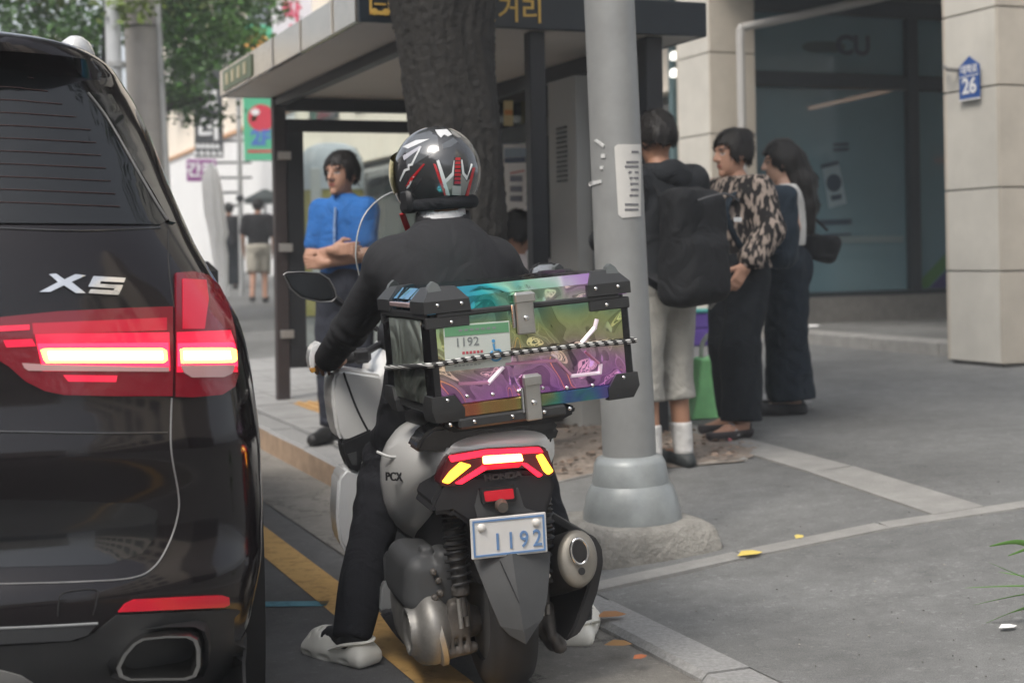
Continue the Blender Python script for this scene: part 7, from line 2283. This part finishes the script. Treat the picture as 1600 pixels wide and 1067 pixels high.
# shirt collar and jacket collar
def f_col(P):
    a, b_ = J['neck'] - unit(J['neck'] - J['chest']) * 0.03, J['neck'] + V3(0, 0.01, 0.035)
    return np.maximum(np.maximum(rc(P, a, b_, 0.075, 0.07), -rc(P, a, b_ + V3(0, 0, 0.05), 0.066, 0.06)), (P - b_) @ V3(0, -0.2, 0.98))
blob('shirt_collar', f_col, J['neck'] - 0.14, J['neck'] + 0.14, 0.006, cloth('collar_white', (0.6, 0.61, 0.62)), rider)
def f_jcol(P):
    a, b_ = J['neck'] - unit(J['neck'] - J['chest']) * 0.05, J['neck'] + V3(0, 0.0, 0.018)
    return np.maximum(np.maximum(rc(P, a, b_, 0.09, 0.08), -rc(P, a, b_ + V3(0, 0, 0.05), 0.076, 0.073)), (P - b_) @ V3(0, -0.25, 0.97))
blob('jacket_collar', f_jcol, J['neck'] - 0.16, J['neck'] + 0.14, 0.006, SUIT, rider)
# cream clogs
M_CLOG = mat('clog_cream', (0.82, 0.8, 0.72), 0.6, var=0.06, vscale=18)
def clog(s):
    an, to = J['an' + s], J['to' + s]
    u = V3(to[0] - an[0], to[1] - an[1], 0)
    u = unit(u)
    n_ = np.cross(V3(0, 0, 1), u)
    g0 = (an[2] - 0.1)
    c = V3(an[0], an[1], 0) + u * 0.07 + V3(0, 0, g0)
    def f(P):
        q = np.stack([(P - c) @ u, (P - c) @ n_, (P - c)[:, 2]], -1)
        sole = rbox(q, (0.0, 0, 0.022), (0.148, 0.05, 0.024), 0.022) + 0.012 * (np.abs(q[:, 0]) < 0.0)
        up_ = ell(q, (0.045, 0, 0.035), (0.105, 0.05, 0.06))
        heel = ell(q, (-0.1, 0, 0.04), (0.045, 0.045, 0.04))
        d = union([sole, up_, heel], 0.02)
        d = -smin(-d, rc(q, (-0.06, 0, 0.09), (-0.1, 0, 0.1), 0.042, 0.04), 0.012)
        for k in range(-1, 2):                                    # scooped sole
            d = -smin(-d, ell(q, (0.02 + 0.09 * k, -0.055, 0.014), (0.03, 0.014, 0.009)), 0.004)
            d = -smin(-d, ell(q, (0.02 + 0.09 * k, 0.055, 0.014), (0.03, 0.014, 0.009)), 0.004)
        for a_, b_ in ((0.07, -0.02), (0.07, 0.02), (0.1, 0.0), (0.04, -0.03), (0.04, 0.03), (0.105, -0.028), (0.105, 0.028), (0.05, 0.0)):
            d = -smin(-d, ell(q, (a_, b_, 0.09), (0.008, 0.008, 0.045)), 0.003)
        return np.maximum(d, -q[:, 2])
    o = blob('clog', f, c - V3(0.2, 0.2, 0.03), c + V3(0.2, 0.2, 0.14), 0.0055, M_CLOG, rider)
    P = [c - n_ * 0.052 + u * -0.02 + V3(0, 0, 0.045), c - n_ * 0.05 - u * 0.08 + V3(0, 0, 0.065), c - u * 0.14 + V3(0, 0, 0.07), c + n_ * 0.05 - u * 0.08 + V3(0, 0, 0.065), c + n_ * 0.052 - u * 0.02 + V3(0, 0, 0.045)]
    MB().tube(smooth_line([tuple(q) for q in P], 5), 0.012, 8, flat=0.45).build('heel_strap', M_CLOG, o, 60)
clog('L')
clog('R')
for s in 'LR':
    blob('sock', lambda P, s=s: np.maximum(rc(P, J['kn' + s] + (J['an' + s] - J['kn' + s]) * 0.8, J['an' + s] + V3(0, 0, -0.03), 0.046, 0.044), -1.0), J['an' + s] - 0.16, J['an' + s] + 0.2, 0.01, cloth('sock_black', (0.015, 0.015, 0.017)), rider)
# helmet
HM = MS @ Matrix.Translation(hc) @ Matrix.Rotation(rad(31.0 - SC_HEAD), 4, 'Z')
HR = Vector((0.128, 0.15, 0.138))
HMl = Matrix.Translation(hc) @ Matrix.Rotation(rad(31.0 - SC_HEAD), 4, 'Z')
HMi = HM.inverted()
M_SHELL = mat('helmet_graphite', (0.035, 0.036, 0.038), 0.18, coat=1.0, var=0.1, vscale=6)
Rz_ = np.array(HMl.to_3x3())
hcn = np.array(hc)
def f_helm(P):
    q = (P - hcn) @ Rz_
    d = ell(q, (0, 0, 0), tuple(HR))
    d = smin(d, ell(q, (0, 0.03, -0.05), (0.112, 0.13, 0.085)), 0.03)
    d = np.maximum(d, -(q[:, 2] + 0.105 + 0.12 * np.maximum(0, q[:, 1])))
    d = -smin(-d, rbox(q, (0, 0.19, 0.0), (0.105, 0.1, 0.045), 0.02), 0.01)
    return np.maximum(d, -ell(q, (0, 0, -0.02), (0.105, 0.125, 0.115)))
helm = blob('helmet', f_helm, hcn - 0.2, hcn + 0.2, 0.0075, M_SHELL, rider)
def f_roll(P):
    q = (P - hcn) @ Rz_
    s = np.sqrt((q[:, 0] / 0.104) ** 2 + ((q[:, 1] - 0.005) / 0.118) ** 2)
    return np.sqrt(((s - 1) * 0.108) ** 2 + ((q[:, 2] + 0.1) * 0.7) ** 2) - 0.014
blob('neck_roll', f_roll, hcn - 0.19, hcn + 0.19, 0.008, cloth('neck_roll', (0.014, 0.015, 0.018)), helm)
def helm_hit(px, py):
    o, d = HMi @ CAM, HMi.to_3x3() @ ray(px, py)
    a = sum((d[i] / HR[i]) ** 2 for i in range(3))
    b = sum(o[i] * d[i] / HR[i] ** 2 for i in range(3))
    c = sum((o[i] / HR[i]) ** 2 for i in range(3)) - 1
    t = (-b - math.sqrt(max(0.0, b * b - a * c))) / a
    q = o + d * t
    N = Vector([q[i] / HR[i] ** 2 for i in range(3)]).normalized()
    return HMl @ q, HMl.to_3x3() @ N
def hp(name, poly, m, off=0.0016, sp=9):
    return patch(name, poly, helm_hit, m, helm, off, sp, None, 0.002, 60)
M_HW = mat('graphic_white', (0.6, 0.61, 0.62), 0.25, coat=0.6)
M_HR = mat('graphic_red', (0.42, 0.02, 0.025), 0.25, coat=0.6)
M_HG = mat('graphic_grey', (0.22, 0.22, 0.21), 0.3, coat=0.6)
M_HD = mat('graphic_slate', (0.085, 0.092, 0.1), 0.2, coat=0.8)
hp('grey_panel', [(695, 282), (706, 272), (721, 272), (729, 284), (734, 280), (726, 305), (697, 304)], M_HG, 0.0012)
hp('white_flash', [(682, 252), (686, 250), (696, 280), (706, 270), (709, 251), (711, 251), (709, 274), (697, 286), (703, 305), (697, 305), (690, 280)], M_HW, 0.002)
hp('white_flash', [(738, 258), (736, 256), (729, 282), (722, 272), (720, 250), (722, 250), (725, 270), (730, 276)], M_HW, 0.002)
hp('red_stripe', [(677, 256), (681, 257), (699, 305), (694, 305)], M_HR, 0.002)
hp('red_stripe', [(742, 262), (739, 262), (727, 306), (731, 307)], M_HR, 0.002)
hp('dark_column', [(710, 246), (720, 246), (719, 290), (708, 289)], M_BLKP, 0.0024)
for k in range(7):
    y = 247 + k * 6
    hp('red_bar', [(711.5 - k * 0.25, y), (719, y), (718.6, y + 4), (711 - k * 0.25, y + 4)], M_HR, 0.003, 6)
hp('white_block', [(707, 291), (720, 291), (719, 305), (706, 304)], mat('graphic_pale', (0.42, 0.42, 0.41), 0.3), 0.0024)
hp('white_crest', [(680, 204), (698, 203), (706, 211), (700, 214), (694, 211), (689, 216), (684, 211)], M_HW, 0.002)
hp('white_crest', [(704, 205), (710, 207), (720, 215), (716, 216), (708, 211)], M_HG, 0.002)
hp('slate_panel', [(634, 232), (648, 212), (672, 205), (684, 214), (686, 236), (668, 244), (650, 256), (636, 262)], M_HD, 0.0012, 10)
hp('slate_panel', [(690, 226), (708, 216), (716, 222), (704, 230), (692, 233)], M_HD, 0.0012, 10)
hp('white_slash', [(630, 230), (650, 220), (671, 218), (660, 223), (638, 233)], M_HW, 0.002)
hp('white_slash', [(630, 244), (656, 229), (659, 231), (632, 251)], mat('graphic_lilac', (0.42, 0.42, 0.47), 0.25), 0.002)
hp('white_zigzag', [(657, 229), (659, 230), (646, 256), (645, 259), (640, 260), (640, 266), (634, 268), (626, 284), (625, 282), (632, 265), (638, 263), (638, 257), (643, 256)], M_HW, 0.002, 6)
hp('red_slash', [(662, 256), (664, 257), (640, 288), (632, 300), (630, 298), (642, 278)], M_HR, 0.002)
hp('white_slash', [(646, 276), (648, 276), (636, 300), (632, 300)], M_HW, 0.002)
hp('black_slash', [(661, 277), (658, 285), (644, 300), (640, 299), (652, 284)], M_BLKP, 0.002)
# visor lifted at the front, edge on
def vis(a, e):
    k = 1.03 + 0.14 * max(0.0, math.cos(a)) ** 0.8
    return HMl @ Vector((HR.x * k * math.sin(a) * math.cos(e), HR.y * k * math.cos(a) * math.cos(e), HR.z * k * math.sin(e)))
mb = MB()
na, ne = 22, 8
for i in range(na + 1):
    for j in range(ne + 1):
        a = -1.38 + 2.76 * i / na
        mb.v.append(tuple(vis(a, -0.38 + (0.98 - 0.25 * abs(a)) * j / ne)))
for i in range(na):
    for j in range(ne):
        k = i * (ne + 1) + j
        mb.f.append((k, k + 1, k + ne + 2, k + ne + 1))
mb.mi = [0] * len(mb.f)
mb.build('visor', mat('visor_gold', (0.5, 0.45, 0.2), 0.12, metal=0.9), helm, 60, False)
for px, py, r_ in ((640, 318, 0.03),):
    q, N = helm_hit(640, 312)
    fm = frame(q + N * 0.008, N.cross(Vector((0, 0, 1))), Vector((0, 0, 1)))
    it = MB().box((0, 0, 0), (0.06, 0.075, 0.03), 0.012, fm).build('intercom', M_BLKP, helm, 40)
    MB().lathe([(0.016, 0.012), (0.016, 0.022), (0.01, 0.026)], 14, fm @ Matrix.Translation((0.005, 0.01, 0))).build('intercom_dial', M_GRYP, it, 40)
    MB().box((0.02, -0.03, 0.014), (0.022, 0.007, 0.006), 0.001, fm).build('intercom_mark', M_HR, it)
q, N = helm_hit(634, 345)
MB().tube([tuple(HMl @ Vector((-0.1, 0.06, -0.12))), tuple(HMl @ Vector((-0.07, 0.09, -0.17)))], 0.01, 8, flat=0.4).build('chin_strap', M_HR, helm, 60)
